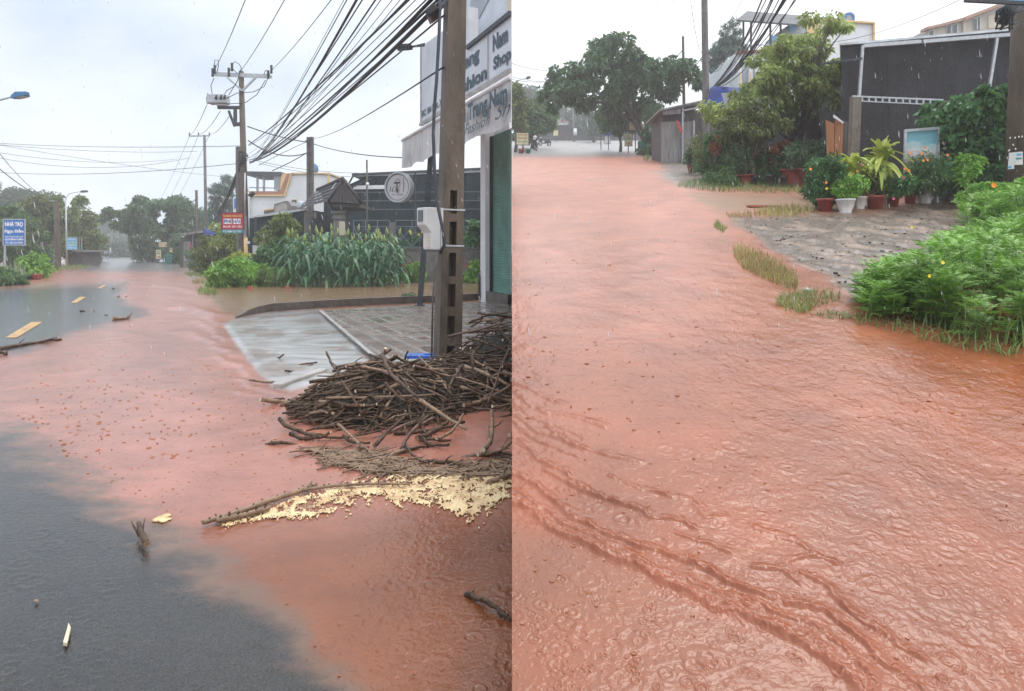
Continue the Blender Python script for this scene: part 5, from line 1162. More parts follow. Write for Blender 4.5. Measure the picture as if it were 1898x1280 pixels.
# bushes right of the road
def px_cl(pts, Yd): return [(P(x, y, Yd + dy), r * Yd / F) for x, y, r, dy in pts]
def rnd_cl(poly, Yd, n, rpx, ds, seed): return fill_clumps(poly, Yd, n, rpx, ds, random.Random(seed))
shrub('low_bush', 'dense bright green low bush at the corner in front of the tall pole', rnd_cl([(392, 520), (396, 500), (420, 486), (450, 483), (478, 496), (486, 520), (470, 529), (410, 527)], 30.5, 46, 11, .9, 1), at_l(438, 30.8), 300, .16, LM['lime'], Wr=.4, droop=.3)
shrub('weedy_bush', 'low weedy green patch between the bright bush and the sorghum', rnd_cl([(476, 522), (480, 505), (505, 500), (535, 505), (540, 528), (490, 530)], 30.8, 30, 8, .7, 2), at_l(508, 31), 170, .13, LM['grass'], Wr=.3, droop=.1)
shrub('leafy_bush', 'olive leafy bush in front of the low netted shed', rnd_cl([(485, 480), (490, 440), (515, 405), (545, 410), (552, 440), (545, 490), (500, 500)], 36, 30, 12, 1.2, 3), at_l(518, 36), 130, .22, LM['olive'], cat='bush')
shrub('leafy_bush', 'dark small leaved bush filling the gap beside the tall brown pole', rnd_cl([(465, 500), (470, 465), (500, 455), (535, 460), (540, 505), (480, 508)], 34, 34, 10, 1.0, 4), at_l(500, 34), 150, .16, LM['shrub'], cat='bush')
shrub('garden_shrub', 'wide olive garden shrub left of the red sign', rnd_cl([(368, 495), (375, 455), (395, 432), (430, 432), (446, 450), (446, 495), (400, 502)], 46, 44, 12, 1.6, 5), at_l(408, 46), 170, .2, LM['olive'])
shrub('garden_shrub', 'yellow tinged thin shrub above the others under the red sign', rnd_cl([(385, 450), (405, 410), (430, 428), (448, 440), (440, 462)], 44, 16, 8, .8, 6), at_l(420, 44), 90, .2, LM['light'])
shrub('garden_shrub', 'dark shadowy shrub between the tin shack and the corner bush', rnd_cl([(352, 488), (362, 465), (385, 470), (392, 500), (365, 500)], 55, 20, 8, 1.4, 7), at_l(372, 55), 120, .2, LM['dark'])
shrub('strap_plant', 'yellow green strap leaved plant low behind the corner bush', rnd_cl([(428, 486), (434, 468), (450, 462), (456, 478), (452, 490)], 36, 9, 6, .4, 8), at_l(444, 36), 60, .42, LM['dracaena'], Wr=.16, cat='plant', droop=.0)
shrub('weed_clump', 'light green weeds at the brick footing of the lattice wall', rnd_cl([(742, 525), (748, 495), (775, 488), (800, 500), (800, 525)], 34, 18, 7, .5, 9), at_l(772, 34), 90, .16, LM['lime'], cat='weeds')
shrub('weed_clump', 'weeds growing right of the slotted pole near the shutter pillar', rnd_cl([(860, 520), (862, 495), (888, 485), (892, 520)], 33.5, 12, 7, .5, 10), at_l(876, 33.5), 90, .16, LM['lime'], cat='weeds')
shrub('garden_bush', 'broad leaved bush over the lattice fence by the shutter pillar', rnd_cl([(868, 445), (872, 415), (900, 405), (905, 450)], 34.5, 14, 8, .6, 11), at_l(888, 34.5), 70, .24, LM['shrub'], cat='bush')
sh = shrub('flower_shrub', 'small orange flowered shrub behind the lattice panel', rnd_cl([(760, 452), (764, 430), (790, 425), (796, 452)], 37, 8, 6, .3, 12), at_l(778, 37), 50, .16, LM['dark'])
flowers([P(x, y, 36.4) for x, y in ((762, 432), (776, 434), (760, 428), (783, 430))], .13, M['petal_yellow'], sh)
shrub('puddle_plant', 'small dark teal green plant standing in the puddle behind the kerb', rnd_cl([(742, 557), (748, 546), (768, 543), (772, 556)], 24, 7, 4, .15, 13), at_l(757, 24), 50, .09, LM['corn'], cat='plant', stem_r=.006)
for x, y in ((464, 537), (513, 530), (537, 530), (533, 535)):
    b = MB(); g = GL(x, y); b.box(g + UZ * .05, (.22 if x > 500 else .18, .12, .1 if x > 500 else .2), .2); tag(b.build('loose_brick', M['brick'], bevel=.008), 'red brick lying at the edge of the muddy puddle', 'brick', 'bricks at the puddle edge')
grass_patch('grass', [(366, 546), (368, 539), (385, 536), (402, 541), (400, 547)], GL, 260, .22, .02, .12, LM['grass']); grass_patch('grass', [(355, 523), (375, 520), (380, 525), (360, 526)], GL, 120, .18, .025, .1, LM['drygrass'])
grass_patch('grass', [(340, 508), (380, 503), (400, 508), (395, 515), (350, 512)], GL, 300, .22, .04, .1, LM['grass'])
# bins, crates, shacks, signs under the big tree
t = thing('tin_shack', at_l(355, 62), 'grey weathered tin shack with sloping roof beside the big tree', 'shack'); Yh = 62; gy = HY + EYE * F / Yh
wp([(334, 440), (382, 432), (382, gy), (334, gy)], Yh, 5, 'wood_dark', 'wall'); wp([(334, 432), (386, 425), (386, 429), (334, 437)], Yh - .6, 6, 'rust_tin', 'roof')
wp([(356, 434), (358, 434), (358, gy), (356, gy)], Yh - .3, .2, 'rust_tin', 'post'); wp([(340, 448), (352, 446), (352, gy), (340, gy)], Yh - .15, .1, 'rust_tin', 'door'); wp([(351, 448), (353, 450), (357, 463), (355, 463)], Yh - .4, .1, 'letter_red', 'red_cloth')
t = thing('blue_tarp', P(390, 430, 56), 'deep blue tarpaulin slung over the stall beside the red sign', 'tarpaulin'); Yh = 56
b = MB(); q_ = [P(379, 421, 56), P(406, 421, 55), P(412, 431, 53), P(392, 437, 53), P(377, 436, 55), P(384, 429, 54)]
b.add([q_[0], q_[1], q_[2], q_[3], q_[4], q_[5]], [(0, 1, 2, 5), (0, 5, 3, 4), (5, 2, 3)]); o = part('sheet', b, M['blue_tarp'], t); mo = o.modifiers.new('thick', 'SOLIDIFY'); mo.thickness = .03
def small_sign(nm, label, cx, cy, wpx, hpx, Yd, mt, lines=(), post=True, rz=0.0, frame='steel_dark'):
    t = thing(nm, P(cx, cy, Yd), label, 'sign'); w_, h_ = wpx * Yd / F, hpx * Yd / F; o, ux = sign_panel(t, P(cx, cy, Yd), w_, h_, rz, M[mt], frame=M[frame])
    if lines: sign_lines(t, o, ux, w_, h_, lines)
    if post:
        b = MB(); z = P(cx, cy, Yd).z - h_ / 2; g0 = SLOPE * Yd if cx > 949 else 0
        b.bar((P(cx, 0, Yd).x, Yd + .08, g0 - .1), (P(cx, 0, Yd).x, Yd + .08, z + h_ * .9), .07, .07); part('post', b, M['steel_dark'], t)
    return t
LW, LY, LR, LN = M['letter_white'], M['letter_yellow'], M['letter_red'], M['letter_navy']
small_sign('road_sign', 'blue board with a white T shaped mark beyond the big tree', 262, 458, 14, 11, 100, 'sign_navy', [('NGÃ BA', .1, .72, .8, .16, LW, .02), ('T', .12, .1, .76, .45, LW, 0)])
small_sign('shop_board', 'small orange square board beside the blue road board', 254, 459, 5, 6, 101, 'yellow_trim')
small_sign('shop_board', 'pale yellow board pair hanging highest on the posts under the big tree', 302, 453, 15, 9, 82, 'sign_cream', [('RỬA XE', .1, .5, .8, .3, LR, .02), ('SỬA XE', .1, .1, .8, .3, LR, .02)])
small_sign('shop_board', 'pale green and pink price board leaning near the ground by the roadside posts', 294, 471, 10, 17, 80, 'sign_cream', [('GIÁ', .15, .75, .7, .12, LN, .02), ('20K', .15, .52, .7, .14, LN, .02), ('35K', .15, .12, .7, .2, LR, .03)])
small_sign('shop_board', 'faded mottled board right of the leaning price board', 317, 463, 6, 9, 79, 'sign_cream', [('XE', .15, .5, .7, .3, LR, .02)])
b = MB(); c = at_l(312, 77); b.lathe(c, [(.32, 0), (.36, .1), (.38, .9), (.40, .95), (.3, 1.0)], 12); tag(b.build('refuse_bin', M['green_net']), 'dark green refuse bin under the big tree', 'bin')
# trees
tree('broad_tree', 'big spreading dark broadleaf tree over the right side of the far road', [(201, 420), (214, 395), (238, 385), (240, 372), (258, 360), (272, 347), (282, 362), (296, 365), (310, 358), (330, 370), (350, 378), (378, 385), (380, 420), (360, 430), (340, 436), (310, 438), (280, 432), (250, 430), (240, 422), (222, 430), (205, 424)], 88, at_l(326, 88), 95, 7.5, 150, .42, LM['dark'], .32, 4.0, Wr=.5, seed=1)
tree('roadside_tree', 'lighter green tree below the big one on the far roadside', [(245, 452), (260, 438), (290, 440), (305, 455), (298, 470), (280, 478), (262, 476), (268, 462)], 92, at_l(285, 92), 40, 8, 120, .36, LM['mid'], .14, 2.2, seed=2)
shrub('vine_mass', 'hanging dark vine mass at the trunk of the big tree', rnd_cl([(318, 486), (322, 440), (336, 438), (340, 490)], 80, 26, 6, 1.0, 21), at_l(330, 80), 120, .3, LM['dark'], cat='vine')
tree('conifer', 'feathery tiered conifer behind the tall pole', [(384, 392), (396, 378), (394, 366), (404, 358), (398, 346), (412, 336), (420, 322), (430, 340), (446, 350), (440, 372), (450, 392), (440, 412), (400, 414)], 84, at_l(420, 84), 60, 7, 170, .42, LM['pine'], .2, 2.4, Wr=.16, flat=.35, seed=3)
tree('garden_tree', 'rounded mid green tree crown between the big tree and the slim pole', [(335, 392), (350, 376), (372, 380), (384, 392), (390, 430), (345, 432)], 96, at_l(362, 96), 40, 8, 110, .4, LM['mid'], .2, 2.2, seed=4)
# ------------------------------------------------------------------ LEFT side of the left road
tree('broad_tree', 'brown tinged bushy tree behind the roadside lamp on the left', [(44, 470), (40, 420), (52, 385), (70, 372), (88, 366), (104, 364), (116, 356), (128, 364), (146, 378), (152, 395), (168, 415), (180, 440), (172, 460), (150, 470), (120, 478), (80, 478)], 70, at_l(100, 70), 135, 8, 150, .34, LM['olive'], .26, 3.6, seed=5)
tree('broad_tree', 'hazy grey green tree rising behind the blue rooms sign', [(-40, 420), (-20, 350), (5, 338), (30, 345), (55, 352), (72, 365), (80, 400), (40, 420)], 110, at_l(20, 110), 90, 11, 150, .5, LM['hazy'], .35, 5, seed=6)
tree('roadside_tree', 'fresh green tree at the far left edge around the blue rooms sign', [(-30, 470), (-20, 400), (4, 380), (30, 400), (52, 440), (66, 450), (62, 480), (20, 490)], 54, at_l(20, 54), 70, 10, 130, .3, LM['mid'], .16, 2.4, seed=7)
tree('roadside_tree', 'dark low tree beside the kiosk at the left roadside', [(140, 480), (150, 445), (168, 430), (184, 445), (186, 465), (172, 478)], 95, at_l(163, 95), 40, 8, 110, .36, LM['mid'], .15, 2, seed=8)
for i, (pol, Yd, x, lb) in enumerate((([(150, 440), (165, 415), (190, 405), (206, 412), (212, 440), (180, 452)], 190, 180, 'hazy far tree left of the road end'), ([(196, 446), (205, 425), (228, 430), (240, 445), (236, 466), (205, 468)], 200, 218, 'hazy far tree at the end of the road'), ([(228, 470), (232, 445), (250, 440), (262, 455), (258, 474)], 150, 245, 'grey green far tree right of the road end'))):
    tree('far_tree', lb, pol, Yd, at_l(x, Yd), 34, 8, 90, .8, LM['hazy'], .3, 5, seed=30 + i)
t = pole_thing('utility_pole', 'stout dark concrete pole in front of the brown tinged tree', at_l(108, 58), P(104, 372, 58), .24, .19, True, 'pole'); b = MB(); b.bar(P(92, 372, 58), P(106, 373, 58), .12, .12); part('crossarm', b, M['galv'], t)
def street_lamp(nm, label, base, px_top, pts, Yd, head, mt='galv', hm='steel_dark'):
    t = thing(nm, base, label, 'street lamp'); b = MB(); b.tube([base - UZ * .2, P(px_top[0], px_top[1], Yd)], [.09, .055], 10); part('shaft', b, M[mt], t)
    b = MB(); b.tube([P(x, y, Yd) for x, y in pts], .035, 8); part('arm', b, M[mt], t)
    b = MB(); (x0, y0), (x1, y1) = head; a_, c_ = P(x0, y0, Yd), P(x1, y1, Yd); L = (c_ - a_); s_ = L.length
    b.add([a_ + Vector((0, -.1, -.06)), a_ + Vector((0, .1, -.06)), a_ + Vector((0, .06, .05)), a_ + Vector((0, -.06, .05)), a_ + L * .35 + Vector((0, -.16, -.10)), a_ + L * .35 + Vector((0, .16, -.10)), a_ + L * .35 + Vector((0, .13, .12)), a_ + L * .35 + Vector((0, -.13, .12)), c_ + Vector((0, -.15, -.09)), c_ + Vector((0, .15, -.09)), c_ + Vector((0, .10, .06)), c_ + Vector((0, -.10, .06))],
          [(0, 1, 2, 3), (0, 4, 5, 1), (1, 5, 6, 2), (2, 6, 7, 3), (3, 7, 4, 0), (4, 8, 9, 5), (5, 9, 10, 6), (6, 10, 11, 7), (7, 11, 8, 4), (8, 11, 10, 9)]); part('lamp_housing', b, M[hm], t, bevel=.015)
    b = MB(); b.bar(a_ + L * .42 - UZ * .105, c_ - L * .06 - UZ * .098, .24, .015); part('lens', b, M['box_grey'], t); return t
street_lamp('street_lamp', 'blue street lamp head reaching in from the left edge', at_l(-70, 24.7), (-68, 240), [(-68, 242), (-60, 215), (-30, 195), (0, 185), (24, 178.5)], 24.7, ((22, 179), (51, 173)), 'galv', 'lamp_blue')
street_lamp('street_lamp', 'grey curved street lamp before the brown tinged tree', at_l(124, 66), (122, 372), [(122, 373), (123, 364), (128, 359), (138, 356.5), (150, 355)], 66, ((149, 355.3), (162, 353.6)))
street_lamp('street_lamp', 'far small street lamp arm beyond the left trees', at_l(150, 130), (150, 402), [(150, 403), (153, 400), (160, 397)], 130, ((158, 397.5), (168, 395.5)))
# blue rooms sign
Yd = 44; t = thing('rooms_sign', P(26, 430, Yd), 'blue sign with white lettering NHÀ TRỌ on a post at the left edge', 'sign'); w_, h_ = 37 * Yd / F, 46 * Yd / F
o, ux = sign_panel(t, P(26.5, 430, Yd), w_, h_, math.radians(4), M['sign_blue'], frame=M['galv'])
sign_lines(t, o, ux, w_, h_, [('NHÀ TRỌ', .06, .70, .86, .24, LW, .05), ('Ngọc Điểm', .05, .44, .90, .20, LW, .04), ('CHO THUÊ NGÀY GIỜ', .06, .28, .88, .09, LW, .02), ('QUÍ BÌNH DÂN', .06, .16, .88, .10, LW, .05), ('ĐT: 020 223 0963', .08, .04, .84, .08, LW, .03)])
b = MB(); q0 = P(9, 406, Yd + .1); b.bar((q0.x, Yd + .1, -.1), q0, .09, .09); part('post', b, M['galv'], t)
t = thing('shop_sign', P(133, 451, 64), 'sky blue and yellow lettered sign on the street lamp post', 'sign'); w_, h_ = 18 * 64 / F, 21.5 * 64 / F
o, ux = sign_panel(t, P(133, 451, 64), w_, h_, 0, M['sign_sky'], frame=M['galv']); sign_lines(t, o, ux, w_, h_, [('NHẬN MAY', .06, .80, .86, .12, LW, .03), ('CẮT TÂM', .08, .54, .84, .17, LY, .04), ('TỦ LỚN', .10, .30, .80, .17, LY, .04), ('ĐT 0933 120', .1, .08, .8, .10, LW, .02)])
t = thing('kiosk', at_l(141, 68), 'dark roadside kiosk with a green railed top under the trees', 'kiosk'); Yh = 68; gy = HY + EYE * F / Yh
wp([(126, 466), (152, 466), (152, gy), (126, gy)], Yh, 3, 'wood_dark', 'wall'); wp([(124, 463), (154, 463), (154, 466.5), (124, 466.5)], Yh - .5, 4, 'rust_tin', 'roof'); wp([(143, 452), (151, 452), (151, 463), (143, 463)], Yh, .1, 'green_net', 'net_panel')
b = MB()
for x in (143, 147, 151.5): b.bar(P(x, 441, Yh), P(x, 463, Yh), .06, .06)
b.bar(P(143, 441, Yh), P(152, 441, Yh), .06, .06); part('railing', b, M['galv'], t)
small_sign('shop_board', 'cream menu board standing right of the dark kiosk', 158, 474, 10, 17, 78, 'sign_cream', [('NƯỚC MÍA', .1, .66, .8, .16, LR, .02), ('ĐẬU XANH', .1, .38, .8, .16, LR, .02)])
small_sign('shop_board', 'far pale board under the trees beyond the parked scooter', 179, 466, 8, 8, 160, 'sign_cream')
b = MB(); c = at_l(168, 84); b.box(c + UZ * .35, (.55, .4, .5)); b.box(c + UZ * .62, (.62, .46, .05)); tag(b.build('crate', M['green_net'], bevel=.02), 'green crate on the verge beside the parked scooter', 'crate')
t = thing('far_shop', at_l(200, 205), 'long dark shopfront closing the end of the road with a white sign board', 'shop'); Yh = 205
wp([(160, 449), (240, 449), (240, 473), (160, 473)], Yh, 6, 'netting_grey', 'wall'); wp([(184, 443), (203, 443), (199, 450.5), (184, 450.5)], Yh - .5, .3, 'white_wall', 'sign_board'); wp([(214, 448), (228, 448), (228, 456), (214, 456)], Yh - .5, .4, 'white_wall', 'panel'); wp([(200, 441), (206, 441), (206, 443.5), (200, 443.5)], Yh - .8, .3, 'white', 'roof_light'); wp([(207, 441), (213, 441), (213, 443.5), (207, 443.5)], Yh - .8, .3, 'white', 'roof_light')
text_part('lettering', 'DUY', M['letter_red'], t, P(188, 449.5, Yh - .52), Vector((1, 0, 0)), UZ, 9 * Yh / F, 4.5 * Yh / F, .03)
t = pole_thing('utility_pole', 'far thin pole at the end of the road', at_l(206, 185), P(206, 404, 185), .3, .2, True, 'pole_far'); b = MB(); b.box(P(206, 463, 184.5), (.5, .4, 1.2)); part('white_mark', b, M['white'], t)
# plants at the left edge
shrub('broadleaf_bush', 'glossy low bush at the bottom left edge of the verge', rnd_cl([(-30, 530), (-30, 500), (0, 500), (20, 507), (42, 515), (38, 526), (0, 532)], 31.5, 26, 9, .8, 41), at_l(8, 31.8), 90, .2, LM['mid'], Wr=.6)
shrub('leafy_shrub', 'light green upright shrub on the verge above the red earth', rnd_cl([(42, 512), (45, 482), (60, 472), (78, 488), (88, 505), (84, 515), (60, 514)], 39, 26, 8, .8, 42), at_l(64, 39.5), 90, .2, LM['lime'], Wr=.45)
t = thing('snake_plants', at_l(22, 36), 'bed of pale upright spiky leaves behind the glossy low bush', 'plant'); pts = np.array([at_l(random.uniform(-30, 46), random.uniform(34.5, 38)) for _ in range(190)]); V, Fq = blades(pts, .85, .085, .2); leaf_part('leaves', [(V, Fq)], LM['snake'], t)
for i, (x, mt) in enumerate(((40, 'pot_black'), (58, 'pot_black'), (68, 'terracotta'))):
    t = thing('plant_pot', at_l(x, 37.5), ['black tub under the light green verge shrub', 'second black tub with red rim on the verge', 'small clay pot at the right end of the verge shrub'][i], 'pot'); b = MB(); b.lathe(at_l(x, 37.3), [(.2, 0), (.26, .25), (.27, .3), (.2, .3)], 12); part('pot', b, M[mt], t)
grass_patch('grass', [(88, 500), (100, 493), (150, 491), (175, 492), (150, 498), (95, 503)], GL, 420, .3, .04, .15, LM['grass'])
t = thing('stall_wall', at_l(58, 58), 'dim corrugated stall wall behind the verge plants', 'wall'); Yh = 58; gy = HY + EYE * F / Yh
wp([(40, 455), (70, 458), (100, 460), (100, gy), (40, gy)], Yh + 4, .2, 'rust_tin', 'sheet'); 
for x in (53, 75): wp([(x, 448), (x + 2.5, 448), (x + 2.5, gy), (x, gy)], Yh, .15, 'concrete_pale', 'post')
# scooters and riders
def tilt(v, rz): return Matrix.Rotation(rz, 3, 'Z') @ Vector(v)
def scooter(base, rz, label, body='black'):
    t = thing('scooter', base, label, 'scooter'); B = Vector(base); T = lambda x, y, z: B + tilt((x, y, z), rz)      # y = forward
    for y in (-.62, .62):
        b = MB(); n = 16; vs = []; 
        for k in range(n):
            a = 2 * math.pi * k / n
            for r, x in ((.27, -.05), (.29, 0), (.27, .05), (.17, .04), (.17, -.04)): vs.append(T(x, y + r * math.cos(a), .28 + r * math.sin(a)))
        fs = [(k * 5 + j, k * 5 + (j + 1) % 5, ((k + 1) % n) * 5 + (j + 1) % 5, ((k + 1) % n) * 5 + j) for k in range(n) for j in range(5)]
        b.add(vs, fs, sm=True); w = part('wheel', b, M['black'], t); b = MB(); b.tube([T(-.05, y, .28), T(.05, y, .28)], .17, 12); part('rim', b, M['galv'], w)
    b = MB(); b.add([T(x, y, z) for x, y, z in ((-.16, .42, .32), (.16, .42, .32), (.19, .52, .85), (-.19, .52, .85), (-.12, .62, .55), (.12, .62, .55), (.10, .60, .98), (-.10, .60, .98))], [(0, 1, 2, 3), (4, 7, 6, 5), (0, 4, 5, 1), (1, 5, 6, 2), (2, 6, 7, 3), (3, 7, 4, 0)]); part('front_shield', b, M[body], t, bevel=.03)
    b = MB(); b.bar(T(0, .42, .34), T(0, -.15, .34), .26, .10); b.bar(T(0, -.05, .5), T(0, -.75, .62), .30, .34); part('body', b, M[body], t, bevel=.05)
    b = MB(); b.bar(T(0, .0, .76), T(0, -.7, .80), .28, .10); part('seat', b, M['black'], t, bevel=.03)
    b = MB(); b.tube([T(-.34, .42, 1.02), T(-.12, .5, 1.0), T(.12, .5, 1.0), T(.34, .42, 1.02)], .018, 6); part('handlebar', b, M['black'], t)
    b = MB(); b.box(T(0, .56, .98), (.22, .12, .14), rz); part('headlight', b, M['white'], t, bevel=.03)
    for s in (-1, 1): b = MB(); b.tube([T(s * .26, .45, 1.02), T(s * .30, .44, 1.2)], .008, 5); b.ball(T(s * .31, .44, 1.23), .06, 6); part('mirror', b, M['black'], t)
    b = MB(); b.box(T(0, .66, .60), (.14, .35, .03), rz); b.box(T(0, -.85, .5), (.18, .05, .2), rz); part('mudguard', b, M[body], t); return t
def rider(base, rz, label, top, bottom, helmet):
    t = thing('person', base, label, 'person'); B = Vector(base); T = lambda x, y, z: B + tilt((x, y, z), rz)
    J = [(0, -.25, .86), (0, -.22, 1.1), (0, -.16, 1.34), (0, -.13, 1.44), (0, -.10, 1.58), (-.1, -.22, .84), (-.17, .18, .80), (-.15, .12, .40), (-.15, .24, .36), (.1, -.22, .84), (.17, .18, .80), (.15, .12, .40), (.15, .24, .36), (-.19, -.16, 1.34), (-.27, .02, 1.10), (-.30, .36, 1.04), (.19, -.16, 1.34), (.27, .02, 1.10), (.30, .36, 1.04)]
    R = [.15, .14, .14, .06, .10, .10, .08, .055, .05, .10, .08, .055, .05, .065, .05, .035, .065, .05, .035]
    E = [(0, 1), (1, 2), (2, 3), (3, 4), (0, 5), (5, 6), (6, 7), (7, 8), (0, 9), (9, 10), (10, 11), (11, 12), (2, 13), (13, 14), (14, 15), (2, 16), (16, 17), (17, 18)]
    me = bpy.data.meshes.new('body'); me.from_pydata([T(*j) - B for j in J], E, []); me.materials.append(M[top]); o = link('body', me, t)
    sk = o.modifiers.new('skin', 'SKIN'); 
    bmx = __import__('bmesh').new(); bmx.from_mesh(me); ly = bmx.verts.layers.skin.verify(); bmx.verts.ensure_lookup_table()
    for v, r in zip(bmx.verts, R): v[ly].radius = (r, r)
    bmx.verts[0][ly].use_root = True; bmx.to_mesh(me); bmx.free()
    o.modifiers.new('sub', 'SUBSURF').levels = 1; o.modifiers['sub'].render_levels = 1
    b = MB(); b.ball(T(0, -.08, 1.60), .115, 8); part('face', b, M['skin'], t)
    b = MB(); b.ball(T(0, -.11, 1.66), .15, 8, squash=.85); part('helmet', b, M[helmet], t)
    b = MB(); b.tube([T(-.1, -.22, .86), T(-.17, .18, .82), T(-.15, .12, .42)], [.115, .095, .07], 8); b.tube([T(.1, -.22, .86), T(.17, .18, .82), T(.15, .12, .42)], [.115, .095, .07], 8); part('trousers', b, M[bottom], t); return t
rzL = math.radians(150)
scooter(at_l(175, 82), rzL, 'black scooter with white shield parked on the left verge of the far road', 'black'); b = MB(); b.ball(at_l(175.5, 82) + Vector((0, -.05, 1.18)), .17, 8, squash=.8); tag(b.build('helmet', M['white']), 'white helmet resting on the parked black scooter', 'helmet')
scooter(at_l(193.5, 125), rzL, 'distant scooter ridden towards us along the wet road', 'black'); rider(at_l(193.5, 125), rzL, 'distant rider in pale raincoat on the approaching scooter', 'white', 'steel_dark', 'steel_dark')
# ------------------------------------------------------------------ LEFT: wires
HV = 'three high wires from the switch pole'
for a_, m_ in (((398, 128), (448, 0)), ((446, 131), (518, 0)), ((503, 130), (601, 0))):
    k = 3.4; e_ = (a_[0] + (m_[0] - a_[0]) * k, a_[1] + (m_[1] - a_[1]) * k); wire('power_line', P(*a_, Yp), P(*e_, 12), .3, .016, 'thin high wire rising from an insulator of the switch pole', HV)
BN = 'black cables fanning from the tall pole to the near pole'
lb = 'black overhead cable in the bundle between tall pole and near slotted pole'
fan = [((463, 300), (820, 0), .050), ((463, 302), (810, 0), .030), ((462, 297), (800, 0), .022), ((462, 296), (795, 0), .022), ((462, 292), (783, 0), .020), ((461, 268), (752, 0), .034), ((461, 270), (745, 0), .018), ((461, 285), (765, 0), .012), ((470, 298), (700, 0), .012),
       ((468, 300), (655, 0), .034), ((468, 298), (640, 0), .014), ((470, 300), (668, 0), .018), ((470, 300), (690, 0), .022), ((466, 296), (634, 0), .008), ((466, 300), (722, 0), .010), ((466, 302), (735, 0), .010), ((463, 304), (830, 0), .014)]
for (xa, ya), (xb_, yb_), r in fan:
    k = 1.25 if xb_ < 790 else 1.02
    wire('overhead_cable', P(xa, ya, 39.6), P(xa + (xb_ - xa) * k, ya + (yb_ - ya) * k, 10.2 if xb_ < 790 else 9.5), random.uniform(.15, .5), r * .72, lb, BN, 18)
wire('overhead_cable', P(463, 300, 39.6), P(824, 27, 9.45), .25, .014, 'lone black wire just under the cable bundle to the near pole', None)
wire('overhead_cable', P(577, 256, 45), P(822, 124, 9.45), .25, .013, 'black wire from the ribbed pole to the near slotted pole', None)
wire('overhead_cable', P(505, 316, 42), P(570, 282, 44.8), .05, .03, 'short slack wire below the ribbed pole clamp', None)
wire('overhead_cable', P(459, 234, 39.8), P(568, 263, 44.8), .1, .035, 'upper cable from tall pole to ribbed pole', None); wire('overhead_cable', P(460, 260, 39.8), P(572, 282, 44.8), .5, .035, 'sagging lower cable from tall pole to ribbed pole', None)
wire('overhead_cable', P(580, 266, 44.8), P(760, 292, 30), .2, .025, 'cable running right from the ribbed pole behind the awning', None)
wire('overhead_cable', P(480, 306, 42), P(570, 262, 44.8), -.05, .018, 'thin wire climbing to the ribbed pole top', None)
DN = 'dark cables dropping left from the tall pole'; 
for xb_, yb_, r in ((388, 418, .06), (393, 420, .05), (385, 416, .03), (398, 405, .03), (400, 424, .02)): wire('overhead_cable', P(447, 300 + random.uniform(-4, 8), 39.7), P(xb_, yb_, 60), .5, r, 'dark cable dropping from the tall pole down to the blue tarpaulin', DN)
FW = 'thin wires across the left sky'
for a_, c_, Ya, Yc, sg_ in (((0, 268), (365, 280), 60, 72, .3), ((-20, 264), (447, 270), 60, 41, .2), ((-20, 289), (352, 292), 60, 72, 1.0), ((-20, 318), (447, 302), 60, 41, .4), ((0, 283), (330, 294), 60, 80, .6), ((-20, 265), (447, 330), 60, 90, .3), ((480, 302), (745, 326), 60, 60, .5), ((470, 296), (745, 318), 60, 60, .5)):
    wire('overhead_cable', P(*a_, Ya), P(*c_, Yc), sg_, .018, 'thin far wire crossing the left sky', FW)
for a_, c_ in (((383, 195), (352, 250)), ((408, 206), (370, 248)), ((425, 215), (389, 248))): wire('power_line', P(*a_, Yp), P(*c_, 72), .3, .02, 'thin wire from the switch tank back to the slim pole', 'wires from the switch tank to the slim pole')
for x, x2 in ((352, 296), (368, 312), (388, 326)): wire('power_line', P(x, 250, 72), P(x2, 372, 120), .3, .02, 'thin wire descending from the slim pole into the big tree', 'wires from the slim pole into the big tree')
wire('overhead_cable', P(-20, 296, 40), P(98, 374, 58), .3, .03, 'thick dark wire sloping down to the stout pole on the left', None); wire('overhead_cable', P(0, 285, 40), P(80, 362, 66), .3, .02, 'thin wire sloping down to the left trees', None)
wire('overhead_cable', P(150, 392, 90), P(210, 398, 185), .2, .03, 'faint far wire near the end of the road', None)
# coil of loose cable at the tall pole
b = MB(); rr = random.Random(4)
for k in range(14):
    x, y = 452 + rr.uniform(-6, 8), 296 + rr.uniform(-12, 14); pts = [P(x + rr.uniform(-9, 9), y + rr.uniform(-8, 8), 39.5) for _ in range(4)]; b.tube(pts, .018, 4)
tag(b.build('cable_tangle', M['cable']), 'tangle of loose cable ends round the tall pole', 'cable')
# ------------------------------------------------------------------ RIGHT: netted building, houses behind
def g_r(Yd): return 246.0 + EYE * F / Yd          # ground row at a distance, climbing street
t = thing('netted_building', at_r(1730, 20), 'big dark grey shade net shed with steel frame behind the flower pots', 'building')
b = MB(); b.prism([P(1560, g_r(20) + 8, 20), P(1990, g_r(20) + 8, 20), P(1990, 44, 20), P(1898, 56, 20), P(1598, 84, 20), P(1560, 80, 20)], (2.85, 6, 0)); part('netting_wall', b, M['netting_grey'], t)
b = MB(); b.prism([P(1556, 79, 19.9), P(1600, 76, 19.9), P(1900, 50, 19.9), P(1990, 41, 19.9), P(1990, 44, 19.9), P(1900, 54, 19.9), P(1600, 80, 19.9), P(1558, 83, 19.9)], (2.95, 6.2, .1)); part('roof_edge', b, M['roof_metal'], t)
b = MB(); b.bar(P(1600, 85, 19.8), P(1706, 77, 19.8), .10, .10); part('eave_beam', b, M['galv'], t)
b = MB(); b.bar(P(1710, 77, 19.8), P(1900, 62, 19.8), .10, .10); part('eave_beam', b, M['galv'], t)
for (xa, ya), (xb_, yb_) in (((1599, 84), (1588, 240)), ((1848, 70), (1829, 190))):
    b = MB(); b.bar(P(xa, ya, 19.75), P(xb_, yb_, 19.75), .07, .07); part('frame_post', b, M['galv'], t)
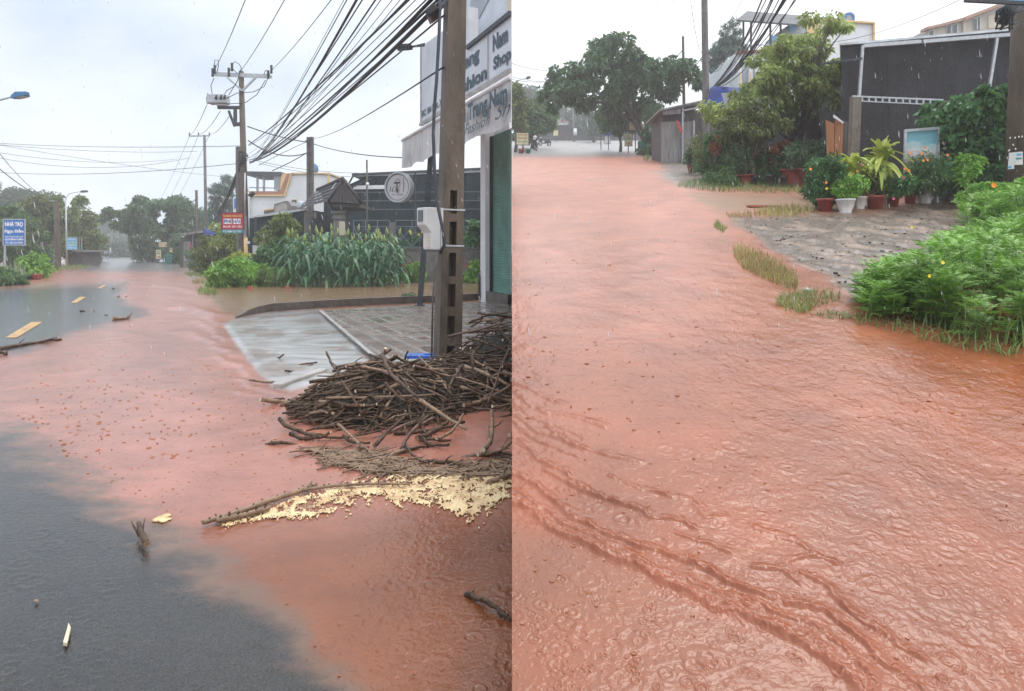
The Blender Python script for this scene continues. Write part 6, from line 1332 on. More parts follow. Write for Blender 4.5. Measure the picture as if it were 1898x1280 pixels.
b = MB(); b.bar(P(1520, 118, 19.7), P(1598, 108, 19.7), .05, .05); part('frame_post', b, M['steel_dark'], t)
t = thing('truss_gate', at_r(1660, 18.5), 'open gateway of two brown posts under a thin steel truss beam', 'gate')
for x0, x1, yt in ((1577, 1591, 178), (1742, 1757, 188)):
    b = MB(); x = (x0 + x1) / 2; c0 = at_r(x - 4, 18.5); c1 = P(x + 2, yt, 18.5); b.bar(c0, c1, .22, .22); part('post', b, M['concrete'], t, bevel=.01)
b = MB(); b.bar(P(1580, 178, 18.4), P(1748, 185, 18.4), .04, .04); b.bar(P(1596, 187, 18.4), P(1740, 194, 18.4), .025, .025)
for k in range(12): x = 1598 + k * 12.6; b.bar(P(x, 179 + k * .6, 18.4), P(x, 188 + k * .6, 18.4), .035, .035)
part('truss', b, M['galv'], t)
t = thing('board_fence', at_r(1556, 19.4), 'orange and brown upright boards leaning beside the left gate post', 'fence')
for xs, mt in (((1531, 1546, 1546, 1534), 'orange_board'), ((1549, 1563, 1561, 1547), 'orange_board'), ((1563.5, 1576, 1574, 1562), 'wood_dark')):
    b = MB(); b.prism([P(xs[0], 222, 19.3), P(xs[1], 228, 19.3), P(xs[2], 290, 19.3), P(xs[3], 290, 19.3)], (0, .05, 0)); part('board', b, M[mt], t)
b = MB(); b.prism([P(1546, 212, 19.2), P(1564, 226, 19.2), P(1563, 229, 19.2), P(1546, 217, 19.2)], (0, .06, 0)); part('white_cap', b, M['white'], t)
t = thing('beige_house', at_r(1820, 62), 'beige two storey house with brown cornice showing above the net shed roof', 'house'); Yh = 62
def wr(pts, y0, dep, mt, nm): b = MB(); b.prism([P(x, y, y0) for x, y in pts], (0, dep, 0)); part(nm, b, M[mt], t)
shed_prev = t; t = thing('netted_lean_to', at_r(1520, 28), 'low dark netted lean-to in the shade behind the light green tree', 'shed'); wr([(1462, 190), (1500, 172), (1572, 130), (1590, 130), (1590, g_r(28) + 4), (1462, g_r(28) + 4)], 28, 2, 'netting_grey', 'netting_wall'); wr([(1460, 187), (1500, 168), (1575, 126), (1575, 130), (1500, 172), (1460, 191)], 27.8, 2.4, 'steel_dark', 'roof_edge'); t = shed_prev
M['beige'] = mat('beige_plaster', (0.50, 0.45, 0.38), .6, .12, .6); M['terracotta_trim'] = mat('terracotta_cornice', (0.36, 0.20, 0.14), .6, .2, 2)
wr([(1720, 53), (1790, 35), (1850, 12), (1990, -40), (1990, 200), (1720, 200)], Yh, 8, 'beige', 'wall')
wr([(1718, 49), (1742, 44), (1742, 48), (1718, 54)], Yh - .6, 1, 'terracotta_trim', 'cornice'); wr([(1742, 44), (1790, 31), (1790, 36), (1742, 49)], Yh - .6, 1, 'terracotta_trim', 'cornice'); wr([(1790, 30), (1850, 7), (1898, -12), (1898, -7), (1850, 13), (1790, 36)], Yh - .8, 1, 'terracotta_trim', 'cornice')
for x, y0, y1, w_ in ((1722, 57, 66, 10), (1755, 47, 60, 9), (1766, 45, 60, 9), (1804, 34, 54, 8), (1812, 31, 54, 6)):
    wr([(x, y0), (x + w_, y0 - 3), (x + w_, y1), (x, y1)], Yh - .12, .1, 'white', 'window_frame'); wr([(x + 1.2, y0 + 1), (x + w_ - 1.2, y0 - 1.5), (x + w_ - 1.2, y1), (x + 1.2, y1)], Yh - .16, .1, 'glass', 'window_pane')
wr([(1832, 29), (1846, 25), (1846, 50), (1832, 52)], Yh - .1, .12, 'cream', 'panel'); wr([(1786, 34), (1790, 33), (1790, 62), (1786, 62)], Yh - .3, .4, 'beige', 'pilaster')
# white terrace house, right view
t = thing('white_house', at_r(1480, 48), 'white house with terrace roof and yellow parapet behind the light green tree', 'house'); Yh = 48
wr([(1500, 78), (1500, 46), (1523, 37), (1622, 42), (1622, 240), (1366, 240), (1366, 95), (1440, 92)], Yh, 7, 'white_wall', 'wall')
wr([(1496, 33), (1520, 33), (1510, 60), (1496, 64)], Yh - .2, .3, 'yellow_trim', 'parapet_boards'); wr([(1520, 33), (1524, 33), (1512, 74), (1508, 74)], Yh - .25, .3, 'yellow_trim', 'yellow_trim'); wr([(1521, 33), (1622, 40), (1622, 43), (1521, 37)], Yh - .25, 7.4, 'yellow_trim', 'parapet_cap'); wr([(1619, 42), (1622, 42), (1622, 75), (1619, 75)], Yh - .2, .3, 'yellow_trim', 'corner_trim')
b = MB(); b.add([P(1365, 36, Yh - 1), P(1385, 20, Yh + 2.5), P(1498, 29, Yh + 2.5), P(1485, 45, Yh - 1)], [(0, 1, 2, 3)])
for k in range(7): u = k / 6; a_ = P(1365, 36, Yh - 1).lerp(P(1385, 20, Yh + 2.5), u); c_ = P(1485, 45, Yh - 1).lerp(P(1498, 29, Yh + 2.5), u); b.bar(a_ - UZ * .06, c_ - UZ * .06, .05, .10)
o = part('terrace_roof', b, M['steel_dark'], t)
for x, y0 in ((1377, 37), (1391, 38), (1427, 41), (1446, 42)): wr([(x, y0), (x + 3, y0), (x + 3, 96), (x, 96)], Yh - .5, .12, 'steel_dark', 'terrace_post')
wr([(1470, 40), (1496, 33), (1496, 78), (1438, 78), (1438, 62)], Yh - .1, 2, 'grey_tarp', 'stair_tower'); wr([(1461, 42), (1474, 42), (1474, 56), (1464, 56)], Yh - .3, .1, 'sign_sky', 'blue_panel'); wr([(1432, 66), (1442, 66), (1442, 75), (1432, 75)], Yh - .3, .1, 'sign_sky', 'blue_panel')
wr([(1366, 94), (1500, 86), (1500, 90), (1366, 98)], Yh - .3, .4, 'brown_band', 'brown_band'); wr([(1378, 82), (1438, 82), (1438, 84), (1378, 84)], Yh - .55, .06, 'galv', 'terrace_rail')
for x in (1369, 1389, 1400): wr([(x, 124), (x + 6, 124), (x + 6, 165), (x, 165)], Yh - .4, .3, 'white', 'column'); wr([(x + 2, 132), (x + 4, 132), (x + 4, 160), (x + 2, 160)], Yh - .45, .3, 'yellow_trim', 'column_stripe')
wr([(1376, 118), (1380, 110), (1386, 112), (1388, 124), (1388, 165), (1376, 165)], Yh - .1, .1, 'grey_tarp', 'arch_opening')
t = thing('water_tank', P(1572, 34, 52), 'round tank with a blue ring on the right white house roof', 'tank'); b = MB(); b.tube([P(1566, 34, 52), P(1574, 33, 50.5)], .42, 16); part('tank', b, M['galv'], t); b = MB(); ringc = P(1574, 33, 50.4)
for k in range(16):
    a = 2 * math.pi * k / 16; a2 = a + 2 * math.pi / 16; b.bar(ringc + Vector((.3 * math.cos(a), 0, .3 * math.sin(a))), ringc + Vector((.3 * math.cos(a2), 0, .3 * math.sin(a2))), .08, .14)
part('blue_ring', b, M['sign_blue'], t)
# tin shack and tarp
t = thing('tin_shack', at_r(1268, 38), 'grey board shack with sloping tin roof beside the climbing street', 'shack'); Yh = 38; gy = g_r(Yh)
wr([(1228, 212), (1352, 196), (1420, 190), (1420, gy), (1228, gy)], Yh + .6, 3, 'wood_dark', 'wall'); wr([(1223, 202), (1312, 183), (1312, 186), (1223, 205)], Yh - .6, 4, 'rust_tin', 'roof'); wr([(1228, 205), (1262, 199), (1262, 210), (1230, 212)], Yh - .4, .2, 'rust_tin', 'fascia')
for x, y0 in ((1264, 198), (1312, 208), (1329, 208)): wr([(x, y0), (x + 3, y0), (x + 3, gy), (x, gy)], Yh - .3, .1, 'galv' if x < 1300 else 'steel_dark', 'post')
wr([(1264, 203), (1305, 196), (1305, 199), (1264, 206)], Yh - .35, .06, 'galv', 'truss'); wr([(1264, 196), (1305, 189), (1305, 191), (1264, 198)], Yh - .35, .06, 'galv', 'truss')
for xs in ((1226, 1262), (1267, 1286)): wr([(xs[0], 226), (xs[1], 224), (xs[1], gy), (xs[0], gy)], Yh - .1, .08, 'rust_tin', 'gate_leaf')
wr([(1285, 223), (1288, 223), (1288, gy), (1285, gy)], Yh - .2, .1, 'galv', 'gate_post'); wr([(1254, 221), (1258, 225), (1266, 243), (1263, 246), (1257, 236)], Yh - .5, .1, 'letter_red', 'red_cloth')
t = thing('blue_tarp', P(1345, 185, 33), 'deep blue tarpaulin hanging from the shack roof behind the light green tree', 'tarpaulin'); b = MB(); rr = random.Random(2)
q_ = [[P(1318 + (1395 - 1318) * u - 16 * v * (1 - u) + rr.uniform(-1, 1), 160 + 5 * u + v * (46 - 22 * u) + rr.uniform(-1, 1), 33 - v * 1.2 + .3 * math.sin(u * 9)) for u in np.linspace(0, 1, 9)] for v in np.linspace(0, 1, 6)]
vs = [p for r_ in q_ for p in r_]; b.add(vs, [(i * 9 + j, i * 9 + j + 1, (i + 1) * 9 + j + 1, (i + 1) * 9 + j) for i in range(5) for j in range(8)], sm=True); o = part('sheet', b, M['blue_tarp'], t); o.modifiers.new('thick', 'SOLIDIFY').thickness = .03
t = thing('grey_tarp', P(1372, 230, 31), 'pale grey tarpaulin hung as a wall behind the light green tree', 'tarpaulin'); b = MB()
b.prism([P(1338, 172, 31), P(1410, 168, 31), P(1500, 190, 31), P(1505, 300, 31), P(1370, 300, 31), P(1355, 240, 31)], (0, .1, 0)); part('sheet', b, M['grey_tarp'], t)
wr([(1378, 195), (1386, 195), (1386, 300), (1376, 300)], 30.6, .2, 'orange_board', 'post')
# poles
t = thing('utility_pole', at_r(1310, 36), 'tall grey concrete pole behind the blue tarpaulin', 'pole'); b = MB(); b.tube([at_r(1310, 36) - UZ * .3, P(1304, -120, 36)], [.20, .15], 4, sm=False); part('shaft', b, M['pole_far'], t)
t = thing('utility_pole', at_r(1269, 50), 'short thin reddish pole rising from the big tree on the right', 'pole'); b = MB(); b.tube([at_r(1269, 50) - UZ * .3, P(1266, 67, 50)], [.13, .09], 4, sm=False); part('shaft', b, M['pole'], t)
b = MB(); b.bar(P(1266, 92, 50), P(1251, 108, 50), .06, .06); part('stay', b, M['steel_dark'], t)
pb2 = at_r(1884, 13.2); t = thing('utility_pole', pb2, 'thick brown concrete pole at the right edge with papers pasted on it', 'pole')
b = MB(); p_t = P(1912, -260, 13.2); b.tube([pb2 - UZ * .4, pb2.lerp(p_t, .5), p_t], [.235, .215, .19], 20); part('shaft', b, M['pole'], t)
pc_ = P(1876, 294, 12.9)
t = thing('notice', P(1874, 294, 12.93), 'white torn notice sheets pasted round the thick brown pole', 'notice')
def on_pole(px_, py_, r=.238):
    c = pb2.lerp(p_t, (g_r(13.2) - py_) / (g_r(13.2) + 260)); dx = (px_ - CX) * 13.0 / F - c.x; dx = max(-r * .97, min(r * .97, dx)); return Vector((c.x + dx, c.y - math.sqrt(r * r - dx * dx), P(0, py_, 13.0).z))
def sheet(pts_grid, mt, nm):
    b = MB(); n_ = len(pts_grid[0]); b.add([p for r_ in pts_grid for p in r_], [(i * n_ + j, i * n_ + j + 1, (i + 1) * n_ + j + 1, (i + 1) * n_ + j) for i in range(len(pts_grid) - 1) for j in range(n_ - 1)]); o = part(nm, b, M[mt], t); o.modifiers.new('thick', 'SOLIDIFY').thickness = .003
sheet([[on_pole(x, y, .242) for x in np.linspace(1858, 1894, 9)] for y in np.linspace(281, 305, 4)], 'paper', 'sheet')
sheet([[on_pole(x, y, .250) for x in np.linspace(1856, 1883, 7)] for y in np.linspace(296, 312, 4)], 'paper', 'sheet')
sheet([[on_pole(x, y, .256) for x in np.linspace(1860, 1871, 4)] for y in np.linspace(296, 304, 3)], 'steel_dark', 'printed_block'); sheet([[on_pole(x, y, .256) for x in np.linspace(1872, 1877, 3)] for y in np.linspace(298, 304, 3)], 'black', 'printed_block')
sheet([[on_pole(x, y, .256) for x in np.linspace(1859, 1880, 4)] for y in np.linspace(306, 310, 3)], 'sign_sky', 'printed_line'); sheet([[on_pole(x, y, .248) for x in np.linspace(1886, 1892, 3)] for y in np.linspace(284, 288, 3)], 'sign_sky', 'printed_line'); sheet([[on_pole(x, y, .248) for x in np.linspace(1885, 1892, 3)] for y in np.linspace(292, 295, 3)], 'sign_teal', 'printed_line')
b = MB()
for x, y in ((1881, 253), (1885, 254), (1889, 253), (1893, 253), (1883, 267), (1876, 277), (1880, 276), (1885, 275)): b.box(on_pole(x, y, .25), (.02, .01, .03))
part('paper_scrap', b, M['paper'], t)
t = thing('pole_strap', on_pole(1880, 228), 'thin pale wire strap round the thick brown pole', 'strap'); b = MB(); ring_ = [on_pole(x, 228, .243) for x in np.linspace(1862, 1906, 10)]; b.tube(ring_, .006, 5); part('wire', b, M['galv'], t)
# cable knot and blue sign at the top right corner
rr = random.Random(12); 
t = thing('cable_knot', P(1880, 20, 12.6), 'thick hanging loops of black cable tied to the pole at the top right corner', 'cable')
for k in range(22):
    x0, y0 = 1868 + rr.uniform(-6, 40), 4 + rr.uniform(-20, 10); x1, y1 = 1852 + rr.uniform(-8, 26), 46 + rr.uniform(-14, 12)
    b = MB(); b.tube([P(x0, y0, 12.7), P((x0 + x1) / 2 - rr.uniform(4, 12), (y0 + y1) / 2, 12.5), P(x1, y1, 12.6), P(x1 + rr.uniform(4, 18), y1 - rr.uniform(0, 10), 12.7)], .018, 5); part('loop', b, M['cable'], t)
t = thing('overhead_sign', P(1850, 0, 12), 'edge of a blue sign board hanging over the top right corner', 'sign'); b = MB(); b.prism([P(1796, 0, 12), P(1960, 8, 12), P(1960, -60, 12), P(1796, -70, 12)], (0, .12, 0)); part('panel', b, M['sign_sky'], t)
b = MB(); b.bar(P(1788, 0, 11.98), P(1960, 9, 11.98), .06, .06); part('frame', b, M['steel_dark'], t)
# big bundle of cables crossing the top of the right street
RB = 'cables crossing above the light green tree'
for k in range(13):
    xs = 1415 + rr.uniform(-25, 70); r = rr.choice([.012, .016, .02, .03])
    wire('overhead_cable', P(1318 + rr.uniform(-3, 3), 168 + rr.uniform(-6, 3), 36), P(xs + 10, -15 - rr.uniform(0, 20), 24), rr.uniform(.3, .9), r, 'black cable climbing in the bundle from the grey pole over the white house', RB, 16)
for xa, ya, xb_, yb_, lb in ((1183, -2, 1170, 70, 'a'), (1222, -2, 1185, 80, 'b'), (1250, 0, 1198, 92, 'c')): wire('power_line', P(xa, ya, 40), P(xb_, yb_, 60), .1, .012, 'faint high wire descending to the big tree in the white sky', 'faint high wires over the big tree')
wire('overhead_cable', P(1376, 0, 34), P(1345, 45, 37), .1, .012, 'thin wire left of the terrace roof', None); wire('overhead_cable', P(1280, 0, 30), P(1304, 100, 36), .6, .012, 'thin looping wire left of the grey pole', None); wire('overhead_cable', P(1540, 78, 30), P(1778, 0, 20), .2, .010, 'thin wire rising right across the white sky above the net shed', None)
for a_, c_ in (((947, 117), (1030, 131)), ((947, 142), (1030, 150)), ((947, 147), (1030, 149)), ((955, 152), (1015, 159)), ((958, 159), (1010, 161))): wire('overhead_cable', P(a_[0] + 2, a_[1], 60), P(*c_, 75), .2, .022, 'thin far wire in the gap left of the big tree', 'far wires left of the big tree')
b = MB(); b.add([P(1288, 98, 38), P(1250, 128, 42)], []); 
wire('overhead_cable', P(1304, 100, 36), P(1276, 130, 48), .2, .02, 'dark stay wire from the grey pole down into the big tree', None); wire('overhead_cable', P(1306, 108, 36), P(1340, 118, 30), .5, .015, 'pale slack wire right of the grey pole', None)
# trees
tree('broad_tree', 'big dark umbrella shaped tree over the right of the far road', [(1007, 170), (1012, 148), (1030, 140), (1028, 125), (1050, 118), (1075, 122), (1068, 100), (1080, 78), (1105, 78), (1112, 60), (1130, 58), (1145, 80), (1170, 82), (1190, 72), (1205, 92), (1235, 115), (1262, 118), (1280, 150), (1275, 178), (1250, 190), (1228, 195), (1200, 205), (1165, 200), (1120, 192), (1085, 202), (1060, 190), (1040, 198), (1018, 188)], 52, at_r(1205, 53), 115, 11, 170, .34, LM['dark'], .28, 3.2, Wr=.5, seed=51)
tree('roadside_tree', 'light green young tree under the left side of the big umbrella tree', [(1098, 222), (1105, 200), (1135, 190), (1175, 198), (1190, 215), (1180, 232), (1150, 236), (1142, 250), (1128, 240)], 60, at_r(1150, 60), 50, 9, 120, .3, LM['mid'], .12, 1.6, seed=52)
shrub('vine_mass', 'curtain of dark hanging vines round the big umbrella tree trunk', rnd_cl([(1192, 285), (1196, 200), (1225, 190), (1232, 285), (1215, 290)], 50, 56, 8, 1.0, 53), at_r(1212, 50), 150, .26, LM['dark'], cat='vine', Wr=.25, droop=1.5)
tree('conifer', 'hazy tiered conifer between the grey pole and the white house', [(1300, 130), (1318, 118), (1312, 100), (1330, 92), (1318, 75), (1334, 62), (1346, 42), (1362, 65), (1376, 80), (1372, 110), (1384, 130), (1380, 165), (1330, 165), (1310, 150)], 60, at_r(1345, 60), 70, 8, 190, .36, LM['pine'], .16, 2, Wr=.16, flat=.35, seed=54)
tree('acacia_tree', 'airy light green tree with yellow tinged leaves over the potted shrubs', [(1322, 190), (1340, 172), (1362, 178), (1380, 150), (1402, 130), (1395, 105), (1412, 92), (1430, 68), (1458, 58), (1490, 52), (1525, 54), (1548, 78), (1555, 110), (1560, 150), (1545, 175), (1530, 200), (1500, 215), (1460, 208), (1425, 222), (1390, 232), (1352, 226), (1330, 210)], 23, at_r(1490, 23), 150, 13, 180, .145, LM['light'], .13, 1.6, Wr=.42, droop=.6, flat=.5, bark='bark', nl=16, seed=55)
tree('acacia_tree', 'second thin light green tree leaning left from the pots', [(1340, 240), (1352, 205), (1385, 190), (1425, 200), (1452, 225), (1440, 255), (1400, 262), (1365, 258)], 22, at_r(1395, 22), 60, 10, 110, .12, LM['olive'], .06, 1.0, droop=.5, flat=.5, bark='bark_pale', seed=56)
tree('roadside_tree', 'brown tinged tree at the very left edge of the climbing street', [(950, 232), (950, 150), (958, 146), (968, 165), (970, 195), (962, 215), (966, 232)], 58, at_r(955, 58), 26, 8, 110, .34, LM['olive'], .12, 1.0, seed=57)
tree('roadside_tree', 'green tree on the left side of the climbing street behind the scooter', [(955, 250), (962, 205), (972, 190), (995, 185), (1012, 200), (1026, 215), (1020, 240), (1002, 255), (975, 258)], 72, at_r(985, 72), 60, 9, 130, .4, LM['mid'], .15, 2, seed=58)
for i, (pol, Yd, x, lb) in enumerate((([(958, 190), (968, 165), (985, 162), (1005, 175), (1020, 195), (980, 200)], 150, 985, 'pale hazy tree far behind the left trees of the climbing street'), ([(1010, 225), (1015, 195), (1045, 190), (1080, 200), (1095, 222), (1060, 232)], 150, 1050, 'pale hazy tree far above the end shopfront'), ([(1085, 240), (1090, 212), (1108, 205), (1118, 230), (1105, 245)], 120, 1100, 'grey green hazy tree right of the end shopfront'))):
    tree('far_tree', lb, pol, Yd, at_r(x, Yd), 32, 8, 80, .7, LM['hazy'], .25, 4, seed=60 + i)
# far end of the right street
t = thing('far_shop', at_r(1050, 150), 'dark shopfront with a white DUY sign board at the top of the climbing street', 'shop'); Yh = 150; gy = g_r(Yh)
wr([(952, 226), (1008, 222), (1100, 228), (1230, 230), (1230, gy), (952, gy)], Yh, 5, 'netting_grey', 'wall'); wr([(1027, 219), (1059, 220), (1053, 231), (1027, 231)], Yh - .5, .3, 'white_wall', 'sign_board'); wr([(1076, 228), (1088, 230), (1088, 237), (1074, 237)], Yh - .5, .3, 'white_wall', 'panel'); wr([(1058, 218), (1064, 218), (1064, 221), (1058, 221)], Yh - .8, .3, 'white', 'roof_light'); wr([(1066, 218), (1071, 218), (1071, 221), (1066, 221)], Yh - .8, .3, 'white', 'roof_light')
text_part('lettering', 'DUY', M['letter_red'], t, P(1037, 227, Yh - .55), Vector((1, 0, 0)), UZ, 14 * Yh / F, 5.5 * Yh / F, .03)
t = thing('utility_pole', at_r(1064, 130), 'far dark pole with a white painted band at the top of the climbing street', 'pole'); b = MB(); b.tube([at_r(1064, 130), P(1062, 192, 130)], [.28, .2], 6); part('shaft', b, M['pole_far'], t); b = MB(); b.tube([P(1066, 238, 129.6), P(1066, 250, 129.6)], .3, 8); part('white_band', b, M['white'], t); b = MB(); b.bar(P(1040, 209, 130), P(1080, 209, 130), .1, .1); part('crossarm', b, M['pole_far'], t)
street_lamp('street_lamp', 'small curved street lamp at the left edge of the climbing street', at_r(958, 60), (958.5, 152), [(958.5, 152), (961, 148.5), (968, 146), (976, 144.5)], 60, ((975, 144.6), (983.5, 142.5)))
t = thing('striped_post', at_r(969, 58), 'leaning red and white striped post at the left of the climbing street', 'post'); p0, p1 = at_r(971.5, 58), P(962, 200, 58)
for k in range(9):
    b = MB(); b.tube([p0.lerp(p1, k / 9), p0.lerp(p1, (k + 1) / 9)], .06, 8); part('band', b, M['white' if k % 2 else 'letter_red'] if k < 6 else M['galv'], t)
small_sign('shop_board', 'yellow menu board with red heading beside the striped post', 968.5, 257, 22, 22, 56, 'sign_cream', [('NƯỚC MÍA', .1, .78, .8, .15, LR, .03), ('RAU MÁ', .1, .5, .8, .15, LR, .03), ('ĐẬU XANH', .1, .2, .8, .15, LN, .03)])
for x, mt, lb in ((966, 'terracotta', 'brown tub below the yellow menu board'), (978.5, 'green_net', 'green plastic tub beside the parked scooter on the left verge')):
    t = thing('tub', at_r(x, 55), lb, 'tub'); b = MB(); b.lathe(at_r(x, 55), [(.18, -.02), (.22, .26), (.24, .30), (.17, .29)], 12); part('tub', b, M[mt], t)
scooter(at_r(992.5, 62), math.radians(170), 'black scooter with white front parked on the left verge of the climbing street', 'black'); b = MB(); b.ball(at_r(992, 62) + Vector((0, .1, 1.25)), .17, 8, squash=.8); tag(b.build('helmet', M['white']), 'white helmet hung on the scooter of the climbing street', 'helmet')
scooter(at_r(1009.5, 85), math.radians(120), 'farther dark scooter parked beyond the one with the helmet', 'black')
small_sign('shop_board', 'pale board on the left verge beyond the scooters', 1030, 246, 9, 10, 120, 'sign_cream')
small_sign('road_sign', 'large blue board with a white T mark left of the umbrella tree trunk', 1128, 241, 20, 16, 66, 'sign_navy', [('NGÃ BA', .1, .72, .8, .16, LW, .02), ('T', .08, .1, .76, .45, LW, 0)])
small_sign('shop_board', 'small orange square board left of the large blue road board', 1114, 241, 5, 7, 66.5, 'yellow_trim')
small_sign('shop_board', 'wide pale yellow board highest on the posts by the umbrella tree', 1178, 233, 22, 15, 56, 'sign_cream', [('RỬA XE', .1, .52, .8, .3, LR, .02), ('SỬA XE', .1, .1, .8, .3, LR, .02)])
small_sign('shop_board', 'tilted price board with a red foot leaning near the road edge', 1165, 259, 13, 22, 55, 'sign_cream', [('GIÁ', .15, .78, .7, .12, LN, .02), ('20K', .15, .55, .7, .14, LN, .02), ('35K', .15, .1, .7, .22, LR, .03)])
small_sign('shop_board', 'narrow mottled board beside the vine curtain', 1196, 248, 8, 19, 54, 'sign_cream', [('XE', .15, .6, .7, .2, LR, .02)])
small_sign('shop_board', 'low white panel under the large blue road board', 1126, 258, 10, 16, 66.2, 'white_wall', post=False)
b = MB(); b.lathe(at_r(1191, 52), [(.30, -.05), (.34, .1), (.36, .9), (.38, .95), (.28, 1.0)], 12); tag(b.build('refuse_bin', M['green_net']), 'dark green refuse bin in front of the vine curtain', 'bin')
# ------------------------------------------------------------------ RIGHT: potted plants and shrubs
def pot(kind, x, ybot, wpx, hpx, label, mt, plant=None, group=None):
    Yd = YR(ybot); s = Yd / F; c = at_r(x, Yd); w_ = wpx * s / 2; h_ = hpx * s; t = thing('plant_pot', c, label, 'pot', group); b = MB(); c = c - UZ * .03
    if kind == 'bowl': b.lathe(c, [(w_ * .62, 0), (w_ * .66, h_ * .10), (w_ * .60, h_ * .16), (w_ * .86, h_ * .5), (w_ * .97, h_ * .85), (w_ * 1.05, h_ * .9), (w_ * 1.05, h_), (w_ * .92, h_), (w_ * .88, h_ * .9)], 32, flute=.025, lobes=8)
    elif kind == 'wide': b.lathe(c, [(w_ * .50, 0), (w_ * .55, h_ * .12), (w_ * .52, h_ * .18), (w_ * .78, h_ * .75), (w_ * .82, h_ * .86), (w_ * 1.03, h_ * .9), (w_ * 1.03, h_), (w_ * .9, h_), (w_ * .86, h_ * .9)], 28)
    else: b.lathe(c, [(w_ * .74, 0), (w_ * .92, h_ * .82), (w_ * 1.03, h_ * .84), (w_ * 1.03, h_), (w_ * .9, h_), (w_ * .88, h_ * .9)], 22)
    part('pot', b, M[mt], t); b = MB(); b.lathe(c + UZ * (h_ * .86), [(w_ * .9, 0), (w_ * .88, .01)], 16); part('soil', b, M['soil'], t); return t, c + UZ * h_, w_
pot('cone', 1529, 391, 30, 26, 'dark red clay pot at the left end of the flower pot row', 'terracotta'); pot('bowl', 1567, 393, 34, 27, 'white fluted bowl pot at the front left of the row', 'pot_white'); pot('bowl', 1592, 386, 30, 24, 'white fluted bowl pot tucked behind the front left one', 'pot_white'); pot('cone', 1622, 387, 31, 27, 'bright terracotta pot under the large yellow green strap plant', 'terracotta')
pot('cone', 1637, 379, 20, 20, 'small pale pot peeping out behind the bright terracotta pot', 'pot_white'); pot('cone', 1655, 382, 23, 20, 'small clay pot with a pink flower beside the bright terracotta one', 'terracotta'); pot('cone', 1687, 377, 22, 26, 'dark clay pot left of the central white bowl', 'terracotta'); pot('bowl', 1712, 376, 38, 27, 'central white fluted bowl pot right of the framed picture foot', 'pot_white')
pot('cone', 1755, 369, 24, 20, 'grey blue square shouldered pot right of the central bowl', 'pot_grey'); pot('cone', 1776, 367, 18, 18, 'clay pot right of the grey blue pot', 'terracotta'); pot('cone', 1835, 352, 20, 24, 'clay pot half hidden behind the thick brown pole', 'terracotta'); pot('cone', 1800, 352, 40, 16, 'wide brown trough under the round leaved bush', 'terracotta')
pot('wide', 1475, 345, 56, 33, 'huge red clay bowl planter on the soil beneath the light tree', 'terracotta'); pot('wide', 1380, 341, 36, 18, 'flat red clay bowl in front of the shrubs', 'terracotta'); pot('wide', 1280, 316, 16, 15, 'small red clay bowl at the far left of the shrubs', 'terracotta'); pot('wide', 1325, 318, 30, 18, 'brown clay bowl among the orange tipped shrubs', 'terracotta')
for i, (x, y, w_, h_) in enumerate(((1400, 343, 10, 18), (1427, 345, 15, 22), (1452, 347, 12, 22))): pot('cone', x, y, w_, h_, ['narrow black nursery pot right of the flat clay bowl', 'wider black nursery pot between the two big clay bowls', 'black nursery pot touching the huge clay planter'][i], 'pot_black')
t = thing('concrete_block', at_r(1358, 22), 'pale perforated concrete block beside the flat clay bowl', 'block'); b = MB(); b.box(at_r(1358, 22) + UZ * .12, (.24, .14, .26)); part('block', b, M['concrete_pale'], t, bevel=.01); b = MB()
for dx in (-.06, .06):
    for dz in (.06, .18): b.box(at_r(1358, 22) + Vector((dx, -.075, dz)), (.05, .01, .05))
part('hole', b, M['black'], t)  # black plates stand in for the shade inside the holes
def strap_plant(x, ytop, ymid, spread, Yd, n, label, Lm, h_stem, lm='dracaena'):
    c = P(x, ymid, Yd); t = thing('strap_plant', at_r(x, Yd), label, 'plant'); Vs = []; Fs = []; kk = 0; rr = random.Random(int(x))
    for i in range(n):
        a = i * 2.4; el = rr.uniform(-.2, 1.35); L = Lm * rr.uniform(.7, 1.1); w = .105 * rr.uniform(.8, 1.3); d = np.array([math.cos(a) * math.cos(el), math.sin(a) * math.cos(el), math.sin(el)]); s = np.array([-math.sin(a), math.cos(a), 0]); row = []; seg = 8; z0 = rr.uniform(-.25, .12)
        for k in range(seg + 1):
            u = k / seg; p = np.array(c) + np.array([0, 0, z0]) + d * L * u - np.array([0, 0, 1.0]) * L * .75 * u ** 2.2 * (1.1 - max(0, math.sin(el)) * .7); ww = w * math.sin(math.pi * (.12 + .86 * u)) ** .8 * .5 + .002; nn = np.array([0, 0, .25 * w])
            row += [p - s * ww + nn, p, p + s * ww + nn]
        Vs.append(np.array(row))
        for k in range(seg):
            for j in (0, 1): Fs.append([kk + k * 3 + j, kk + k * 3 + j + 1, kk + (k + 1) * 3 + j + 1, kk + (k + 1) * 3 + j])
        kk += len(row)
    V = np.concatenate(Vs) - np.array(origin(t))[None]; link('leaves', np_mesh('leaves', V, np.array(Fs), LM[lm], True), t); b = MB(); b.tube([at_r(x, Yd), c], .025, 7); part('cane', b, M['bark_pale'], t)
strap_plant(1634, 240, 293, 50, 15.0, 62, 'large yellow green strap leaved plant standing above the pots', .62, 1.0); strap_plant(1582, 280, 305, 40, 14.8, 36, 'smaller drooping strap leaved plant left of the large one', .5, .8)
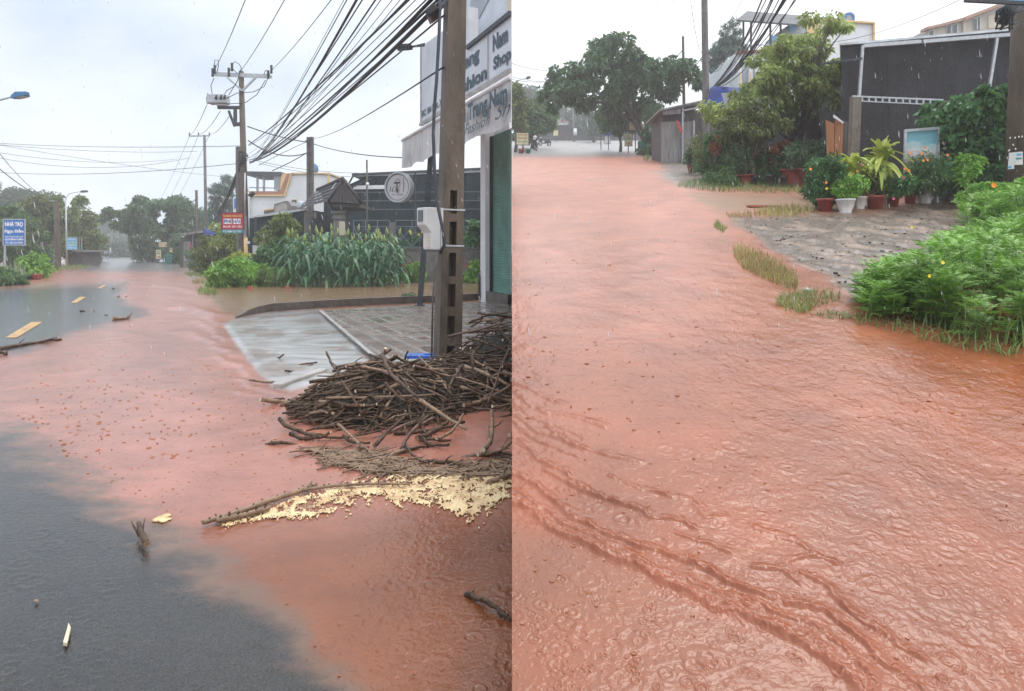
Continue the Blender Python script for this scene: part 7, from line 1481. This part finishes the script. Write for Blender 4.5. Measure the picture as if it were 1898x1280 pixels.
def flower_plant(name, label, poly, Yd, n, rpx, per, L, lm, seed, fl=(), fr=.045, Wr=.35, ds=.35, stems=8):
    x = sum(p[0] for p in poly) / len(poly); sh = shrub(name, label, rnd_cl([(p[0], p[1] if p[1] < max(q[1] for q in poly) - 22 else p[1] - 13) for p in poly], Yd + .45, n, rpx, ds, seed), P(x, max(q[1] for q in poly) - 14, Yd + .45), per, L, LM[lm], cat='plant', Wr=Wr, droop=.1, stems=stems, stem_r=.008)
    for px_, py_, mt in fl: flowers([P(px_, py_, Yd - .35)], fr, M[mt], sh)
    return sh
flower_plant('marigold', 'tall leafy orange flowered plants in the red pot at the left of the row', [(1504, 385), (1506, 300), (1515, 285), (1530, 290), (1545, 285), (1560, 330), (1556, 380), (1530, 392)], 14.3, 46, 9, 120, .085, 'shrub', 71, ((1531, 338, 'petal_orange'), (1532, 349, 'petal_yellow'), (1502, 313, 'petal_orange')), .05)
flower_plant('marigold', 'fine leaved yellow green plants in the front left white bowl', [(1545, 370), (1550, 335), (1580, 330), (1595, 345), (1592, 368), (1560, 375)], 14.0, 26, 8, 120, .07, 'lime', 72, ((1588, 317, 'petal_orange'), (1598, 305, 'petal_pink')), .04)
flower_plant('hanging_plant', 'drooping narrow leaved plant over the white bowl and bright terracotta pot', [(1590, 368), (1595, 320), (1625, 315), (1640, 335), (1636, 372), (1610, 376)], 14.6, 30, 8, 120, .09, 'olive', 73, (), Wr=.2)
flower_plant('pink_flower_plant', 'rounded leafy plant with two pink flowers in the small clay pot', [(1640, 368), (1642, 345), (1658, 332), (1678, 335), (1680, 355), (1668, 370)], 14.3, 24, 7, 110, .08, 'shrub', 74, ((1675, 329, 'petal_pink'), (1656, 368, 'petal_pink')), .05)
flower_plant('cosmos', 'loose feathery cosmos with orange flowers before the framed picture', [(1672, 368), (1675, 320), (1690, 295), (1712, 285), (1738, 300), (1745, 335), (1735, 362), (1700, 365)], 14.8, 40, 9, 130, .09, 'mid', 75, ((1708, 284, 'petal_orange'), (1711, 297, 'petal_orange'), (1719, 296, 'petal_orange'), (1677, 313, 'petal_orange'), (1684, 316, 'petal_orange'), (1713, 273, 'petal_orange'), (1686, 283, 'petal_orange')), .055, Wr=.18)
flower_plant('bowl_plant', 'small fresh herbs filling the central white bowl', [(1692, 356), (1700, 340), (1725, 336), (1732, 354), (1712, 358)], 14.7, 14, 7, 110, .08, 'mid', 76)
flower_plant('cosmos', 'feathery cosmos with one orange flower under the round leaved bush', [(1735, 365), (1738, 320), (1752, 300), (1775, 320), (1778, 355), (1760, 368)], 15.2, 26, 8, 120, .09, 'shrub', 77, ((1756, 287, 'petal_orange'),), .06, Wr=.2)
flower_plant('leafy_plant', 'thin light green plant with star of top leaves right of the pots', [(1752, 345), (1760, 322), (1778, 316), (1790, 288), (1800, 292), (1795, 320), (1805, 330), (1775, 350)], 14.6, 20, 6, 50, .12, 'lime', 78, Wr=.5)
flower_plant('cosmos', 'tall sprawling cosmos with one big orange flower in front of the thick brown pole', [(1788, 380), (1795, 360), (1820, 345), (1845, 350), (1880, 350), (1870, 330), (1862, 345), (1855, 372), (1810, 392)], 12.0, 34, 8, 60, .10, 'lime', 79, ((1841, 343, 'petal_orange'),), .085, Wr=.45)
sh = shrub('round_bush', 'tall round bush of glossy heart shaped leaves beside the thick brown pole', rnd_cl([(1740, 330), (1742, 240), (1738, 200), (1752, 185), (1775, 178), (1800, 182), (1835, 192), (1858, 215), (1862, 260), (1855, 320), (1820, 345), (1765, 345)], 16.2, 110, 13, 1.0, 80), at_r(1800, 16.2), 70, .13, LM['shrub'], cat='bush', Wr=.85, droop=.3, stems=12)
shrub('dark_shrub', 'dark shrub mass in the shade under the round leaved bush', rnd_cl([(1740, 350), (1745, 310), (1850, 310), (1856, 350)], 15.8, 34, 10, .5, 81), at_r(1800, 15.8), 90, .12, LM['dark'], stems=6)
t = thing('framed_picture', at_r(1709, 16), 'framed landscape picture with blue sky standing behind the cosmos', 'picture'); Yh = 16
def pq(x, y, Yd=16.0): return P(x, y, Yd)
def pic_mat():
    m, n, l = nodes('printed_landscape'); b = n['Principled BSDF']; tcn = n.new('ShaderNodeTexCoord'); sp_ = n.new('ShaderNodeSeparateXYZ'); l.new(tcn.outputs['Generated'], sp_.inputs[0]); nz = n.new('ShaderNodeTexNoise'); nz.inputs['Scale'].default_value = 3.5; nz.inputs['Detail'].default_value = 5
    mp = n.new('ShaderNodeMapping'); mp.inputs['Scale'].default_value = (1.0, 1, 2.2); mp.inputs['Rotation'].default_value = (0, .5, 0); l.new(tcn.outputs['Generated'], mp.inputs[0]); l.new(mp.outputs[0], nz.inputs['Vector']); ma = n.new('ShaderNodeMath'); ma.operation = 'MULTIPLY_ADD'; ma.inputs[1].default_value = .45; l.new(nz.outputs['Fac'], ma.inputs[0]); l.new(sp_.outputs[2], ma.inputs[2])
    r = n.new('ShaderNodeValToRGB'); l.new(ma.outputs[0], r.inputs[0]); e = r.color_ramp.elements; e[0].position = .3; e[0].color = (.20, .22, .20, 1); e[1].position = 1.25 if False else 1.0; e[1].color = (.16, .42, .50, 1)
    for p_, c_ in ((.45, (.33, .24, .26)), (.60, (.42, .25, .25)), (.72, (.45, .40, .42)), (.82, (.58, .60, .58)), (.92, (.30, .52, .58))): q = e.new(p_); q.color = (*c_, 1)
    l.new(r.outputs[0], b.inputs['Base Color']); b.inputs['Roughness'].default_value = .25; return m
M['picture'] = pic_mat()
b = MB(); b.prism([pq(1680, 330), pq(1736, 322), pq(1737, 240), pq(1682, 244)], (0, .04, 0)); part('print', b, M['picture'], t)
b = MB(); b.bar(pq(1677, 332, 15.97), pq(1678, 240, 15.97), .035, .06); b.bar(pq(1739, 325, 15.97), pq(1739, 237, 15.97), .035, .06); b.bar(pq(1677, 242, 15.96), pq(1740, 237, 15.96), .045, .06); part('frame', b, M['galv'], t)
b = MB(); b.bar(pq(1678, 330, 16.1), at_r(1678, 16.1), .03, .03); b.bar(pq(1738, 325, 16.1), at_r(1738, 16.1), .03, .03); part('leg', b, M['galv'], t)
# shrub belt under the trees
for nm, lb, pol, Yd, n, r, per, L, lm, seed, Wr in (
    ('garden_shrub', 'orange tipped shrub with coppery new leaves near the tin shack', [(1300, 330), (1305, 270), (1318, 250), (1345, 245), (1352, 300), (1340, 330)], 24, 44, 9, 110, .12, 'mid', 90, .4), ('garden_shrub', 'grey green wispy shrub at the left of the belt by the shack gate', [(1280, 300), (1285, 255), (1310, 240), (1325, 260), (1310, 300)], 27, 26, 9, 100, .12, 'olive', 91, .3),
    ('garden_shrub', 'leafy green shrub with pinnate tiers behind the flat clay bowl', [(1340, 338), (1345, 275), (1370, 250), (1400, 262), (1408, 310), (1395, 340)], 22.5, 50, 9, 110, .12, 'mid', 92, .35), ('garden_shrub', 'dark green shrub under the light tree between the clay bowls', [(1402, 338), (1408, 285), (1430, 270), (1455, 280), (1450, 330)], 22.3, 34, 9, 110, .12, 'shrub', 93, .35),
    ('garden_shrub', 'deep green bushy shrub above the huge red planter', [(1455, 312), (1460, 275), (1490, 262), (1525, 268), (1540, 290), (1530, 318), (1490, 312)], 20.8, 44, 10, 120, .11, 'dark', 94, .35), ('hedge_shrub', 'low shadowed shrub behind the left end of the flower pots', [(1505, 350), (1510, 310), (1550, 300), (1580, 320), (1575, 360), (1530, 368)], 16.5, 30, 10, 100, .11, 'dark', 95, .4),
    ('verge_shrub', 'small dark plant in the bowl at the far left of the belt', [(1270, 302), (1274, 278), (1286, 275), (1292, 302)], 28, 14, 6, 90, .11, 'dark', 96, .35), ('verge_shrub', 'grey green low growth trailing over the soil by the brown bowl', [(1315, 352), (1318, 320), (1340, 318), (1352, 350)], 21.5, 20, 7, 90, .10, 'mid', 97, .3)):
    x = sum(p[0] for p in pol) / len(pol); shrub(nm, lb, rnd_cl(pol, Yd, n, r, .7, seed), at_r(x, Yd), per, L, LM[lm], Wr=Wr, stems=9, stem_r=.012)
sh = shrub('copper_shrub', 'coppery red leaf tips above the orange tipped shrub', rnd_cl([(1312, 285), (1316, 255), (1338, 262), (1340, 280)], 23.5, 10, 5, .4, 98), at_r(1325, 23.5), 60, .10, LM['red'])
shrub('copper_shrub', 'dull red leaved shrub under the light tree', rnd_cl([(1424, 300), (1430, 268), (1450, 270), (1452, 300)], 21.6, 12, 7, .4, 99), at_r(1440, 21.6), 70, .10, LM['red'])
for x, xt, yt in ((1376, 1382, 250), (1418, 1420, 270), (1440, 1450, 215), (1495, 1510, 180), (1540, 1545, 200)):
    pass
t = thing('sapling', at_r(1383, 22), 'pale slanting sapling stem among the shrubs', 'sapling'); b = MB(); b.tube([at_r(1385, 22), P(1380, 290, 22), P(1374, 240, 22)], [.04, .035, .025], 7); part('stem', b, M['bark_pale'], t); leaf_part('crown', [clump_leaves([(P(1374, 235, 22), .3), (P(1384, 248, 22), .25)], 70, .12, .4)], LM['mid'], t)
t = thing('sapling', at_r(1421, 22), 'straight tan trunk rising between the black nursery pots', 'sapling'); b = MB(); b.tube([at_r(1421, 22), P(1419, 260, 22), P(1424, 190, 22)], [.08, .06, .04], 8); part('stem', b, M['bark_pale'], t); leaf_part('crown', [clump_leaves([(P(1424, 186, 22), .4), (P(1434, 200, 22), .35)], 80, .12, .4)], LM['light'], t)
t = thing('old_tree', at_r(1508, 24), 'broad dark tree trunk in the shade right of the light tree', 'tree'); b = MB(); b.tube([at_r(1508, 24), P(1506, 230, 24), P(1500, 190, 24)], [.42, .26, .22], 10); b.tube([P(1506, 235, 24), P(1485, 215, 24)], [.16, .07], 7); part('trunk', b, M['bark'], t)
# ------------------------------------------------------------------ RIGHT: grass, debris, foreground bush
grass_patch('grass', [(1254, 346), (1275, 336), (1330, 330), (1440, 340), (1512, 345), (1512, 360), (1400, 358), (1300, 354)], GR, 1500, .17, .014, .09, LM['grass'])
grass_patch('grass', [(1395, 396), (1440, 384), (1500, 386), (1510, 394), (1470, 402), (1400, 402)], GR, 600, .16, .012, .09, LM['drygrass']); grass_patch('grass', [(1345, 398), (1395, 394), (1395, 404), (1350, 405)], GR, 140, .10, .010, .06, LM['drygrass']); grass_patch('grass', [(1190, 296), (1200, 290), (1206, 294), (1198, 298)], GR, 60, .3, .03, .12, LM['grass'])
grass_patch('grass', [(1320, 420), (1330, 412), (1348, 424), (1342, 432)], GR, 140, .09, .008, .05, LM['grass'])
grass_patch('grass', [(1356, 462), (1372, 458), (1420, 475), (1445, 490), (1480, 520), (1478, 536), (1455, 534), (1420, 520), (1380, 500), (1362, 482)], GR, 1500, .115, .006, .06, LM['drygrass'])
grass_patch('grass', [(1450, 548), (1500, 540), (1555, 545), (1560, 556), (1530, 564), (1490, 582), (1450, 575), (1436, 560)], GR, 420, .10, .006, .10, LM['grass']); grass_patch('grass', [(1450, 548), (1500, 545), (1520, 565), (1490, 582), (1440, 565)], GR, 260, .08, .006, .06, LM['drygrass'])
for x, y, mt, lb in ((1496, 540, 'paper', 'crumpled white litter at the end of the dry grass island'), (1499, 556, 'letter_navy', 'small dark blue bottle cap litter below the white scrap')):
    b = MB(); g = GR(x, y); b.ball(g + UZ * .02, .028 if mt == 'paper' else .016, 6, squash=.7); b.ball(g + Vector((.03, 0, .012)), .016 if mt == 'paper' else .01, 6, squash=.7); tag(b.build('litter_scrap', M[mt]), lb, 'litter')
b = MB(); g = GR(1405, 384); b.box(g + UZ * .02, (.45, .2, .05), .2); b.box(g + Vector((.3, .05, .02)), (.3, .15, .04), -.1); tag(b.build('broken_tile', M['brick'], bevel=.008), 'broken red tile lying in the muddy puddle', 'tile')
def frond_proto(seed):
    """a feathery twice divided leaf along +x, unit length"""
    rr = np.random.default_rng(seed); Vs = []; 
    def lf(p, d, L, w):
        d = d / np.linalg.norm(d); s = np.cross(d, [0, 0, 1.0]); s /= np.linalg.norm(s) + 1e-9
        Vs.append([p, p + d * L * .5 + s * w * .5, p + d * L, p + d * L * .5 - s * w * .5])
    n = 9
    for i in range(n):
        u = .12 + .85 * i / n; p = np.array([u, 0, .14 * u - .32 * u * u])
        for sg_ in (-1, 1):
            L = .36 * math.sin(math.pi * min(1, .22 + u * .72)) * rr.uniform(.8, 1.2); d = np.array([.62, sg_ * .78, -.22 + rr.uniform(-.2, .2)]); lf(p, d, L, .055)
            for k in (.3, .5, .7):
                q = p + d / np.linalg.norm(d) * L * k
                for s2 in (-1, 1): d2 = np.array([.62 + .3 * s2 * sg_ * -1 * .5, sg_ * .78 * (.4 if s2 > 0 else 1.1) + (.5 * s2 * .6), -.3]); lf(q, d2, L * .34 * (1.15 - k * .5), .032)
    lf(np.array([.95, 0, -.15]), np.array([1, 0, -.4]), .16, .05)
    for i in range(6): u = i / 6; lf(np.array([u, 0, .14 * u - .32 * u * u]), np.array([1, 0, .14 - .64 * u]), .19, .014)
    return np.array(Vs)
FP_ = [frond_proto(k) for k in range(5)]
def place_fronds(pos, dirs, L):
    out = []
    for p, d, l_ in zip(pos, dirs, L):
        f = FP_[random.randrange(5)]; d = d / np.linalg.norm(d); s = np.cross([0, 0, 1.0], d); s /= np.linalg.norm(s) + 1e-9; u = np.cross(d, s)
        out.append((f[..., 0:1] * d + f[..., 1:2] * s + f[..., 2:3] * u) * l_ + p)
    V = np.concatenate(out).reshape(-1, 3); return V, np.arange(len(V)).reshape(-1, 4)
def feather_bush(label, poly_base, hmax, n, Lf, seed, yw, fl=()):
    rr = np.random.default_rng(seed); xs = [p[0] for p in poly_base]; ys = [p[1] for p in poly_base]; c = GR(sum(xs) / len(xs), sum(ys) / len(ys)); t = thing('feathery_bush', c, label, 'bush')
    pg = [tuple(GR(*p)[:2]) for p in poly_base]; gx = [p[0] for p in pg]; gyy = [p[1] for p in pg]; pos = []; dr = []; Ls = []; stems = MB(); made = 0
    # plants: each a few leaning stems, fronds in whorls up the stem
    while made < n:
        x = rr.uniform(min(gx), max(gx)); y = rr.uniform(min(gyy), max(gyy))
        if not inpoly(pg, x, y): continue
        ins = -sdist(pg, np.array([x]), np.array([y]))[0]; made += 1
        h = hmax * (.48 + .52 * min(1, ins / .9)) * rr.uniform(.75, 1.08); g = np.array([x, y, SLOPE * y]); cx_, cy_ = sum(gx) / len(gx), sum(gyy) / len(gyy); out = np.array([x - cx_, y - cy_, 0]); out = out / (np.linalg.norm(out) + .01) * (1 - min(1, ins / .8))
        ln = out * .35 * h + rr.normal(size=3) * np.array([.12, .12, 0]) * h; top = g + ln + np.array([0, 0, h])
        stems.tube([Vector(g), Vector(g + ln * .35 + np.array([0, 0, h * .55])), Vector(top)], [.011, .008, .004], 5)
        for k in range(9):
            u = .22 + .78 * k / 8; p = g + ln * u ** 1.5 + np.array([0, 0, h * u]); a0 = rr.uniform(0, 6.28)
            for j in range(2 if k < 8 else 4): a = a0 + j * (3.14 if k < 8 else 1.57); d = np.array([math.cos(a), math.sin(a), .15 + .55 * u + rr.uniform(-.2, .2)]); pos.append(p); dr.append(d); Ls.append(Lf * rr.uniform(.7, 1.15) * (1.1 - .35 * u))
    V, Fq = place_fronds(pos, dr, Ls); leaf_part('foliage', [(V, Fq)], LM['feather'], t); part('stems', stems, M['stem_green'], t)
    for px_, py_, Yd, mt in fl: flowers([P(px_, py_, Yd)], .028, M[mt], t)
    return t
M['stem_green'] = mat('green_stem', (.10, .17, .05), .5, .2, 6)
feather_bush('bright green feathery bush filling the right edge, its front trailing into the water', [(1640, 575), (1680, 600), (1760, 622), (1850, 640), (1960, 655), (2050, 640), (2050, 470), (1900, 450), (1800, 470), (1720, 510)], .68, 220, .24, 5, 0, ((1747, 486, 5.6, 'petal_yellow'), (1722, 511, 5.7, 'petal_yellow')))
feather_bush('lower spur of feathery leaves reaching left over the gravel', [(1592, 585), (1605, 555), (1640, 520), (1690, 500), (1720, 510), (1690, 590), (1640, 596)], .42, 80, .19, 6, 0)
feather_bush('back part of the feathery bush rising towards the thick brown pole', [(1780, 470), (1830, 440), (1900, 430), (2040, 430), (2040, 480), (1900, 470)], 1.1, 140, .25, 7, 0, ((1690, 421, 8.0, 'petal_yellow'),))
def gblade(n, poly, h, w, lean, lm): grass_patch('grass', poly, GR, n, h, w, lean, lm)
gblade(170, [(1580, 600), (1600, 575), (1680, 605), (1780, 630), (1898, 655), (1898, 668), (1780, 648), (1680, 622)], .15, .009, .24, LM['grass'])
gblade(110, [(1690, 600), (1780, 625), (1898, 650), (1898, 640), (1700, 585)], .34, .013, .32, LM['grass'])
gblade(70, [(1440, 575), (1500, 585), (1560, 575), (1590, 590), (1540, 592)], .07, .008, .16, LM['grass'])
# ------------------------------------------------------------------ rain on the water
def gl_pt():
    while True:
        if rd.random() < .7: y = 560 + 400 * rd.random() ** 1.2
        else: y = 520 + 750 * rd.random()
        x = rd.random() * 945
        if inpoly([(60, 700), (230, 610), (280, 560), (380, 560), (430, 650), (520, 740), (560, 790), (690, 870), (500, 930), (320, 960), (130, 860), (20, 760)], x, y) or (rd.random() < .5 and y > 980 and x > 420 + (y - 980) * .6): 
            g = GL(x, y); return g, (.007 + .010 * rd.random()) * (.5 if y > 850 else 1.0)
splashes(700, gl_pt, 'rain_splashes', M['splash'])
def gld_pt():
    while True:
        x, y = rd.random() * 420, 860 + 420 * rd.random()
        if y > 860 + x * .62: return GL(x, y), .003 + .004 * rd.random()
gb = MB(); rr = random.Random(31); apron = [(1362, 404), (1520, 396), (1600, 396), (1760, 372), (1800, 345), (1800, 400), (1640, 540), (1600, 556), (1540, 512), (1470, 478), (1412, 448)]
for _ in range(420):
    while True:
        x, y = rr.uniform(1360, 1800), rr.uniform(350, 560)
        if inpoly(apron, x, y): break
    gb.ball(GR(x, y) + UZ * .004, rr.uniform(.008, .024) * (1.6 if rr.random() < .1 else 1), 4, squash=rr.uniform(.3, .55))
M['pebble'] = mat('wet_gravel', (.07, .05, .04), .3, .5, 12); tag(gb.build('gravel', M['pebble']), kind='stuff')
def gr_pt():
    while True:
        y = 300 + 950 * rd.random() ** 1.5; x = 949 + rd.random() * 950
        if y < 640 and x > 1290 + (y - 380) * .9: continue
        if y < 380 and x > 1230: continue
        g = GR(x, y); return g, (.006 + .010 * rd.random() ** 1.5) * (.55 if y > 800 else 1)
splashes(800, gr_pt, 'rain_splashes', M['splash'])
# falling drops
def rain_mat():
    m, n, l = nodes('rain_water'); b = n['Principled BSDF']; b.inputs['Base Color'].default_value = (.80, .83, .86, 1); b.inputs['Roughness'].default_value = .15; b.inputs['Alpha'].default_value = .5; return m
M['rain'] = rain_mat(); b = MB(); rr = random.Random(77)
for _ in range(900):
    Yd = 2.2 + 9 * rr.random() ** .8; x = rr.uniform(0, 1898); y = rr.uniform(-10, 660); p = P(x, y, Yd); L = rr.uniform(.012, .035); sl_ = .12 if x < 949 else .05
    if abs(p.x) < .05: continue
    b.tube([p, p + Vector((-sl_ * L, 0, L * .4)), p + Vector((-sl_ * 2 * L, 0, L))], [.0010, .0017, .0004], 4)
tag(b.build('rain', M['rain']), kind='stuff')
# ------------------------------------------------------------------ haze: the air between here and the far end of both streets
b = MB(); b.box((-50, 110, 21), (440, 310, 56)); hz = b.build('haze', []); m, n, l = nodes('rainy_air'); n.remove(n['Principled BSDF']); pv = n.new('ShaderNodeVolumePrincipled'); pv.inputs['Density'].default_value = 0.0017; pv.inputs['Color'].default_value = (.97, .985, 1, 1); pv.inputs['Anisotropy'].default_value = 0.2
l.new(pv.outputs[0], n['Material Output'].inputs['Volume']); hz.data.materials.append(m); tag(hz, kind='stuff'); hz.display_type = 'WIRE'
